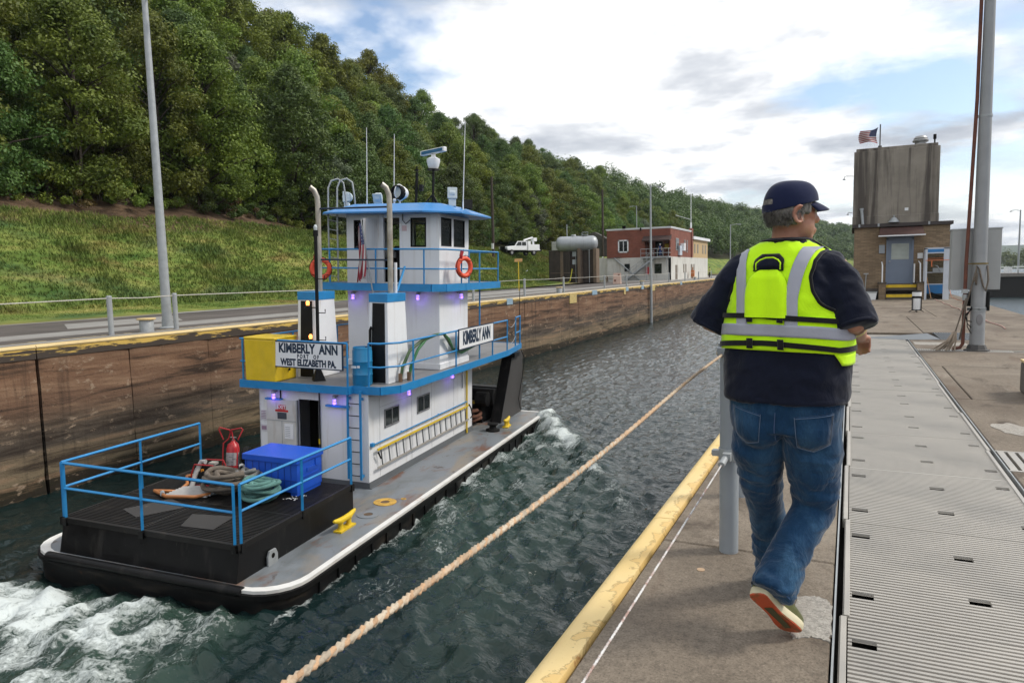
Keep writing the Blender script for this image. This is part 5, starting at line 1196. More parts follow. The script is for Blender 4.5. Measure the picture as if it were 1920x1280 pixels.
MB().tube([(0, 0, 0), (0, 0, 3.5), (0, 0, 14)], [.15, .14, .07], 10).build('pole', M['galv'], sl_, smooth=40)
MB().tube([(0, 0, 13.9), (.4, .3, 14.0), (.75, .5, 13.95)], .035, 6).bx(.6, .95, .35, .6, 13.82, 13.98).build('lamp_arm', M['galv'], sl_)
for (nm, lb, ct, x, y, h, m, r) in (('utility_pole', 'wooden utility pole at the top of the bank right of the wheelhouse', 'utility pole', -41.0, 80.4, 10.6, 'bark', .2), ('utility_pole', 'tall wooden utility pole left of the red brick building', 'utility pole', -41.5, 126, 14.5, 'bark', .24), ('vent_pole', 'thin pale pole standing behind the grey tank', 'pole', -45.5, 118, 5.5, 'galv', .12)):
    t = pole_(nm, lb, ct, x, y, h, r, r*.75, M[m], float(hillz(x, y))-.3)
    if nm == 'utility_pole': MB().bx(-.14, .14, -.24, -.06, 1.6, 2.3).build('meter_box', M['signwhite'], t)
for (lb, x, y, h, base, a) in (('pale lamp post with a single arm on the slope behind the brick building', -44, 158, 11.5, 4.5, -1), ('pale lamp post with a curved arm beyond the yellow annex', -22, 148, 10.2, 0, 1)):
    t = pole_('lamp_post', lb, 'lamp post', x, y, h, .13, .09, M['galv'], base)
    MB().tube([(0, 0, h-.2), (a*.8, .4, h+.05), (a*1.5, .8, h+.02)], .05, 6).bx(a*1.2, a*1.9, .7, 1.0, h-.1, h+.06).build('lamp_arm', M['galv'], t)
t = empty('marker_sign', 'thin yellow post with an orange topped sign on the esplanade', 'sign', (-25.4, 54.4, 0)); MB().rod((0, 0, 0), (0, 0, 2.55), .035, 6).build('post', M['yellow'], t); MB().bx(-.35, .35, -.02, .02, 2.45, 2.72).build('board', mat('sign_orange', (.7, .4, .16), .6), t)
t = empty('rubbish_cart', 'small white wheeled cart standing on the grass beyond the esplanade', 'cart', (-40.5, 88.5, .35), .5)
MB().hexa([(-.35, -.3, .25), (.35, -.3, .25), (.35, .3, .25), (-.35, .3, .25), (-.5, -.4, 1.15), (.5, -.4, 1.15), (.5, .4, 1.15), (-.5, .4, 1.15)]).obx((.1, 0, 1.35), (.9, .8, .08), (0, -.35, 0)).build('body', M['signwhite'], t)
for s in (-.4, .4): MB().lathe([(.17, -.04), (.17, .04)], (.1, s, .17), 12, axis='y').build('wheel', M['rubber'], t)
# the tank on its concrete piers
tk = empty('storage_tank', 'grey cylindrical tank lying on tall brown concrete piers', 'tank', (-33.5, 89.5, 0))
tc = mat('pier_shaded_brown', (.055, .042, .034), .9, var=.3, vs=1.5, bump=.3, stains=[((.02, .016, .013), (2, 2, .2), .45, .7, .8), ((.15, .10, .065), (1.5, 1.5, .15), .62, .75, .5)])  # shade of the piers' downstream faces is put into this dark brown, plus stains
tl = mat('pier_lit_brown', (.16, .115, .08), .9, var=.2, vs=2)  # same concrete where the sun reaches it: light painted into the colour
for (a, b, y0, m, h) in ((-3.7, -.65, 0, tc, 4.45), (.55, .95, -.35, tl, 4.6), (-.65, .5, .5, tc, 4.5), (1.0, 2.75, .6, tc, 4.4), (2.6, 3.05, .1, tl, 4.5)):
    MB().bx(a, b, y0, y0+1.3, 0, h).build('pier', m, tk, bevel=.03)
MB().bx(-2.0, -1.6, -.08, 0, 0, 4.4).bx(-3.5, .4, -.05, 0, 1.35, 1.42).each('pilaster', tl, tk)  # strips wear the painted sunlit brown
for z in (4.2, 3.15): MB().bx(-.45, .1, .44, .5, z-.65, z).each('sign_plate', mat('plate_pale', (.42, .46, .5), .6), tk)
tank = MB().lathe([(.02, -3.0), (.5, -2.95), (.85, -2.75), (.98, -2.4), (1.0, -2.2), (1.0, 1.9), (.97, 2.1), (.8, 2.4), (.4, 2.6), (.02, 2.65)], (0, 0, 0), 30, axis='x').build('vessel', mat('tank_grey', (.36, .38, .40), .45, .3, var=.1, vs=1.5, stains=[((.25, .2, .16), (2, 2, 1), .62, .8, .5)]), tk, smooth=40)
tank.location = (.35, .6, 5.25); tank.rotation_euler = (0, 0, R_(14))
mb = MB()
for x in (-.8, .9): mb.torus((x, 0, 0), 1.01, .035, 'x', 26, 6)
mb.build('band', M['galv'], tank); MB().lathe([(.35, .9), (.35, 1.12), (.3, 1.2)], (-.6, 0, 0), 14).bx(.5, 1.3, -.3, .3, 1.12, 1.2).rod((.5, .3, .9), (.5, .3, 1.5), .03).rod((1.3, .3, .9), (1.3, .3, 1.5), .03).rod((.5, .3, 1.5), (1.3, .3, 1.5), .03).each('manway', M['galv'], tank)
MB().rod((.05, .4, 0), (.05, .4, 3.6), .05).rod((2.1, .0, 0), (2.1, 0, 4.4), .045).each('riser_pipe', M['galv'], tk)
t = empty('fuel_hose', 'yellow hose and frame lying at the foot of the brown tank piers', 'hose', (-33.9, 88.3, 0)); MB().tube([(-.9, 0, .05), (-.2, .1, .1), (.2, 0, .3), (.35, .1, 1.2), (.45, .2, 1.9)], .06, 6).bx(-1, .2, -.1, .1, 0, .1).build('hose', mat('hose_yellow', (.6, .55, .04), .6), t)
# truck
hz = lambda x, y: float(hillz(x, y))
tkx, tky = -43.3, 93.0
tr = empty('utility_truck', 'white crew cab utility truck with crane body parked on top of the bank', 'truck', (tkx, tky, hz(tkx, tky)+.50), R_(246)); tr.scale = (.98, .98, .98)
wp = M['signwhite']
# length along local x: front at +x
cabp = [(3.0, .75), (3.05, 1.25), (1.55, 1.38), (1.0, 2.05), (-.75, 2.08), (-.85, .75)]
MB().prism(cabp, -.95, .95, axis='y').build('cab', wp, tr, bevel=.06)
for s in (-1, 1):
    MB().prism([(1.35, 1.42), (.95, 1.96), (.3, 1.98), (.3, 1.42)], s*.955, s*.965, axis='y').prism([(.2, 1.42), (.2, 1.98), (-.6, 1.98), (-.6, 1.42)], s*.955, s*.965, axis='y').build('side_window', M['darkglass'], tr)
    MB().bx(2.98, 3.08, s*.62-.16, s*.62+.16, .95, 1.2).build('headlight', M['lens'], tr)
MB().prism([(1.56, 1.39), (1.02, 2.03), (1.04, 2.06), (1.6, 1.4)], -.85, .85, axis='y').build('windscreen', M['darkglass'], tr)
MB().bx(3.0, 3.25, -1.0, 1.0, .45, .85).bx(3.02, 3.2, -.5, .5, .85, 1.3).bx(3.2, 3.26, -.95, .95, .85, .92).build('bumper', M['rubber'], tr, bevel=.03)
MB().bx(-3.3, 2.9, -.45, .45, .5, .75).build('chassis', M['dark'], tr)
bd = MB().bx(-3.2, -.95, -1.05, -.5, .8, 1.6).bx(-3.2, -.95, .5, 1.05, .8, 1.6).bx(-3.4, -.95, -1.05, 1.05, .72, .85).bx(-1.5, -.95, -1.0, 1.0, .8, 2.1).build('service_body', wp, tr, bevel=.02)
MB().bx(-3.6, -3.3, -1.05, 1.05, .6, .85).build('rear_bumper', M['rubber'], tr)
MB().rod((-2.6, .3, 1.5), (-2.6, .3, 2.3), .16).obx((-1.6, .3, 2.45), (1.8, .22, .22), (0, R_(14), 0)).bx(-3.1, -2.4, .0, .6, 2.1, 2.6).each('crane', wp, tr, bevel=.03)
for x in (2.2, -2.1):
    for s in (-1, 1):
        w_ = MB().lathe([(.3, -.14), (.42, -.12), (.42, .12), (.3, .14)], (x, s*.88, .42), 20, axis='y').build('wheel', M['rubber'], tr, smooth=40); MB().lathe([(.22, -.15), (.22, .15)], (x, s*.88, .42), 14, axis='y').build('rim', M['steel'], w_)
# things stored on the bank top behind the tank
for lb, x, y, kx in (('pale caged liquid tote on the bank beside the grey tank', -46.2, 115, 0), ('second caged tote with a cream side next to the first', -43.6, 113.5, 1)):
    t = empty('liquid_tote', lb, 'container', (x, y, hz(x, y)), .2)
    MB().bx(-.8, .8, -.6, .6, .2, 1.9).build('bottle', mat('tote_white', (.5, .5, .47) if kx == 0 else (.52, .46, .33), .6), t, bevel=.06); MB().bx(-.85, .85, -.65, .65, 0, .2).build('pallet', M['bark'], t)
    mb = MB()
    for i in range(7): mb.rod((-.84+i*.28, -.64, .2), (-.84+i*.28, -.64, 1.95), .025, 4)
    for z in (.6, 1.1, 1.6, 1.95): mb.rod((-.85, -.64, z), (.85, -.64, z), .025, 4).rod((.84, -.64, z), (.84, .64, z), .025, 4)
    mb.build('cage', M['galv'], t)
sh = empty('shed', 'dark weathered shed with pitched roof behind the grey tank', 'shed', (-43.5, 128, 4.2), .15)
MB().bx(-2.4, 2.4, -2, 2, 0, 3.2).build('wall', mat('shed_boards', (.06, .055, .05), .9, var=.3), sh); MB().prism([(-2.7, 3.1), (2.7, 3.1), (0, 4.6)], -2.2, 2.2, axis='y').build('roof', mat('shed_roof', (.08, .075, .07), .9), sh); MB().bx(-.5, .5, -2.05, -2, 0, 2.1).build('door', M['dark'], sh)
# picnic table and pink A-board
t = empty('picnic_table', 'brown wooden picnic table in front of the white retaining wall', 'picnic table', (-29.4, 93.2, 0), .2)
wd = mat('picnic_wood', (.14, .085, .045), .8, var=.25)
for i in range(4): MB().bx(-.95, .95, -.36+i*.19, -.20+i*.19, .72, .76).build('plank', wd, t)
for s in (-1, 1):
    MB().bx(-.95, .95, s*.75-.14, s*.75+.14, .42, .46).build('seat', wd, t)
    for x in (-.7, .7): MB().rod((x, s*.2, .72), (x, s*.75, 0), .05, 4).build('leg', wd, t)
t = empty('sandwich_board', 'pale pink upright board standing before the picnic table', 'sign', (-24.5, 79.5, 0), .1); MB().hexa([(-.45, -.3, 0), (.45, -.3, 0), (.45, .3, 0), (-.45, .3, 0), (-.42, -.05, 1.25), (.42, -.05, 1.25), (.42, .05, 1.25), (-.42, .05, 1.25)]).build('board', mat('board_pink', (.58, .40, .32), .6), t); MB().bx(-.3, -.1, -.28, -.24, .3, .5).bx(.1, .3, -.12, -.08, .95, 1.1).build('print', mat('print_brown', (.2, .08, .05), .6), t)
# ------------------------------------------------ brick building with white basement
def brickmat(name, c1, c2, mort, sc, sx=1.0):
    m, t, p = newmat(name); v = coords(t); sp = N(t, 'ShaderNodeSeparateXYZ'); t.links.new(v, sp.inputs[0])
    cb = N(t, 'ShaderNodeCombineXYZ'); t.links.new(node_math(t, 'ADD', sp.outputs[0], sp.outputs[1]), cb.inputs[0]); t.links.new(sp.outputs[2], cb.inputs[1])
    b = N(t, 'ShaderNodeTexBrick'); b.inputs['Color1'].default_value = c4(c1); b.inputs['Color2'].default_value = c4(c2); b.inputs['Mortar'].default_value = c4(mort)
    b.inputs['Scale'].default_value = sc; b.inputs['Mortar Size'].default_value = .012; b.inputs['Brick Width'].default_value = .62; b.inputs['Row Height'].default_value = .17; b.inputs['Bias'].default_value = 0
    t.links.new(cb.outputs[0], b.inputs[0])
    col = node_mix(t, node_ramp(t, node_noise(t, v, .7, 5), (.4, 0), (.75, .6)), b.outputs[0], tuple(q*.6 for q in c1)); t.links.new(col, p.inputs['Base Color']); p.inputs['Roughness'].default_value = .85
    node_bump(t, p, b.outputs[1], -.5, .01); return m
M['redbrick'] = brickmat('red_brick', (.20, .058, .036), (.26, .078, .048), (.2, .12, .09), 1.6)
M['wwall'] = mat('white_wash_wall', (.58, .57, .53), .85, var=.08, vs=.6, bump=.2, stains=[((.25, .2, .15), (1.2, 1.2, .2), .56, .75, .7), ((.1, .08, .06), (2.5, 2.5, .3), .66, .8, .7)])
rb = empty('brick_building', 'red brick lock office above a white washed basement with an outside stair', 'building', (-23.3, 101.3, 0))
X0 = -9.45
wl = MB().bx(X0, 0, 0, .3, 0, 3.35).bx(-.3, 0, 0, 29, 0, 3.35).each('basement_wall', M['wwall'], rb)
mb = MB(); wallx(mb, 0, X0, 0, 3.35, 7.5, [(-7.72, -6.2, 4.15, 5.95), (-3.7, -.15, 3.4, 5.9)], 'y', .3)
mb.bx(-.02-.3, -.02, .3, 14.5, 3.35, 7.5).bx(X0, X0+.3, .3, 14.5, 3.35, 7.5).bx(X0, 0, 14.2, 14.5, 3.35, 7.5).build('wall', M['redbrick'], rb)
MB().bx(X0-.12, .12, -.12, 14.6, 7.5, 7.62).build('roof', M['signwhite'], rb)
MB().bx(X0-.05, .06, -.05, 14.5, 7.38, 7.5).build('parapet_trim', M['signwhite'], rb)
wf = MB()
for a, b, c_, d_ in ((-7.75, -6.17, 4.12, 4.3), (-7.75, -6.17, 5.8, 5.98), (-7.75, -7.57, 4.12, 5.98), (-6.35, -6.17, 4.12, 5.98), (-6.98, -6.9, 4.12, 5.98)): wf.bx(a, b, -.03, .1, c_, d_)
wf = wf.build('window', M['signwhite'], rb); MB().bx(-7.6, -6.3, .1, .14, 4.2, 5.9).build('pane', M['darkglass'], wf)
MB().bx(-3.7, -.15, 1.6, 1.7, 3.4, 5.9).bx(-3.75, -3.65, .3, 1.6, 3.4, 5.9).build('porch_recess', M['redbrick'], rb); dd_ = MB().bx(-2.6, -1.5, 1.55, 1.6, 3.45, 5.6).build('door', M['dark'], rb)
MB().bx(-1.2, -.6, 1.5, 1.55, 4.5, 5.2).build('yellow_notice', M['yellow'], rb)
MB().hexa([(-3.9, -1.1, 5.55), (.1, -1.1, 5.55), (.1, .2, 5.9), (-3.9, .2, 5.9), (-3.9, -1.1, 5.75), (.1, -1.1, 5.75), (.1, .2, 6.5), (-3.9, .2, 6.5)]).build('canopy', mat('canopy_brown', (.05, .028, .024), .8), rb)
MB().bx(-4.0, .05, -1.3, 0, 3.2, 3.4).bx(-3.2, -3.1, -1.2, -1.1, 0, 3.2).bx(-.3, -.2, -1.2, -1.1, 1.5, 3.2).build('balcony', M['galv'], rb)
mb = MB()
for z in (3.9, 4.5): mb.rod((-4.0, -1.28, z), (.0, -1.28, z), .035, 5).rod((0, -1.28, z), (0, 0, z), .035, 5)
for x in np.linspace(-4, 0, 6): mb.rod((x, -1.28, 3.4), (x, -1.28, 4.5), .035, 5)
mb.build('balcony_rail', M['galv'], rb)
st = MB().hexa([(-6.6, -1.3, .1), (-6.2, -1.3, .1), (-6.2, -1.2, .1), (-6.6, -1.2, .1), (-2.3, -1.3, 3.25), (-1.9, -1.3, 3.25), (-1.9, -1.2, 3.25), (-2.3, -1.2, 3.25)]).hexa([(-6.6, -.3, .1), (-6.2, -.3, .1), (-6.2, -.2, .1), (-6.6, -.2, .1), (-2.3, -.3, 3.25), (-1.9, -.3, 3.25), (-1.9, -.2, 3.25), (-2.3, -.2, 3.25)]).build('stair', M['galv'], rb)
for i in range(15): MB().bx(-6.4+i*.29, -6.1+i*.29, -1.2, -.3, .2+i*.21, .24+i*.21).each('step', M['galv'], st)
mb = MB()
for dz_ in (.55, 1.0): mb.rod((-6.4, -1.28, .15+dz_), (-2.1, -1.28, 3.3+dz_), .03, 5)
for i in range(6): mb.rod((-6.4+i*.86, -1.28, .15+i*.63), (-6.4+i*.86, -1.28, 1.15+i*.63), .03, 5)
mb.each('handrail', M['galv'], st)
for (a, b, c_, d_) in ((-6.75, -6.0, 1.4, 2.45), (-2.3, -1.3, 1.0, 2.35)):
    f_ = MB().bx(a-.06, b+.06, -.03, .0, c_-.06, d_+.06).build('window', mat('frame_grey', (.3, .29, .27), .7), rb); MB().bx(a, b, -.05, -.03, c_, d_).build('pane', M['darkglass'], f_)
MB().bx(-3.5, -3.1, -.35, -.02, .9, 1.95).build('red_cabinet', M['red'], rb)
for (ya, yb_, c_, d_) in ((3.3, 5.3, 4.3, 6.1), (9.2, 10.0, 4.2, 6.0), (10.9, 11.5, 4.1, 6.0)):
    f_ = MB().bx(0, .04, ya, yb_, c_, d_).build('window', mat('frame_grey', (.3, .29, .27), .7), rb); MB().bx(.04, .06, ya+.12, yb_-.12, c_+.1, d_-.1).build('pane', M['darkglass'], f_)
MB().bx(.02, .6, 6.4, 7.4, 4.3, 5.4).build('window_unit', M['signwhite'], rb); MB().bx(.0, .3, 4.9, 6.4, 3.6, 5.0).build('sign_panel', mat('panel_blue_white', (.5, .55, .62), .6, var=.3, vs=3), rb)
for (ya, yb_, c_, d_) in ((3.0, 4.4, .05, 2.15), (8.5, 9.2, 1.0, 2.3), (10.0, 10.7, 1.0, 2.3), (14.2, 15.3, .05, 2.3), (16.3, 17.0, 1.0, 2.3)):
    MB().bx(0, .03, ya, yb_, c_, d_).build('door' if d_-c_ > 1.8 else 'window', mat('frame_brown', (.16, .13, .1), .7), rb)
MB().bx(-.3, .15, 14.3, 15.4, 3.4, 8.0).build('chimney', M['redbrick'], rb)
an_ = MB().rod((-.1, 14.8, 8), (-.1, 14.8, 13.4), .05, 6).lathe([(.14, 8.0), (.14, 8.9)], (-.1, 14.8, 0), 10).rod((-.1, 14.8, 9.4), (-2.4, 14.0, 10.2), .03, 5).build('roof_aerial', M['signwhite'], rb)
MB().bx(-7.0, -6.55, -.3, .1, 7.6, 8.0).bx(-4.4, -4.2, -.2, .1, 7.2, 7.6).each('roof_lamp', M['dark'], rb)
MB().bx(-1.0, -.02, 15.2, 29.0, 3.35, 6.3).build('annex_wall', mat('annex_yellow', (.50, .36, .19), .8, var=.06), rb); MB().bx(-1.6, .35, 14.9, 29.6, 6.3, 6.75).build('annex_roof', M['signwhite'], rb)
for y in (17.0, 19.5, 24.0, 26.4): MB().bx(-.02, .03, y, y+.95, 4.1, 5.6).build('annex_window', mat('frame_grey2', (.28, .25, .2), .7), rb)
MB().hexa([(X0-6.5, .5, 0), (X0, .5, 0), (X0, .9, 0), (X0-6.5, .9, 0), (X0-6.5, .5, 3.6), (X0, .5, 3.45), (X0, .9, 3.45), (X0-6.5, .9, 3.6)]).build('retaining_wall', M['wwall'], rb)
MB().hexa([(X0-.2, -.2, 3.3), (X0+.1, -.2, 3.3), (X0+.1, .1, 3.3), (X0-.2, .1, 3.3), (X0+1.9, -.25, 3.5), (X0+2.1, -.25, 3.5), (X0+2.1, 0, 3.5), (X0+1.9, 0, 3.5)]).rod((X0+1.2, -.2, 3.35), (X0+5.0, -.35, .1), .09, 6).build('slope_pipe', M['galv'], rb)
t = empty('waste_bin', 'orange waste bin standing against the white basement wall', 'bin', (-22.6, 113.5, 0)); MB().bx(-.25, .25, -.3, .3, .3, 1.3).bx(-.05, .05, -.05, .05, 0, 1.8).build('body', mat('bin_orange', (.45, .15, .04), .6), t)
MB().add([], [])
# ================================================================== RIGHT SIDE
# post and rope fence along the near coping
nf = empty('rope_fence', 'grey steel post fence with a twisted rope on top beside the walking man', 'fence', (-.56, 3.77, 0))
def npost(y, x=0., r=.049):
    p = MB().rod((x, y, 0), (x, y, 1.06), r, 20).build('post', M['greypost'], nf, smooth=40)
    MB().lathe([(.064, 1.05), (.066, 1.055), (.066, 1.09), (.058, 1.095), (.058, 1.115), (.02, 1.12)], (x, y, 0), 20).build('post_cap', M['greypost'], p, smooth=40)
    MB().lathe([(r+.006, .50), (r+.006, .56)], (x, y, 0), 20).bx(x-.085, x-.045, y-.02, y+.02, .515, .545).bx(x-.02, x+.02, y-r-.05, y-r, .51, .55).rod((x-.09, y, .53), (x-.06, y, .53), .014, 6).rod((x+.045, y-.03, .54), (x+.09, y-.04, .53), .014, 8).build('clamp', M['galv'], p, smooth=40)
    MB().rod((x-.005, y-r-.02, .53), (x-.012, y-r-.13, .512), .017, 10).build('turnbuckle', M['galv'], p)
    MB().lathe([(.02, 0), (.02, .003)], (x-.09, y-.3, 0), 12).build('floor_stud', mat('stud_bronze', (.45, .3, .18), .5), p) if y == 0 else None
    return p
npost(0.); npost(.98, -.075); npost(-5.2); npost(4.6, -.03)
# a real three-strand rope
def laid(pts, R, r, m, pitch, par, name='rope', k=3, seg=10):
    P = [Vector(p) for p in pts]; L_ = 0
    mb = MB()
    for s in range(k):
        Q = []; L_ = 0
        for i, p in enumerate(P):
            if i: L_ += (P[i]-P[i-1]).length
            t_ = (P[min(i+1, len(P)-1)]-P[max(i-1, 0)]).normalized(); a = t_.cross(Vector((0, 0, 1))).normalized(); b = a.cross(t_)
            th = 2*math.pi*(L_/pitch+s/k); Q.append(p+R*(math.cos(th)*a+math.sin(th)*b))
        mb.tube(Q, r, 6, True, s if hasattr(m, '__len__') else 0)
    return mb.build(name, m, par, smooth=True)
yr_ = np.linspace(-5.2, -.045, 430); sag = lambda u: 1.058-.035*(1-((u+2.6)/2.6)**2)
rm = mat('orange_white_rope', (.50, .42, .32), .85, var=.3, vs=16, bump=.4, bs=160, stains=[((.46, .24, .10), (9, 4, 9), .48, .62, .6), ((.66, .58, .46), (6, 3, 6), .55, .7, .6)])
ro = mat('orange_strand', (.50, .32, .19), .85, var=.3, vs=20, bump=.4, bs=160, stains=[((.60, .46, .32), (7, 5, 7), .5, .66, .8)])
laid([(0.012*math.sin(y*2)-.03, y, sag(y)) for y in yr_], .0036, .0041, [rm, rm, ro], .029, nf, 'top_rope')
MB().tube([(-.03, -.045, 1.058), (.0, -.052, 1.06), (.055, -.01, 1.06), (.02, .055, 1.06), (-.05, .03, 1.06), (-.052, -.03, 1.06)], .013, 8).build('rope_hitch', rm, nf, smooth=True)
wm, t, p = newmat('wire_cable'); v = coords(t)
n = node_noise(t, v, 1, 5, .7, sc=(14, 9, 14)); t.links.new(node_mix(t, node_ramp(t, n, (.48, 0), (.60, .9)), (.66, .65, .64), (.34, .20, .16)), p.inputs['Base Color']); p.inputs['Roughness'].default_value = .65
laid([(-.012, y, .512-.02*math.sin((y+.15)/5*3.1416)*-1*0-.012*(1-((y+2.6)/2.5)**2)) for y in np.linspace(-5.1, -.17, 520)], .0021, .0024, wm, .020, nf, 'lower_cable')
# lamp pole with cabinet, pipe, bracket bands
pp0 = empty('light_pole', 'thick grey light pole with a cabinet strapped to its back on the right deck', 'pole', (1.955, 14.2, 0))
MB().tube([(0, 0, 0), (-.005, 0, 3), (0, 0, 6.4), (.0, 0, 9)], [.112, .10, .076, .06], 24).build('pole', mat('pole_grey', (.30, .31, .32), .6, .2, var=.1, vs=4, stains=[((.42, .42, .41), (4, 4, 1), .6, .75, .4), ((.2, .17, .15), (6, 6, .8), .64, .8, .5)]), pp0, smooth=40)
mb = MB().lathe([(.19, 0), (.19, .02), (.155, .03), (.13, .10), (.118, .11)], (0, 0, 0), 8).build('base_casting', M['knee'], pp0)
for z in (.72, .70, 3.9): MB().lathe([(.118 if z < 1 else .098, z-.02), (.118 if z < 1 else .098, z+.02)], (0, 0, 0), 22).bx(-.16, -.1, -.03, .02, z-.02, z+.02).build('band', M['galv'], pp0)
MB().lathe([(.111, 1.46), (.111, 1.49)], (0, 0, 0), 22).bx(-.22, .12, -.03, -.0, 1.465, 1.485).build('strap', mat('strap_brass', (.2, .15, .06), .5, .5), pp0)
hh_ = MB().loft([[(.012+.05*math.cos(a)*1, -.113, .54+.085*math.sin(a)*(1.1+.0)) for a in np.linspace(0, 2*math.pi, 18, endpoint=False)], [(.012+.045*math.cos(a), -.124, .54+.08*math.sin(a)*1.1) for a in np.linspace(0, 2*math.pi, 18, endpoint=False)]]).build('hand_hole_cover', mat('cover_grey', (.22, .22, .23), .5, .3), pp0)
cab = MB().bx(-.40, .32, .14, .42, 1.03, 2.06).build('cabinet', mat('cabinet_grey', (.36, .37, .37), .55, .2, var=.08, stains=[((.25, .24, .23), (3, 3, 1), .55, .75, .5)]), pp0, bevel=.01)
MB().bx(-.41, .33, .13, .43, 2.055, 2.075).bx(-.26, -.25, .13, .15, 1.03, 2.05).build('cabinet_rim', M['galv'], cab)
MB().tube([(.12, -.02, .75), (.13, .0, 1.0)], .035, 8).bx(-.2, .14, .12, .2, .75, 1.0).bx(.1, .16, -.02, .06, .68, .95).build('junction_box', M['rubber'], pp0)
pr = mat('rust_pipe', (.13, .045, .028), .75, var=.3, vs=6, bump=.2)
MB().tube([(-.36, -.05, .03), (-.25, -.05, .05), (-.21, -.05, .12), (-.205, -.05, .9), (-.2, -.03, 1.5), (-.13, -.02, 4.2), (-.12, -.02, 6.3)], .028, 10).each('riser_pipe', pr, pp0, smooth=50)
MB().lathe([(.038, .86), (.038, .96)], (-.205, -.05, 0), 10).bx(-.25, -.16, -.09, -.01, .98, 1.05).build('valve', M['galv'], pp0)
for k in range(3): MB().tube([(-.1, -.08, .75-.02*k), (-.17-.02*k, -.1, .6), (-.16, -.1, .42+.05*k), (-.1, -.1, .3+.1*k)], .008, 5).build('cable', M['rubber'], pp0)
rp2 = empty('hanging_rope', 'frayed pale rope tied round the light pole above the hand hole', 'rope', (1.955, 14.2, 0))
MB().tube([(.10, -.06, 1.44), (.12, -.07, 1.2), (.08, -.12, 1.02), (.04, -.13, 1.1), (-.02, -.13, 1.38), (-.06, -.13, 1.44), (-.08, -.13, 1.2), (-.06, -.13, 1.12), (-.05, -.135, 1.32)], .014, 8).tube([(-.06, -.13, 1.4), (-.14, -.11, 1.0), (-.2, -.12, .75), (-.22, -.12, .5), (-.27, -.14, .2)], .013, 8).build('rope', M['ropegrey'], rp2, smooth=True)
bm2 = empty('mop', 'worn mop with a stringy head leaning against the rusty pipe', 'mop', (1.66, 14.05, 0))
MB().tube([(-.05, -.02, .3), (.1, .0, .9)], .012, 6).build('handle', M['ropegrey'], bm2)
mb = MB()
for i in range(26): a = random.uniform(-.12, .12); mb.tube([(-.05+a*.15, -.02, .34), (-.1+a*.6, -.02+random.uniform(-.05, .05), .17), (-.17+a*1.3-random.uniform(0, .12), random.uniform(-.1, .06), .012)], [.012, .011, .006], 4)
mb.build('mop_head', mat('mop_beige', (.33, .27, .21), .9, var=.3), bm2)
# machinery building
M['tanbrick'] = brickmat('tan_brick', (.20, .142, .088), (.31, .222, .138), (.12, .09, .065), 2.6)
M['towcon'] = concrete('tower_concrete', (.275, .245, .205), [((.06, .05, .045), (2.6, 2.6, .12), .46, .62, .85), ((.36, .30, .23), (1.6, 1.6, .12), .60, .78, .5), ((.08, .07, .06), (5, 5, .22), .56, .7, .6)], .2, False)
hb = empty('machinery_house', 'tan brick lock house with a stained concrete tower on its roof', 'building', (0.0, 35.0, 0))
MB().bx(.1, 3.72, 0, 6, .45, 3.12).build('wall', M['tanbrick'], hb); MB().bx(.06, 3.76, -.03, 6, 0, .46).build('plinth', mat('plinth_grey', (.13, .11, .095), .85, var=.2), hb)
MB().bx(.0, 3.82, -.14, 6.1, 3.12, 3.26).build('eaves_trim', mat('eaves_brown', (.05, .04, .038), .7), hb)
mb = MB()
for x in (.25, 1.0, 2.9): mb.bx(x, x+.07, -.16, -.13, 3.14, 3.27)
mb.each('gutter_strap', M['galv'], hb)
tw2 = MB().bx(.02, 3.28, .05, 5.5, 3.26, 6.42).build('tower', M['towcon'], hb, bevel=.02)
MB().bx(.1, 3.2, .12, 5.4, 6.42, 6.55).bx(.0, 3.3, .03, 5.5, 3.26, 3.62).each('tower_ledge', M['towcon'], tw2, bevel=.02)
MB().bx(2.02, 2.16, .03, .06, 3.78, 3.9).build('tower_plate', M['signwhite'], tw2)
MB().lathe([(.22, 6.5), (.22, 6.68), (.30, 6.70), (.31, 6.76), (.26, 6.80), (.27, 6.84), (.2, 6.93), (.05, 6.95)], (2.58, .62, 0), 20).build('roof_vent', M['steel'], tw2, smooth=40)
MB().rod((3.08, .3, 6.5), (3.08, .3, 6.72), .03).lathe([(.06, 6.72), (.06, 6.92)], (3.08, .3, 0), 8).build('roof_beacon', M['rubber'], tw2)
MB().tube([(.0, .3, 5.42), (-.3, .25, 5.44), (-.36, .24, 5.40), (-.37, .24, 5.33)], .018, 6).lathe([(.03, 5.33), (.08, 5.27)], (-.37, .24, 0), 10).tube([(.0, 3, 4.0), (-.18, 3, 4.02), (-.2, 3, 3.95)], .015, 6).lathe([(.02, 3.96), (.06, 3.9)], (-.2, 3, 0), 8).build('wall_lamp', M['galv'], tw2)
MB().rod((.42, -.06, 3.25), (.36, -.02, 3.9), .06, 12).lathe([(.08, 3.88), (.08, 3.97)], (.36, -.02, 0), 12).build('vent_stack', M['galv'], hb)
fm = MB().rod((1.62, -.02, 3.3), (1.62, -.02, 3.6), .03).lathe([(.08, 3.5), (.2, 3.34), (.22, 3.30)], (1.62, -.06, 0), 14).build('flood_lamp', M['galv'], hb, smooth=40)
aw = MB().hexa([(1.05, -.72, 2.70), (2.75, -.72, 2.70), (2.70, 0, 2.85), (1.1, 0, 2.85), (1.05, -.72, 2.74), (2.75, -.72, 2.74), (2.70, 0, 3.12), (1.1, 0, 3.12)]).build('awning', mat('awning_brown', (.065, .03, .024), .85, var=.25, vs=8, bump=.3), hb)
MB().bx(1.02, 2.78, -.74, -.70, 2.68, 2.73).build('awning_edge', M['signwhite'], aw)
dm = mat('door_blue_grey', (.17, .21, .28), .5, var=.05)
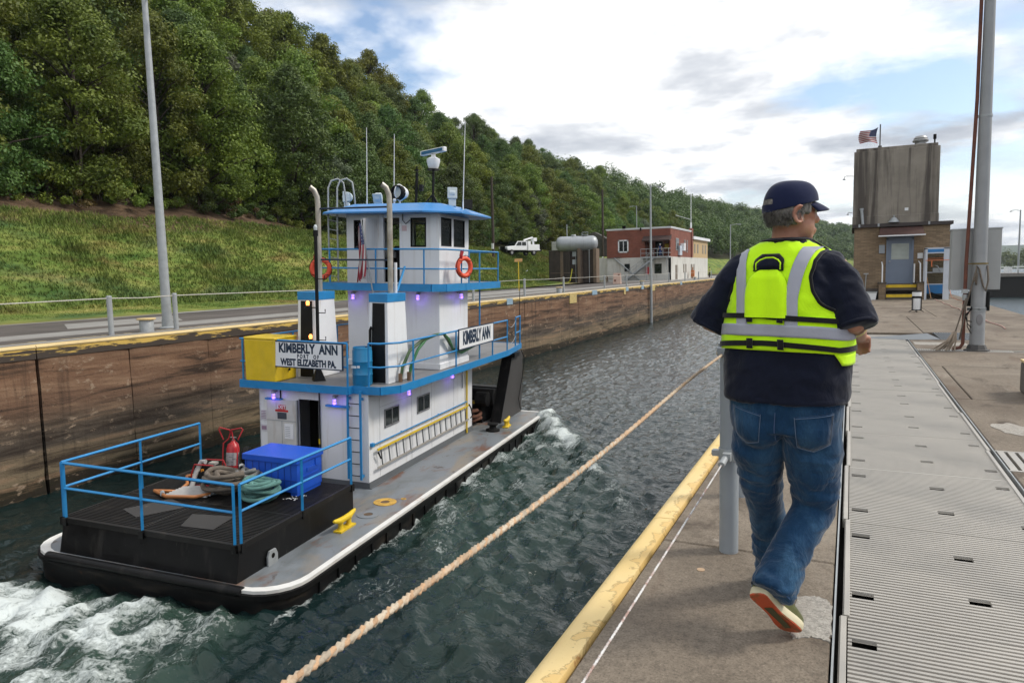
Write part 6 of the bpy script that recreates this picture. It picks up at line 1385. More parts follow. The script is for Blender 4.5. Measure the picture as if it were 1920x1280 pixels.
fr = MB().bx(1.36, 1.44, -.06, .02, .6, 2.62).bx(2.32, 2.40, -.06, .02, .6, 2.62).bx(1.36, 2.40, -.06, .02, 2.55, 2.70).build('door_frame', dm, hb)
d2 = MB().bx(1.44, 2.32, -.02, .0, .66, 2.55).build('door', dm, hb); MB().bx(1.56, 2.22, -.03, -.02, 1.70, 2.38).build('door_pane', mat('blind_pane', (.42, .46, .42), .35), d2)
mb = MB()
for i in range(12): mb.bx(1.57, 2.21, -.036, -.03, 1.72+i*.055, 1.735+i*.055)
mb.build('blind_slats', mat('blind_grey', (.28, .31, .3), .5), d2); MB().lathe([(.035, -.1), (.035, -.02)], (1.5, 0, 1.62), 12, axis='y').build('handle', M['steel'], d2)
MB().bx(1.08, 1.30, -.06, 0, 1.98, 2.34).build('wall_box', M['greypost'], hb)
stp = MB().bx(1.36, 2.5, -.62, -.02, .38, .62).bx(1.36, 2.5, -.95, -.02, .0, .22).each('step', mat('step_brown', (.10, .085, .07), .85), hb)
ys_ = mat('step_yellow', (.62, .42, .02), .6, var=.2, vs=5)
MB().bx(1.36, 2.5, -.64, -.6, .5, .625).bx(1.36, 2.5, -.97, -.93, .1, .225).each('step_nosing', ys_, stp)
MB().bx(1.08, 1.34, -.95, 0, 0, .68).bx(2.52, 2.78, -.95, 0, 0, .68).each('step_pier', M['tanbrick'], hb); MB().bx(1.05, 1.37, -.98, 0, .68, .74).bx(2.49, 2.81, -.98, 0, .68, .74).each('pier_cap', mat('cap_brown', (.08, .065, .05), .8), hb)
MB().tube([(1.2, -.9, .72), (1.2, -.9, 1.45), (1.2, -.1, 1.6)], .025, 8).tube([(2.62, -.9, .72), (2.6, -.9, 1.5), (2.6, -.1, 1.6)], .025, 8).bx(2.4, 2.44, -.5, -.1, .7, 1.5).each('handrail', M['signwhite'], hb, smooth=50)
MB().bx(2.55, 2.75, -.03, 0, 1.72, 1.95).build('camera_sign', M['signwhite'], hb)
MB().bx(3.72, 4.3, 3.0, 6.0, .4, 2.75).build('side_wing', M['tanbrick'], hb); MB().bx(3.7, 4.4, 2.8, 6.1, 2.75, 2.95).build('wing_roof', mat('wing_roof_brown', (.07, .035, .03), .8), hb)
MB().bx(3.82, 4.05, 2.95, 3.0, 1.6, 2.5).build('wing_window', M['darkglass'], hb)
tf = empty('roof_flag', 'striped flag streaming left from a short pole on the concrete tower', 'flag', (1.02, 35.3, 6.5))
MB().rod((0, 0, 0), (0, 0, 1.05), .025, 8).lathe([(.09, 0), (.07, .14)], (0, 0, 0), 10).build('flagpole', M['knee'], tf)
flag_mesh('flag_cloth', 1, 1, tf, lambda u, v: (-.08-.70*u-.07*math.sin(v*3), .09*math.sin(u*7+v*2), .96-.72*v*(1-.12*u)-.10*math.sin(u*2.5+.2)*(1-v*1.9)-.06*u))
ph = empty('phone_booth', 'open sided aluminium phone booth with blue panels beside the lock house door', 'phone booth', (3.2, 34.35, 0))
fa = mat('booth_alu', (.52, .55, .6), .4, .3, var=.06)
MB().bx(-.44, -.36, -.4, -.32, 0, 2.12).bx(.22, .44, -.4, -.34, 0, 2.12).bx(-.44, -.36, .32, .4, 0, 2.12).bx(.36, .44, .32, .4, 0, 2.12).bx(-.44, .44, -.4, .4, 2.08, 2.14).bx(-.36, .22, -.4, -.36, 1.90, 1.95).bx(-.36, .36, .34, .38, 1.1, 1.13).bx(-.36, .36, .34, .38, .6, .64).build('frame', fa, ph)
MB().bx(-.36, .22, -.41, -.37, 1.95, 2.08).bx(-.36, .36, .33, .36, .22, .6).each('blue_panel', mat('panel_blue', (.02, .17, .42), .4), ph)
MB().bx(-.36, .36, .36, .365, .64, 1.9).build('pane', M['glass'], ph); MB().bx(-.1, .3, .25, .34, 1.1, 1.3).tube([(.0, .25, 1.4), (.08, .22, 1.36), (.12, .22, 1.25), (.2, .22, 1.15)], .02, 6).each('shelf', M['galv'], ph)
MB().rod((-.43, -.42, 1.62), (.43, -.42, 1.62), .012, 5).tube([(-.2, -.42, 1.62), (-.21, -.42, 1.5), (-.2, -.42, 1.36)], .018, 5).rod((-.3, .3, 1.7), (.3, .3, 1.7), .015, 5).build('barrier_tape', mat('tape_orange', (.75, .2, .07), .6), ph)
MB().prism([(-.25, 0), (.34, 0), (.3, .12), (.05, .2), (-.15, .3)], -.1, .1, axis='y').build('dark_bag', M['rubber'], ph)
t = empty('broom', 'long wooden broom leaning inside the phone booth doorway', 'broom', (3.0, 33.85, 0)); MB().rod((0, 0, .05), (-.2, .35, 1.2), .018, 6).build('handle', mat('wood_handle', (.3, .16, .06), .6), t); MB().bx(-.08, .08, -.05, .05, 0, .06).build('head', M['ropegrey'], t)
t = empty('shovel', 'grey handled shovel leaning on the brick wall left of the door', 'shovel', (.55, 34.85, 0)); MB().rod((0, -.1, 0), (.05, .08, 1.1), .018, 6).bx(-.05, .14, .05, .1, 1.08, 1.13).build('handle', M['galv'], t); MB().bx(-.1, .1, -.14, -.1, 0, .3).build('blade', M['knee'], t)
t = empty('plastic_tote', 'pale storage tote on the ground left of the lock house steps', 'container', (.72, 34.3, 0)); MB().hexa([(-.25, -.18, 0), (.25, -.18, 0), (.25, .18, 0), (-.25, .18, 0), (-.29, -.2, .3), (.29, -.2, .3), (.29, .2, .3), (-.29, .2, .3)]).build('tub', M['signwhite'], t); MB().bx(-.31, .31, -.22, .22, .3, .34).build('lid', M['galv'], t)
t = empty('air_unit', 'grey box unit on the ground against the brick wall by the steps', 'box', (.86, 34.75, 0)); MB().bx(-.2, .2, -.2, .2, 0, .36).build('box', M['knee'], t, bevel=.01)
ash = empty('ash_stand', 'white cylindrical ash stand on black legs in the middle of the deck', 'ash stand', (1.86, 25.3, 0))
MB().lathe([(.125, .07), (.13, .08), (.13, .44)], (0, 0, 0), 20).lathe([(.13, .49), (.13, .62)], (0, 0, 0), 20).build('body', M['signwhite'], ash, smooth=40); MB().lathe([(.134, .43), (.134, .495)], (0, 0, 0), 20).lathe([(.13, .62), (.12, .66), (.02, .67)], (0, 0, 0), 20).build('band', M['rubber'], ash, smooth=40)
MB().bx(-.134, -.118, -.1, -.02, .05, .45).bx(.118, .134, -.1, -.02, .05, .45).lathe([(.134, .05), (.134, .08)], (0, 0, 0), 20).build('strap', M['rubber'], ash)
for a in (.3, 1.6, 2.8, 4.7): MB().tube([(.1*math.cos(a), .1*math.sin(a), .06), (.15*math.cos(a), .15*math.sin(a), .04), (.22*math.cos(a), .22*math.sin(a), 0)], .012, 5).build('leg', M['rubber'], ash)
t = empty('timber_block', 'weathered block with a yellow top at the right edge of the deck', 'block', (2.05, 9.45, 0)); MB().bx(-.27, .3, -.35, .35, 0, .36).build('block', mat('block_grey', (.13, .115, .10), .9, var=.3, vs=6, bump=.5, bs=20), t, bevel=.03); MB().bx(-.27, .3, -.36, .36, .355, .38).build('top', M['lcop'], t)
t = empty('deck_line', 'thin pink and white line stretched along the deck behind the light pole', 'rope', (0, 0, 0)); laid([(3.15+.03*math.sin(k*.4), 34.5-k*.15, .012+.0*k) for k in range(105)], .006, .008, mat('pink_line', (.5, .3, .26), .8, var=.3, vs=8), .09, t)
t = empty('air_hose', 'thin orange hose trailing from the phone booth along the deck', 'hose', (0, 0, 0)); MB().tube([(3.7, 34.3, .4), (3.75, 34.1, .1), (3.9, 33.5, .012), (4.0, 32, .012), (3.7, 30.5, .012)], .012, 5).build('hose', mat('hose_salmon', (.55, .2, .1), .6), t)
# far right: dam pier, barge-like sill, lamp, far shore
dp = empty('dam_pier', 'long dark dam pier with a pale railing across the river on the right', 'pier', (18.5, 125, ZW))
MB().bx(0, 90, 0, 8, -2, 3.0).build('wall', mat('pier_dark', (.018, .017, .016), .8, var=.3, vs=.4), dp); MB().bx(-.2, 90.2, -.2, 8.2, 3.0, 3.5).build('deck', mat('pier_deck', (.22, .2, .18), .8), dp)
mb = MB()
for i in range(30): mb.rod((.3+i*1.0, 0, 3.5), (.3+i*1.0, 0, 4.4), .05, 4)
mb.rod((0, 0, 4.4), (60, 0, 4.4), .04, 4).rod((0, 0, 4.0), (60, 0, 4.0), .04, 4); mb.build('railing', M['signwhite'], dp)
for x in (.6, 2.0, 5.5): MB().bx(x, x+.9, 1, 2, 3.5, 4.3).build('pale_crate', M['signwhite'], dp)
MB().tube([(-14, -20, 1.0), (0, 0, 2.6)], .05, 5).build('mooring_wire', M['galv'], dp)
t = pole_('lamp_post', 'slim lamp post with a left arm on the dam pier across the water', 'lamp post', 22.0, 125.5, 9.2, .15, .09, M['galv'], -.3); MB().tube([(0, 0, 9.1), (-.6, 0, 9.2), (-1.1, 0, 9.15)], .05, 6).lathe([(.05, 9.15), (.22, 8.95)], (-1.15, 0, 0), 10).build('lamp_arm', M['galv'], t)
xs2 = np.linspace(-500, 3000, 90); ys2 = np.linspace(1900, 4200, 24); A_, B_ = np.meshgrid(xs2, ys2, indexing='ij')
zz2 = -4+np.clip((B_-1950)/900, 0, 1)*(45+55*fbm(A_*.0016, B_*.001, 3, 4))+6*fbm(A_*.02, B_*.02, 1, 3); ny2 = len(ys2)
F = np.array([(i*ny2+j, (i+1)*ny2+j, (i+1)*ny2+j+1, i*ny2+j+1) for i in range(len(xs2)-1) for j in range(ny2-1)])
hl = npmesh('hills', np.stack([A_, B_, zz2], -1).reshape(-1, 3), F, mat('far_hill_green', (.04, .065, .035), .9, var=.3, vs=.02), None, True); hl['kind'] = 'structure'
g = np.random.default_rng(5); Vs = []
for i in range(420):
    x, y = g.uniform(40, 900), g.uniform(620, 1400); hh = g.uniform(8, 17)
    if y < 620+abs(x-300)*.2: continue
    cs = np.array([(x+g.normal()*4, y+g.normal()*4, -3+hh*(.2+.75*q)) for q in g.random(5)]); V, F = leaves(cs, np.full((5, 3), hh*.34), 90, 1.7, 900+i, .5, .3); Vs.append(V)
V = np.concatenate(Vs); fs = npmesh('forest', V, np.arange(len(V)).reshape(-1, 4), M['leafF']); fs['kind'] = 'stuff'; fs['label'] = 'low line of trees on the far river bank at the right'
struct(MB().prism([(30, 600), (1500, 700), (1500, 2600), (20, 2600)], -6, -3.2).build('ground', mat('far_bank', (.05, .07, .03), .9)))

# ================================================================== AIR
hm = bpy.data.materials.new('haze'); hm.use_nodes = True; ht = hm.node_tree; ht.nodes.clear()
ho = N(ht, 'ShaderNodeOutputMaterial'); hv_ = N(ht, 'ShaderNodeVolumePrincipled'); hv_.inputs['Color'].default_value = (.80, .88, .97, 1); hv_.inputs['Density'].default_value = .00011; hv_.inputs['Anisotropy'].default_value = .2
ht.links.new(hv_.outputs[0], ho.inputs['Volume'])
hb_ = MB().bx(-4100, 6100, -3100, 9100, -11, 190).build('haze', hm); hb_['kind'] = 'stuff'; hb_['label'] = 'thin pale air over the river valley'
# ================================================================== PEOPLE
def fabric(name, c, rough=.9, var=.12, vs=5, weave=0, bump=.25, worn=None, mesh=False):
    m, t, p = newmat(name); v = coords(t)
    col = node_mix(t, node_ramp(t, node_noise(t, v, vs, 5, .6), (.3, 0), (.7, 1)), tuple(q*(1-var) for q in c), tuple(min(1, q*(1+var)) for q in c))
    if worn:
        col = node_mix(t, node_ramp(t, node_noise(t, v, 1, 6, .65, .2, sc=(7, 7, 3)), (.46, 0), (.72, .8)), col, worn)
        fine = node_noise(t, v, 1, 3, .7, sc=(260, 260, 90)); col = node_mix(t, node_ramp(t, fine, (.4, .35), (.6, 0)), col, tuple(q*.5 for q in c))
    t.links.new(col, p.inputs['Base Color']); p.inputs['Roughness'].default_value = rough; p.inputs['Specular IOR Level'].default_value = .15
    p.inputs['Sheen Weight'].default_value = .25; p.inputs['Sheen Roughness'].default_value = .4
    b = None
    if mesh:
        vo = N(t, 'ShaderNodeTexVoronoi'); vo.inputs['Scale'].default_value = 320; t.links.new(v, vo.inputs[0]); b = node_bump(t, None, vo.outputs[0], .15, .002)
    b = node_bump(t, None, node_noise(t, v, 1, 4, .6, 1.2, sc=(9, 9, 5)), bump, .02, b)
    node_bump(t, p, node_noise(t, v, 420, 2, .6), .2, .002, b); return m
M['navy'] = fabric('navy_cotton', (.0085, .011, .023), .95, .2, bump=.35)
M['jeans'] = fabric('blue_denim', (.011, .043, .100), .9, .28, 4, bump=.8, worn=(.055, .135, .235))
M['hivis'] = fabric('hivis_lime', (.60, 1.0, .012), .8, .03, 5, bump=.25)
_p = M['hivis'].node_tree.nodes['Principled BSDF']; _p.inputs['Emission Color'].default_value = (.45, 1, .0, 1); _p.inputs['Emission Strength'].default_value = 0.0
M['hivismesh'] = fabric('hivis_mesh', (.58, .98, .015), .85, .03, 5, bump=.2, mesh=True)
M['reflect'] = fabric('reflective_tape', (.36, .37, .43), .45, .05, 5, bump=.15)
M['web'] = fabric('black_webbing', (.012, .012, .013), .8, .2)
M['cap'] = fabric('cap_navy', (.012, .017, .05), .9, .1, bump=.1)
def skinmat():
    m, t, p = newmat('skin'); v = coords(t)
    col = node_mix(t, node_ramp(t, node_noise(t, v, 14, 5, .6), (.3, 0), (.7, 1)), (.36, .17, .11), (.47, .25, .17)); col = node_mix(t, node_ramp(t, node_noise(t, v, 5, 4), (.5, 0), (.7, .5)), col, (.40, .14, .09))
    t.links.new(col, p.inputs['Base Color']); p.inputs['Roughness'].default_value = .5; p.inputs['Subsurface Weight'].default_value = .12; p.inputs['Subsurface Radius'].default_value = (.01, .004, .002); p.inputs['Subsurface Scale'].default_value = 1
    node_bump(t, p, node_noise(t, v, 180, 3), .25, .002); return m
M['skin'] = skinmat()
def hairmat():
    m, t, p = newmat('grey_hair'); v = coords(t)
    col = node_mix(t, node_ramp(t, node_noise(t, v, 1, 4, .7, sc=(60, 60, 30)), (.35, 0), (.65, 1)), (.022, .018, .016), (.22, .205, .185)); t.links.new(col, p.inputs['Base Color']); p.inputs['Roughness'].default_value = .6; return m
M['hair'] = hairmat()
man = empty('person', 'man in a lime safety vest, navy cap and blue jeans walking away along the lock', 'person', (-.235, 3.05, 0))
ORG = Vector((-.235, 3.05, 0))
def rel(p): return Vector(p)-ORG
def limb(mb, pts, rad, n=14, sq=None):
    """tapered tube through absolute points, ends rounded"""
    P = [rel(p) for p in pts]; mb.tube(P, rad, n)
    for q, r in ((P[0], rad[0]), (P[-1], rad[-1])): mb.sph(q, r*.985, 12, 8)
# torso section: half width, half depth, centre, yaw by height
TS = [(.90, .222, .165, .000, 3.07, -8), (.98, .228, .170, .000, 3.07, -11), (1.06, .231, .176, .0, 3.075, -14), (1.16, .232, .178, .0, 3.08, -17), (1.28, .226, .170, .0, 3.08, -20), (1.38, .216, .156, -.005, 3.085, -21), (1.46, .205, .140, -.008, 3.09, -21), (1.52, .187, .122, -.008, 3.095, -21), (1.56, .152, .105, -.006, 3.10, -21), (1.585, .112, .088, -.004, 3.10, -21), (1.605, .076, .074, .0, 3.10, -21), (1.63, .064, .066, .004, 3.095, -22)]
def tsec(z):
    zs = [q[0] for q in TS]; return [float(np.interp(z, zs, [q[i] for q in TS])) for i in range(1, 6)]
def tpt(phi, z, off=0.): # phi: 0 = spine, +90 = right side, 180 = chest
    a, b, cx, cy, yw = tsec(z); e = 2/2.35
    s, c = math.sin(phi), math.cos(phi)
    lx_ = (a+off)*math.copysign(abs(s)**e, s); ly_ = -(b+off)*math.copysign(abs(c)**e, c)
    if c > 0: ly_ += .022*max(0, 1-abs(lx_)/.10)*min(1, max(0, (z-1.05)/.2))*(1 if z < 1.5 else 0.4) # spine hollow
    w = R_(yw); return (cx+lx_*math.cos(w)-ly_*math.sin(w), (cy-3.05)+lx_*math.sin(w)+ly_*math.cos(w), z)
def ring_t(z, off, n=40): return [tpt(2*math.pi*i/n, z, off) for i in range(n)]
SHL, SHR = (-.428, 3.10, 1.480), (-.055, 3.045, 1.482)
ELL, ELR = (-.545, 3.10, 1.275), (.012, 2.98, 1.283)
HAL, HAR = (-.40, 3.38, 1.16), (.040, 3.30, 1.20)
HIPL, HIPR = (-.335, 3.08, .86), (-.125, 3.06, .86)
KNL, KNR = (-.332, 3.22, .50), (-.120, 3.13, .49)
ANL, ANR = (-.305, 3.44, .10), (-.262, 2.905, .270)
# ---- body: one continuous skin (head, neck, trunk, arms with hands, legs)
HC = Vector((-.222, 3.075, 1.715)); HY = R_(-58)   # head centre and where it looks
fx, fy = -math.sin(HY), math.cos(HY)                # facing direction in plan
def hd(f, s, u): # head frame: forward, right, up
    return (HC.x+f*fx+s*fy, HC.y+f*fy-s*fx, HC.z+u)
bm_ = MB()
bm_.loft([ring_t(z, -.016, 24) for z in (.86, .98, 1.1, 1.25, 1.38, 1.46, 1.52, 1.56, 1.585, 1.605, 1.63)])
limb(bm_, [(-.237, 3.11, 1.55), (-.232, 3.10, 1.62), (-.228, 3.09, 1.68)], [.072, .066, .064])
def hsph(f, s, u, r): # ellipsoid oriented with the head
    q = MB().sph((0, 0, 0), r, 18, 12); bm_.add([rel(hd(f+p[1], s+p[0], u+p[2])) for p in q.v], q.f)
hsph(-.008, 0, .022, (.075, .096, .098)); hsph(.036, 0, -.055, (.056, .058, .062)); hsph(.060, 0, -.095, (.034, .030, .026)); hsph(.060, 0, -.01, (.050, .038, .05))
hsph(.105, 0, -.028, (.013, .018, .018)); hsph(.098, 0, -.006, (.009, .012, .03)); hsph(.094, 0, -.068, (.022, .012, .008)); hsph(.092, 0, -.080, (.020, .012, .008))
hsph(.078, .030, .022, (.020, .014, .008)); hsph(.078, -.030, .022, (.020, .014, .008))
for s in (1, -1):
    pts = [rel(hd(-.004-.020*math.cos(a)-.006, s*(.078+.010*abs(math.sin(a))), -.012+.034*math.sin(a))) for a in np.linspace(-2.6, 2.2, 12)]
    bm_.tube(pts, [.006]*3+[.008]*6+[.007]*3, 8); hsph(-.004, s*.073, -.016, (.008, .012, .024))
def arm(sh, el, ha, s):
    limb(bm_, [sh, tuple(Vector(sh)*.5+Vector(el)*.5), el], [.055, .048, .042]); limb(bm_, [el, tuple(Vector(el)*.55+Vector(ha)*.45), ha], [.041, .036, .026])
    d = (Vector(ha)-Vector(el)).normalized(); side = Vector((s, 0, 0)); side = (side-d*side.dot(d)).normalized(); nn = d.cross(side)
    pc = Vector(ha)+d*.05
    q = MB().sph((0, 0, 0), (.040, .05, .020), 14, 9); bm_.add([rel(pc+side*p[0]+d*p[1]+nn*p[2]) for p in q.v], q.f)
    for i, (o_, L_) in enumerate(((-.030, .062), (-.010, .072), (.010, .068), (.028, .055))):
        b0 = pc+side*o_+d*.035; sgn = -1 if nn.z > 0 else 1
        p1 = b0+d*L_*.45+nn*sgn*.008; p2 = p1+d*L_*.3+nn*sgn*L_*.35; p3 = p2+nn*sgn*L_*.4-d*L_*.12
        bm_.tube([rel(q_) for q_ in (b0-d*.02, b0, p1, p2, p3)], [.0095, .0095, .009, .0085, .0075], 8)
    tb = pc-side*.03*s-d*.01; bm_.tube([rel(q_) for q_ in (tb, tb-side*s*.025+d*.02, tb-side*s*.03+d*.05, tb-side*s*.018+d*.07)], [.013, .011, .0095, .008], 8)
arm(SHL, ELL, HAL, -1); arm(SHR, ELR, HAR, 1)
limb(bm_, [HIPL, KNL], [.085, .055]); limb(bm_, [KNL, ANL], [.054, .036]); limb(bm_, [HIPR, KNR], [.085, .055]); limb(bm_, [KNR, ANR], [.054, .036])
limb(bm_, [ANL, (-.305, 3.55, .05)], [.036, .03]); limb(bm_, [ANR, (-.235, 2.93, .16)], [.036, .03])
body = remesh('body', bm_, .0062, M['skin'], man, 5)
for s in (1, -1): # eyes
    e_ = MB().sph(rel(hd(.079, s*.030, .004)), .0115, 12, 8).build('eye', mat('eye_white', (.6, .58, .55), .2), man, smooth=True); MB().sph(rel(hd(.0885, s*.031, .004)), .0045, 8, 6).build('iris', mat('iris_dark', (.03, .02, .015), .2), e_, smooth=True)
# ---- hair: short grey fringe under the cap, with strands
hv, hf = [], []
na, nu = 44, 9; band_ = []
for i in range(na):
    a = math.pi*2*i/na; row = []
    for j in range(nu):
        u = -.052+.105*j/(nu-1); back = math.cos(a)
        lowlim = -.052 if back > -.1 else (-.012 if back > -.45 else .0)
        u = max(u, lowlim); k = math.sqrt(max(.05, 1-((u-.02)/.112)**2))
        r_ = .004+.004*vn(i*.9, j*1.3, 2)
        if u < -.05: r_ -= .004
        f = -.008-(.098*k+r_)*math.cos(a); s = (.077*k+r_)*math.sin(a); row.append(tuple(rel(hd(f, s, u))))
    band_.append(row)
keep = [i for i in range(na) if math.cos(2*math.pi*i/na) > -.62]
mb = MB(); order = sorted(keep, key=lambda i: (i+na//2) % na)
mb.loft([band_[i] for i in order], False, 0, False, wrap=False); hair = mb.build('hair', M['hair'], man, smooth=True)
g = np.random.default_rng(9); V = []; 
for k in range(2600):
    a = g.uniform(-1.75, 1.75); u = g.uniform(-.050, .012); kk = math.sqrt(max(.05, 1-((u-.02)/.112)**2)); f = -.008-(.099*kk+.004)*math.cos(a); s = (.078*kk+.004)*math.sin(a)
    if abs(a) > 1.2 and u < -.035: continue
    p = Vector(rel(hd(f, s, u))); n_ = Vector(hd(-math.cos(a), math.sin(a), 0))-HC; tip = p+n_*g.uniform(.003, .011)+Vector((g.normal()*.006, g.normal()*.006, -g.uniform(.006, .018))); sd_ = n_.cross(Vector((0, 0, 1)))*.0011
    V += [p-sd_, p+sd_, tip]
V = np.array([tuple(q) for q in V]); o = npmesh('hair_strands', V, np.arange(len(V)).reshape(-1, 3), M['hair'], hair); o['kind'] = 'stuff'
# ---- cap
mb = MB(); rows = []
for j in range(12):
    t_ = j/11; ph_ = t_*math.pi/2; row = []
    for i in range(40):
        a = 2*math.pi*i/40; back = .5+.5*math.cos(a)   # a=0 at the back
        u0 = .028+.018*(1-back)-.028*back; u = u0+(.122-u0)*math.sin(ph_)
        k = math.cos(ph_)**.62 if t_ < 1 else .02
        f = -.008-(.104*k+.0)*math.cos(a)+(.006 if math.cos(a) < 0 else 0); s = .086*k*math.sin(a)
        row.append(tuple(rel(hd(f, s, u))))
    rows.append(row)
# leave the strap opening at the back
n = 40; Vv = [p for r in rows for p in r]; F = []
for j in range(11):
    for i in range(n):
        if (i <= 2 or i >= n-3) and j in (1, 2): continue
        F.append((j*n+i, j*n+(i+1) % n, (j+1)*n+(i+1) % n, (j+1)*n+i))
cap = MB().add(Vv, F).build('cap', M['cap'], man, smooth=True); sm = cap.modifiers.new('solid', 'SOLIDIFY'); sm.thickness = .004; sm.offset = 1
sub = cap.modifiers.new('sub', 'SUBSURF'); sub.levels = 1; sub.render_levels = 1
br_ = []
for rr_ in np.linspace(0, 1, 8):
    br_.append([tuple(rel(hd(.086*math.cos(b)*.98+rr_*(.072*math.cos(b)**.7 if math.cos(b) > 0 else 0), .083*math.sin(b)*(1-.08*rr_), .046+.0-.022*rr_-.022*abs(math.sin(b))**2*(1-.2*rr_)-.012*rr_**2))) for b in np.linspace(-1.12, 1.12, 15)])
brim = MB().loft(br_, False, 0, False, wrap=False).build('brim', M['cap'], cap, smooth=True); sm = brim.modifiers.new('solid', 'SOLIDIFY'); sm.thickness = .005
MB().sph(rel(hd(-.008, 0, .122)), (.009, .009, .005), 10, 6).build('button', M['cap'], cap, smooth=True)
mb = MB()
for i in range(6):
    a = math.pi/6+math.pi*i/3; pts = []
    for t_ in np.linspace(0.02, .97, 12):
        ph_ = t_*math.pi/2; back = .5+.5*math.cos(a); u0 = .028+.018*(1-back)-.028*back; k = math.cos(ph_)**.62; pts.append(tuple(rel(hd(-.008-(.1065*k)*math.cos(a)+(.006 if math.cos(a) < 0 else 0), .0885*k*math.sin(a), u0+(.1225-u0)*math.sin(ph_)))))
    mb.tube(pts, .0012, 5)
mb.build('seam', M['cap'], cap)
mb = MB(); rr_ = []
for a in np.linspace(-.52, .52, 9): rr_.append([tuple(rel(hd(-.008-.1075*math.cos(a), .0895*math.sin(a), u))) for u in (.001, .031)])
mb.loft(rr_, False, 0, False, wrap=False).build('strap', M['cap'], cap, smooth=True)
# thin cord round the neck
MB().tube([tuple(Vector(tpt(p_, 1.612-.014*abs(math.sin(p_/2))**2, .004))) for p_ in np.linspace(-1.9, 1.9, 22)], .0025, 5).build('neck_cord', mat('cord_white', (.6, .57, .52), .6), man)
# ---- shirt
sb = MB(); sb.loft([ring_t(z, .004+.008*max(0, (1.05-z))/.1, 40) for z in (.965, 1.0, 1.06, 1.14, 1.22, 1.3, 1.38, 1.44, 1.49, 1.53, 1.56, 1.585, 1.60)])
def sleeve(sh, el, ha, s):
    d = (Vector(el)-Vector(sh)).normalized(); a = Vector(sh)+Vector((-s*.085, 0, .030)); k = Vector((0, 0, -.004))
    e1 = Vector(el)-d*.03; e2 = Vector(el)+d*.022
    sb.tube([rel(a), rel(Vector(sh)+Vector((-s*.03, 0, .012))), rel(Vector(sh)+d*.05), rel((Vector(sh)+e1)/2+k), rel(e1), rel(e2)], [.064, .074, .076, .077, .080, .082], 20, sq=.95)
    MB().tube([rel(e2-d*.016), rel(e2-d*.0145), rel(e2-d*.004), rel(e2-d*.0025)], [.0805, .0835, .0845, .081], 24, cap=False, sq=.95).build('sleeve_hem', M['navy'], man, smooth=True)
sleeve(SHL, ELL, HAL, -1); sleeve(SHR, ELR, HAR, 1)
def wrinkle(k1, amp, seed):
    def f(co, no):
        n1 = fbm(co[:, 0]*k1+seed, co[:, 1]*k1+2*co[:, 2]*k1*.3, co[:, 2]*k1*.9+3, 3); r_ = 1-np.abs(2*n1-1)*2.2
        n2 = fbm(co[:, 0]*k1*.5, co[:, 2]*k1*.45, co[:, 1]*k1*.5+seed, 3)-.5
        return co+no*(amp*np.clip(r_, -.6, 1)[:, None]*.8+amp*1.6*n2[:, None])
    return f
shirt = remesh('shirt', sb, .0085, M['navy'], man, 6, wrinkle(10, .0115, 3))
MB().loft([[tpt(2*math.pi*i/40, z, o) for i in range(40)] for z, o in ((.966, .0115), (.970, .0135), (.984, .0125), (.987, .0105))], cap=False).build('hem', M['navy'], shirt, smooth=True)
MB().loft([[tpt(2*math.pi*i/30, z, o) for i in range(30)] for z, o in ((1.592, .012), (1.606, .013), (1.616, .006))], cap=False).build('collar', M['navy'], shirt, smooth=True)
# ---- jeans
jb = MB(); jb.loft([[(x*1.0, y, z) for x, y, z in ring_t(zz, oo, 36)] for zz, oo in ((.84, -.012), (.88, -.006), (.93, -.004), (1.0, -.004))])
jb.tube([rel(q_) for q_ in [(-.325, 3.075, .87), (-.342, 3.09, .74), (-.338, 3.15, .62), KNL, (-.31, 3.33, .30), (-.304, 3.42, .06)]], [.112, .104, .088, .079, .074, .076], 18)
jb.tube([rel(q_) for q_ in [(-.140, 3.055, .87), (-.124, 3.07, .74), (-.120, 3.10, .62), KNR, (-.190, 3.02, .37), (-.240, 2.915, .262), (-.262, 2.872, .212)]], [.120, .112, .096, .084, .077, .076, .080], 18)
jb.sph(rel((-.145, 2.985, .87)), (.10, .075, .10), 14, 10); jb.sph(rel((-.325, 2.995, .87)), (.10, .075, .10), 14, 10)
def denim(co, no):   # folds behind the knees, at the hem and under the seat
    z = co[:, 2]; n1 = fbm(co[:, 0]*7, co[:, 1]*7, z*17, 3); r_ = 1-np.abs(2*n1-1)*2.4
    w_ = np.exp(-((z-.60)/.10)**2)*.8+np.exp(-((z-.22)/.12)**2)*1.3+.22+np.exp(-((z-.76)/.05)**2)*.5
    return co+no*(.0105*w_*np.clip(r_, -.5, 1))[:, None]
jeans = remesh('jeans', jb, .0085, M['jeans'], man, 5, denim)
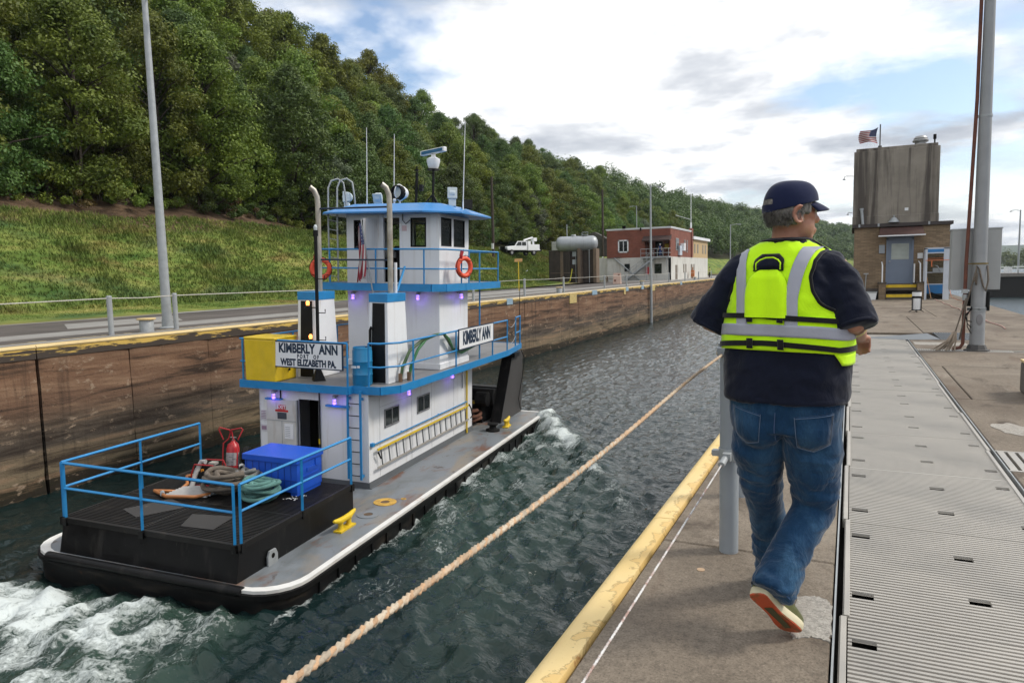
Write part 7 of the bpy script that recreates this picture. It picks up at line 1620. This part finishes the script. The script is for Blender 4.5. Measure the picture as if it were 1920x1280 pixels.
# pockets, seams lie on the seat
from mathutils.bvhtree import BVHTree
_bv = BVHTree.FromPolygons([v_.co.copy() for v_ in jeans.data.vertices], [tuple(p_.vertices) for p_ in jeans.data.polygons])
def onseat(x, z, off=.003): # absolute x, z -> point on the back of the jeans
    hit = _bv.ray_cast(Vector((x-ORG.x, -1.2, z)), Vector((0, 1, 0)))
    return (Vector(hit[0])+Vector((0, -off, 0))) if hit[0] is not None else None
def pocket(cx, w, zt, zb, tilt):
    rows = []
    for v_ in np.linspace(0, 1, 9):
        row = []
        for u in np.linspace(-1, 1, 9):
            z = zt-(zt-zb)*v_*(1-.16*abs(u))+tilt*u*.02; x = cx+u*w*(1-.14*v_)
            q = onseat(x, z, .0045); row.append(q if q is not None else rel((x, 2.95, z)))
        rows.append(row)
    o_ = MB().loft(rows, False, 0, False, wrap=False).build('pocket', M['jeans'], jeans, smooth=True); so_ = o_.modifiers.new('s', 'SOLIDIFY'); so_.thickness = .003
    edge = [r_[0] for r_ in rows]+rows[-1]+[r_[-1] for r_ in rows[::-1]]
    MB().tube([p+Vector((0, -.002, 0)) for p in edge], .0013, 5).tube([p+Vector((0, -.002, -.006)) for p in rows[0]], .0012, 5).build('stitching', mat('stitch_pale', (.12, .17, .26), .9), o_)
pocket(-.118, .070, .925, .775, .4); pocket(-.372, .058, .93, .79, -.6)
sm_ = [onseat(-.258+.004*math.sin(z*20), z, .003) for z in np.linspace(.93, .80, 9)]
MB().tube([q for q in sm_ if q is not None], .002, 5).build('seat_seam', mat('stitch_pale2', (.06, .10, .2), .9), jeans)
hem_ = MB().tube([rel((-.2585, 2.879, .220)), rel((-.2630, 2.870, .210))], [.0815, .0825], 26, cap=False).build('hem', fabric('hem_denim', (.03, .07, .15), .9, .3, 30), jeans, smooth=True)
# ---- vest: a life-vest shell over the shirt, wrapped round the trunk
VB = .020
def halfw(z): return float(np.interp(z, [1.17, 1.29, 1.325, 1.36, 1.41, 1.46, 1.52, 1.58], [.30, .30, .232, .190, .168, .160, .164, .175]))
def phi_for(x, z, off):
    a = tsec(z)[0]+off; return math.pi/2 if abs(x) >= a else math.asin((abs(x)/a)**(2.35/2))
def zbot(phi): # the lower hem dips at the flanks
    return 1.178-.010*math.cos(2*phi)*0-.018*math.sin(abs(phi))**4
def vest_grid(sgn_front):
    rows = []
    zs = np.concatenate([np.linspace(1.178, 1.29, 10), np.linspace(1.305, 1.602, 30)])
    for z in zs:
        lim = phi_for(halfw(z), z, VB)
        row = []
        for u in np.linspace(-1, 1, 41):
            ph_ = u*lim if sgn_front > 0 else math.pi+u*lim
            zz = z if z > 1.3 else z+(1.3-z)/.122*(zbot(ph_ if sgn_front > 0 else ph_-math.pi)-1.178)
            puff = VB+.006*math.sin((z-1.17)*26)*(z < 1.3)+.0075*(vn(ph_*3.2, z*30, 3)-.5)+.004*(vn(ph_*9, z*55, 7)-.5)
            row.append(tpt(ph_, zz, puff))
        rows.append(row)
    return rows
vest = MB().loft(vest_grid(1), False, 0, False, wrap=False).loft(vest_grid(-1), False, 0, False, wrap=False).build('vest', M['hivismesh'], man, smooth=True)
s_ = vest.modifiers.new('solid', 'SOLIDIFY'); s_.thickness = .012; s_.offset = -1
vg = vest_grid(1)
bind = [r_[0] for r_ in vg[12:]][::-1]; bind2 = [r_[-1] for r_ in vg[12:]]
for b_ in (bind, bind2): MB().tube(b_, .0072, 8).build('edge_binding', M['web'], vest, smooth=True)
MB().tube([tpt(p_, 1.604, VB-.002) for p_ in np.linspace(-1.6, 1.6, 21)], .0075, 8).build('neck_binding', M['web'], vest, smooth=True)
def patch(name, x0f, x1f, z0, z1, off, m, par, nz=22, nx=9, thick=.003, full=False):
    rows = []
    for z in np.linspace(z0, z1, nz):
        row = []
        a_, b_ = (x0f(z), x1f(z))
        for u in np.linspace(0, 1, nx):
            if full: ph_ = a_+(b_-a_)*u; zz = z+(zbot(ph_)-1.178 if z < 1.28 else 0)
            else:
                x = a_+(b_-a_)*u; zz = z; ph_ = math.copysign(phi_for(x, z, off), x)
            row.append(tpt(ph_, zz, off))
        rows.append(row)
    o_ = MB().loft(rows, False, 0, False, wrap=False).build(name, m, par, smooth=True)
    s2_ = o_.modifiers.new('solid', 'SOLIDIFY'); s2_.thickness = thick; s2_.offset = 0; return o_
for s in (-1, 1):
    cxs = lambda z, s=s: s*float(np.interp(z, [1.26, 1.38, 1.48, 1.60], [.100, .102, .116, .140]))
    patch('reflective_stripe', lambda z: cxs(z)-.024, lambda z: cxs(z)+.024, 1.255, 1.575, VB+.006, M['reflect'], vest)
patch('reflective_band', lambda z: -2.2, lambda z: 2.2, 1.232, 1.278, VB+.0085, M['reflect'], vest, 6, 61, full=True)
patch('waist_panel', lambda z: -2.3, lambda z: 2.3, 1.176, 1.306, VB+.003, M['hivis'], vest, 10, 61, full=True)
def belt(name, zf, w, off):
    rows = []
    for u in np.linspace(-2.4, 2.4, 70):
        zc = zf(u); rows.append([tpt(u, zc-w/2, off-.002), tpt(u, zc-w/2, off), tpt(u, zc+w/2, off), tpt(u, zc+w/2, off-.002)])
    return MB().loft(rows, False, 0, False, wrap=False).build(name, M['web'], vest, smooth=30)
belt('upper_belt', lambda u: 1.308-.014*(abs(u)/1.5)**1.5+(.004 if u < 0 else -.006*u), .020, VB+.013)
belt('lower_belt', lambda u: 1.205-.024*min(1, (abs(u)/1.15)**1.6), .021, VB+.012)
for x in (-.062, .062):
    for z in (1.306, 1.203): patch('keeper', lambda z_, x=x: x-.012, lambda z_, x=x: x+.012, z-.020, z+.020, VB+.018, M['web'], vest, 5, 4)
# head-float flap: rounded, padded
rows = []
for v_ in np.linspace(0, 1, 22):
    z = 1.305+.190*v_; w_ = .087*(1-max(0, (v_-.45)/.55)**2.6*.62) if v_ < 1 else .03; row = []
    for u in np.linspace(-1, 1, 17):
        edge = min(1-abs(u), (1-v_)*1.6+.0, .3)/.3; x = u*w_; ph_ = math.copysign(phi_for(x, z, VB), x); row.append(tpt(ph_, z, VB+.004+.020*max(0, edge)**.5))
    rows.append(row)
MB().loft(rows, False, 0, False, wrap=False).build('float_flap', M['hivis'], vest, smooth=True)
patch('grab_window', lambda z: -.062+max(0, z-1.530)*1.2, lambda z: .062-max(0, z-1.530)*1.2, 1.485, 1.552, VB+.007, M['web'], vest, 8, 8)
patch('window_navy', lambda z: -.046+max(0, z-1.512)*1.3, lambda z: .046-max(0, z-1.512)*1.3, 1.490, 1.534, VB+.0095, M['navy'], vest, 8, 8)
rows = [tpt(math.copysign(phi_for(x, z, VB), x), z, VB+.011) for x, z in [(-.048, 1.49), (-.048, 1.516), (-.036, 1.528), (-.015, 1.537), (.015, 1.537), (.036, 1.528), (.048, 1.516), (.048, 1.49)]]
MB().tube(rows, .003, 6).build('window_piping', M['hivis'], vest, smooth=True)
patch('side_tail', lambda z: 1.05+(1.178-z)*4, lambda z: 2.3, 1.135, 1.178, VB+.004, M['hivis'], vest, 5, 14, full=True)
# right wrist band
d_ = (Vector(HAR)-Vector(ELR)).normalized(); p_ = Vector(ELR)+d_*.05
MB().tube([rel(p_-d_*.0), rel(p_+d_*.03)], [.046, .044], 16, cap=False).build('sleeve_band', fabric('band_yellow', (.55, .55, .06), .8), man)
# ---- shoes (sole from heel to toe, midsole, upper)
def shoe(heel, toe, upv, label=None):
    heel, toe = Vector(heel), Vector(toe); f = (toe-heel); L_ = f.length; f.normalize(); u_ = Vector(upv); u_ = (u_-f*u_.dot(f)).normalized(); s_v = f.cross(u_)
    prof_ = [(0, .020), (.015, .034), (.06, .041), (.14, .040), (.30, .036), (.45, .034), (.58, .040), (.72, .049), (.84, .049), (.93, .040), (.985, .022), (1, .008)]
    def ring(scale, h0, grow=1.0): 
        L2 = [(t_, w_*scale) for t_, w_ in prof_]
        return [rel(heel+f*(t_*L_)+s_v*w_+u_*h0(t_)) for t_, w_ in L2]+[rel(heel+f*(t_*L_)-s_v*w_+u_*h0(t_)) for t_, w_ in L2[::-1]]
    rock = lambda t_: .012*max(0, (t_-.75)/.25)**2+.004*max(0, (.12-t_)/.12)
    t = MB().loft([ring(1.0, lambda t_: rock(t_)+.006), ring(1.07, lambda t_: rock(t_)+.016), ring(1.03, lambda t_: rock(t_)+.034), ring(.93, lambda t_: rock(t_)+.040)]).build('shoe', mat('midsole_cream', (.62, .56, .38), .6, var=.06), man, smooth=50)
    MB().loft([ring(.96, lambda t_: rock(t_)+.001), ring(.97, lambda t_: rock(t_)+.007)]).build('sole', [M['soleorange']][0], t, smooth=40)
    ct = [rel(heel+f*(t_*L_)+s_v*w_) for t_, w_ in []]
    mb_ = MB()
    mb_.loft([[rel(heel+f*((.30+.52*a_)*L_)+s_v*(.020*math.cos(b_)*(1-.3*a_))+u_*(-.0005+rock(.30+.52*a_))) for b_ in (0, math.pi)] for a_ in np.linspace(0, 1, 6)], False, 0, False, wrap=False)
    mb_.build('arch_recess', mat('sole_olive', (.075, .07, .03), .8), t)
    hts = lambda t_: .085*(1 if t_ < .35 else max(.42, 1-(t_-.35)*1.05)) if t_ < .97 else .03
    MB().loft([ring(.95, lambda t_: rock(t_)+.036), ring(.97, lambda t_: rock(t_)+.036+hts(t_)*.35), ring(.80, lambda t_: rock(t_)+.036+hts(t_)*.75), ring(.52, lambda t_: rock(t_)+.036+hts(t_)*.95)]).build('upper', fabric('shoe_olive', (.10, .105, .04), .85, .2, 12), t, smooth=60)
    return t
M['soleorange'] = mat('outsole_orange', (.52, .085, .03), .65, var=.1, vs=12, stains=[((.16, .10, .04), (14, 14, 14), .5, .62, .8)])
shoe((-.316, 2.835, .205), (-.175, 2.965, .004), (.30, .92, .32))
shoe((-.315, 3.37, .0), (-.29, 3.66, .0), (0, 0, 1))
# ---- two distant workers by the white building and on the balcony
def worker(label, loc, rz, top, legs, hat):
    t = empty('person', label, 'person', loc, rz)
    b_ = MB(); b_.sph((0, 0, 1.63), (.085, .10, .12), 12, 9); b_.rod((0, 0, 1.4), (0, 0, 1.6), .06)
    b_.loft([[(a*math.cos(q), d*math.sin(q), z) for q in np.linspace(0, 2*math.pi, 14, endpoint=False)] for z, a, d in ((.85, .16, .11), (1.1, .16, .11), (1.35, .2, .12), (1.46, .15, .09), (1.5, .06, .06))])
    for s in (-1, 1):
        b_.tube([(s*.09, 0, .9), (s*.1, .02, .48), (s*.11, 0, .05)], [.085, .062, .045], 10); b_.tube([(s*.2, 0, 1.40), (s*.26, -.02, 1.12), (s*.24, .12, .92)], [.055, .045, .035], 8); b_.sph((s*.23, .15, .88), (.04, .05, .05), 8, 6); b_.sph((s*.11, .06, .04), (.05, .13, .04), 8, 6)
    remesh('body', b_, .02, M['skin'], t, 3)
    MB().loft([[(a*math.cos(q), d*math.sin(q), z) for q in np.linspace(0, 2*math.pi, 16, endpoint=False)] for z, a, d in ((.84, .185, .135), (1.1, .185, .135), (1.35, .225, .145), (1.47, .17, .11), (1.51, .07, .07))]).build('jacket', top, t, smooth=True)
    lg = MB()
    for s in (-1, 1): lg.tube([(s*.09, 0, .92), (s*.1, .02, .48), (s*.11, 0, .06)], [.10, .08, .065], 10)
    lg.build('trousers', legs, t, smooth=True); MB().lathe([(.12, 1.66), (.13, 1.68), (.11, 1.76), (.03, 1.79)], (0, 0, 0), 14).build('hard_hat', hat, t, smooth=True); return t
worker('distant worker in a lime jacket standing by the white basement wall', (-21.6, 122.5, 0), 2.0, fabric('jacket_lime', (.32, .42, .10), .8), M['web'], M['web'])
worker('distant worker in blue overalls on the brick building balcony', (-24.6, 100.5, 3.4), 3.0, fabric('overall_blue', (.03, .06, .16), .8), fabric('overall_blue2', (.03, .06, .16), .8), M['signwhite'])
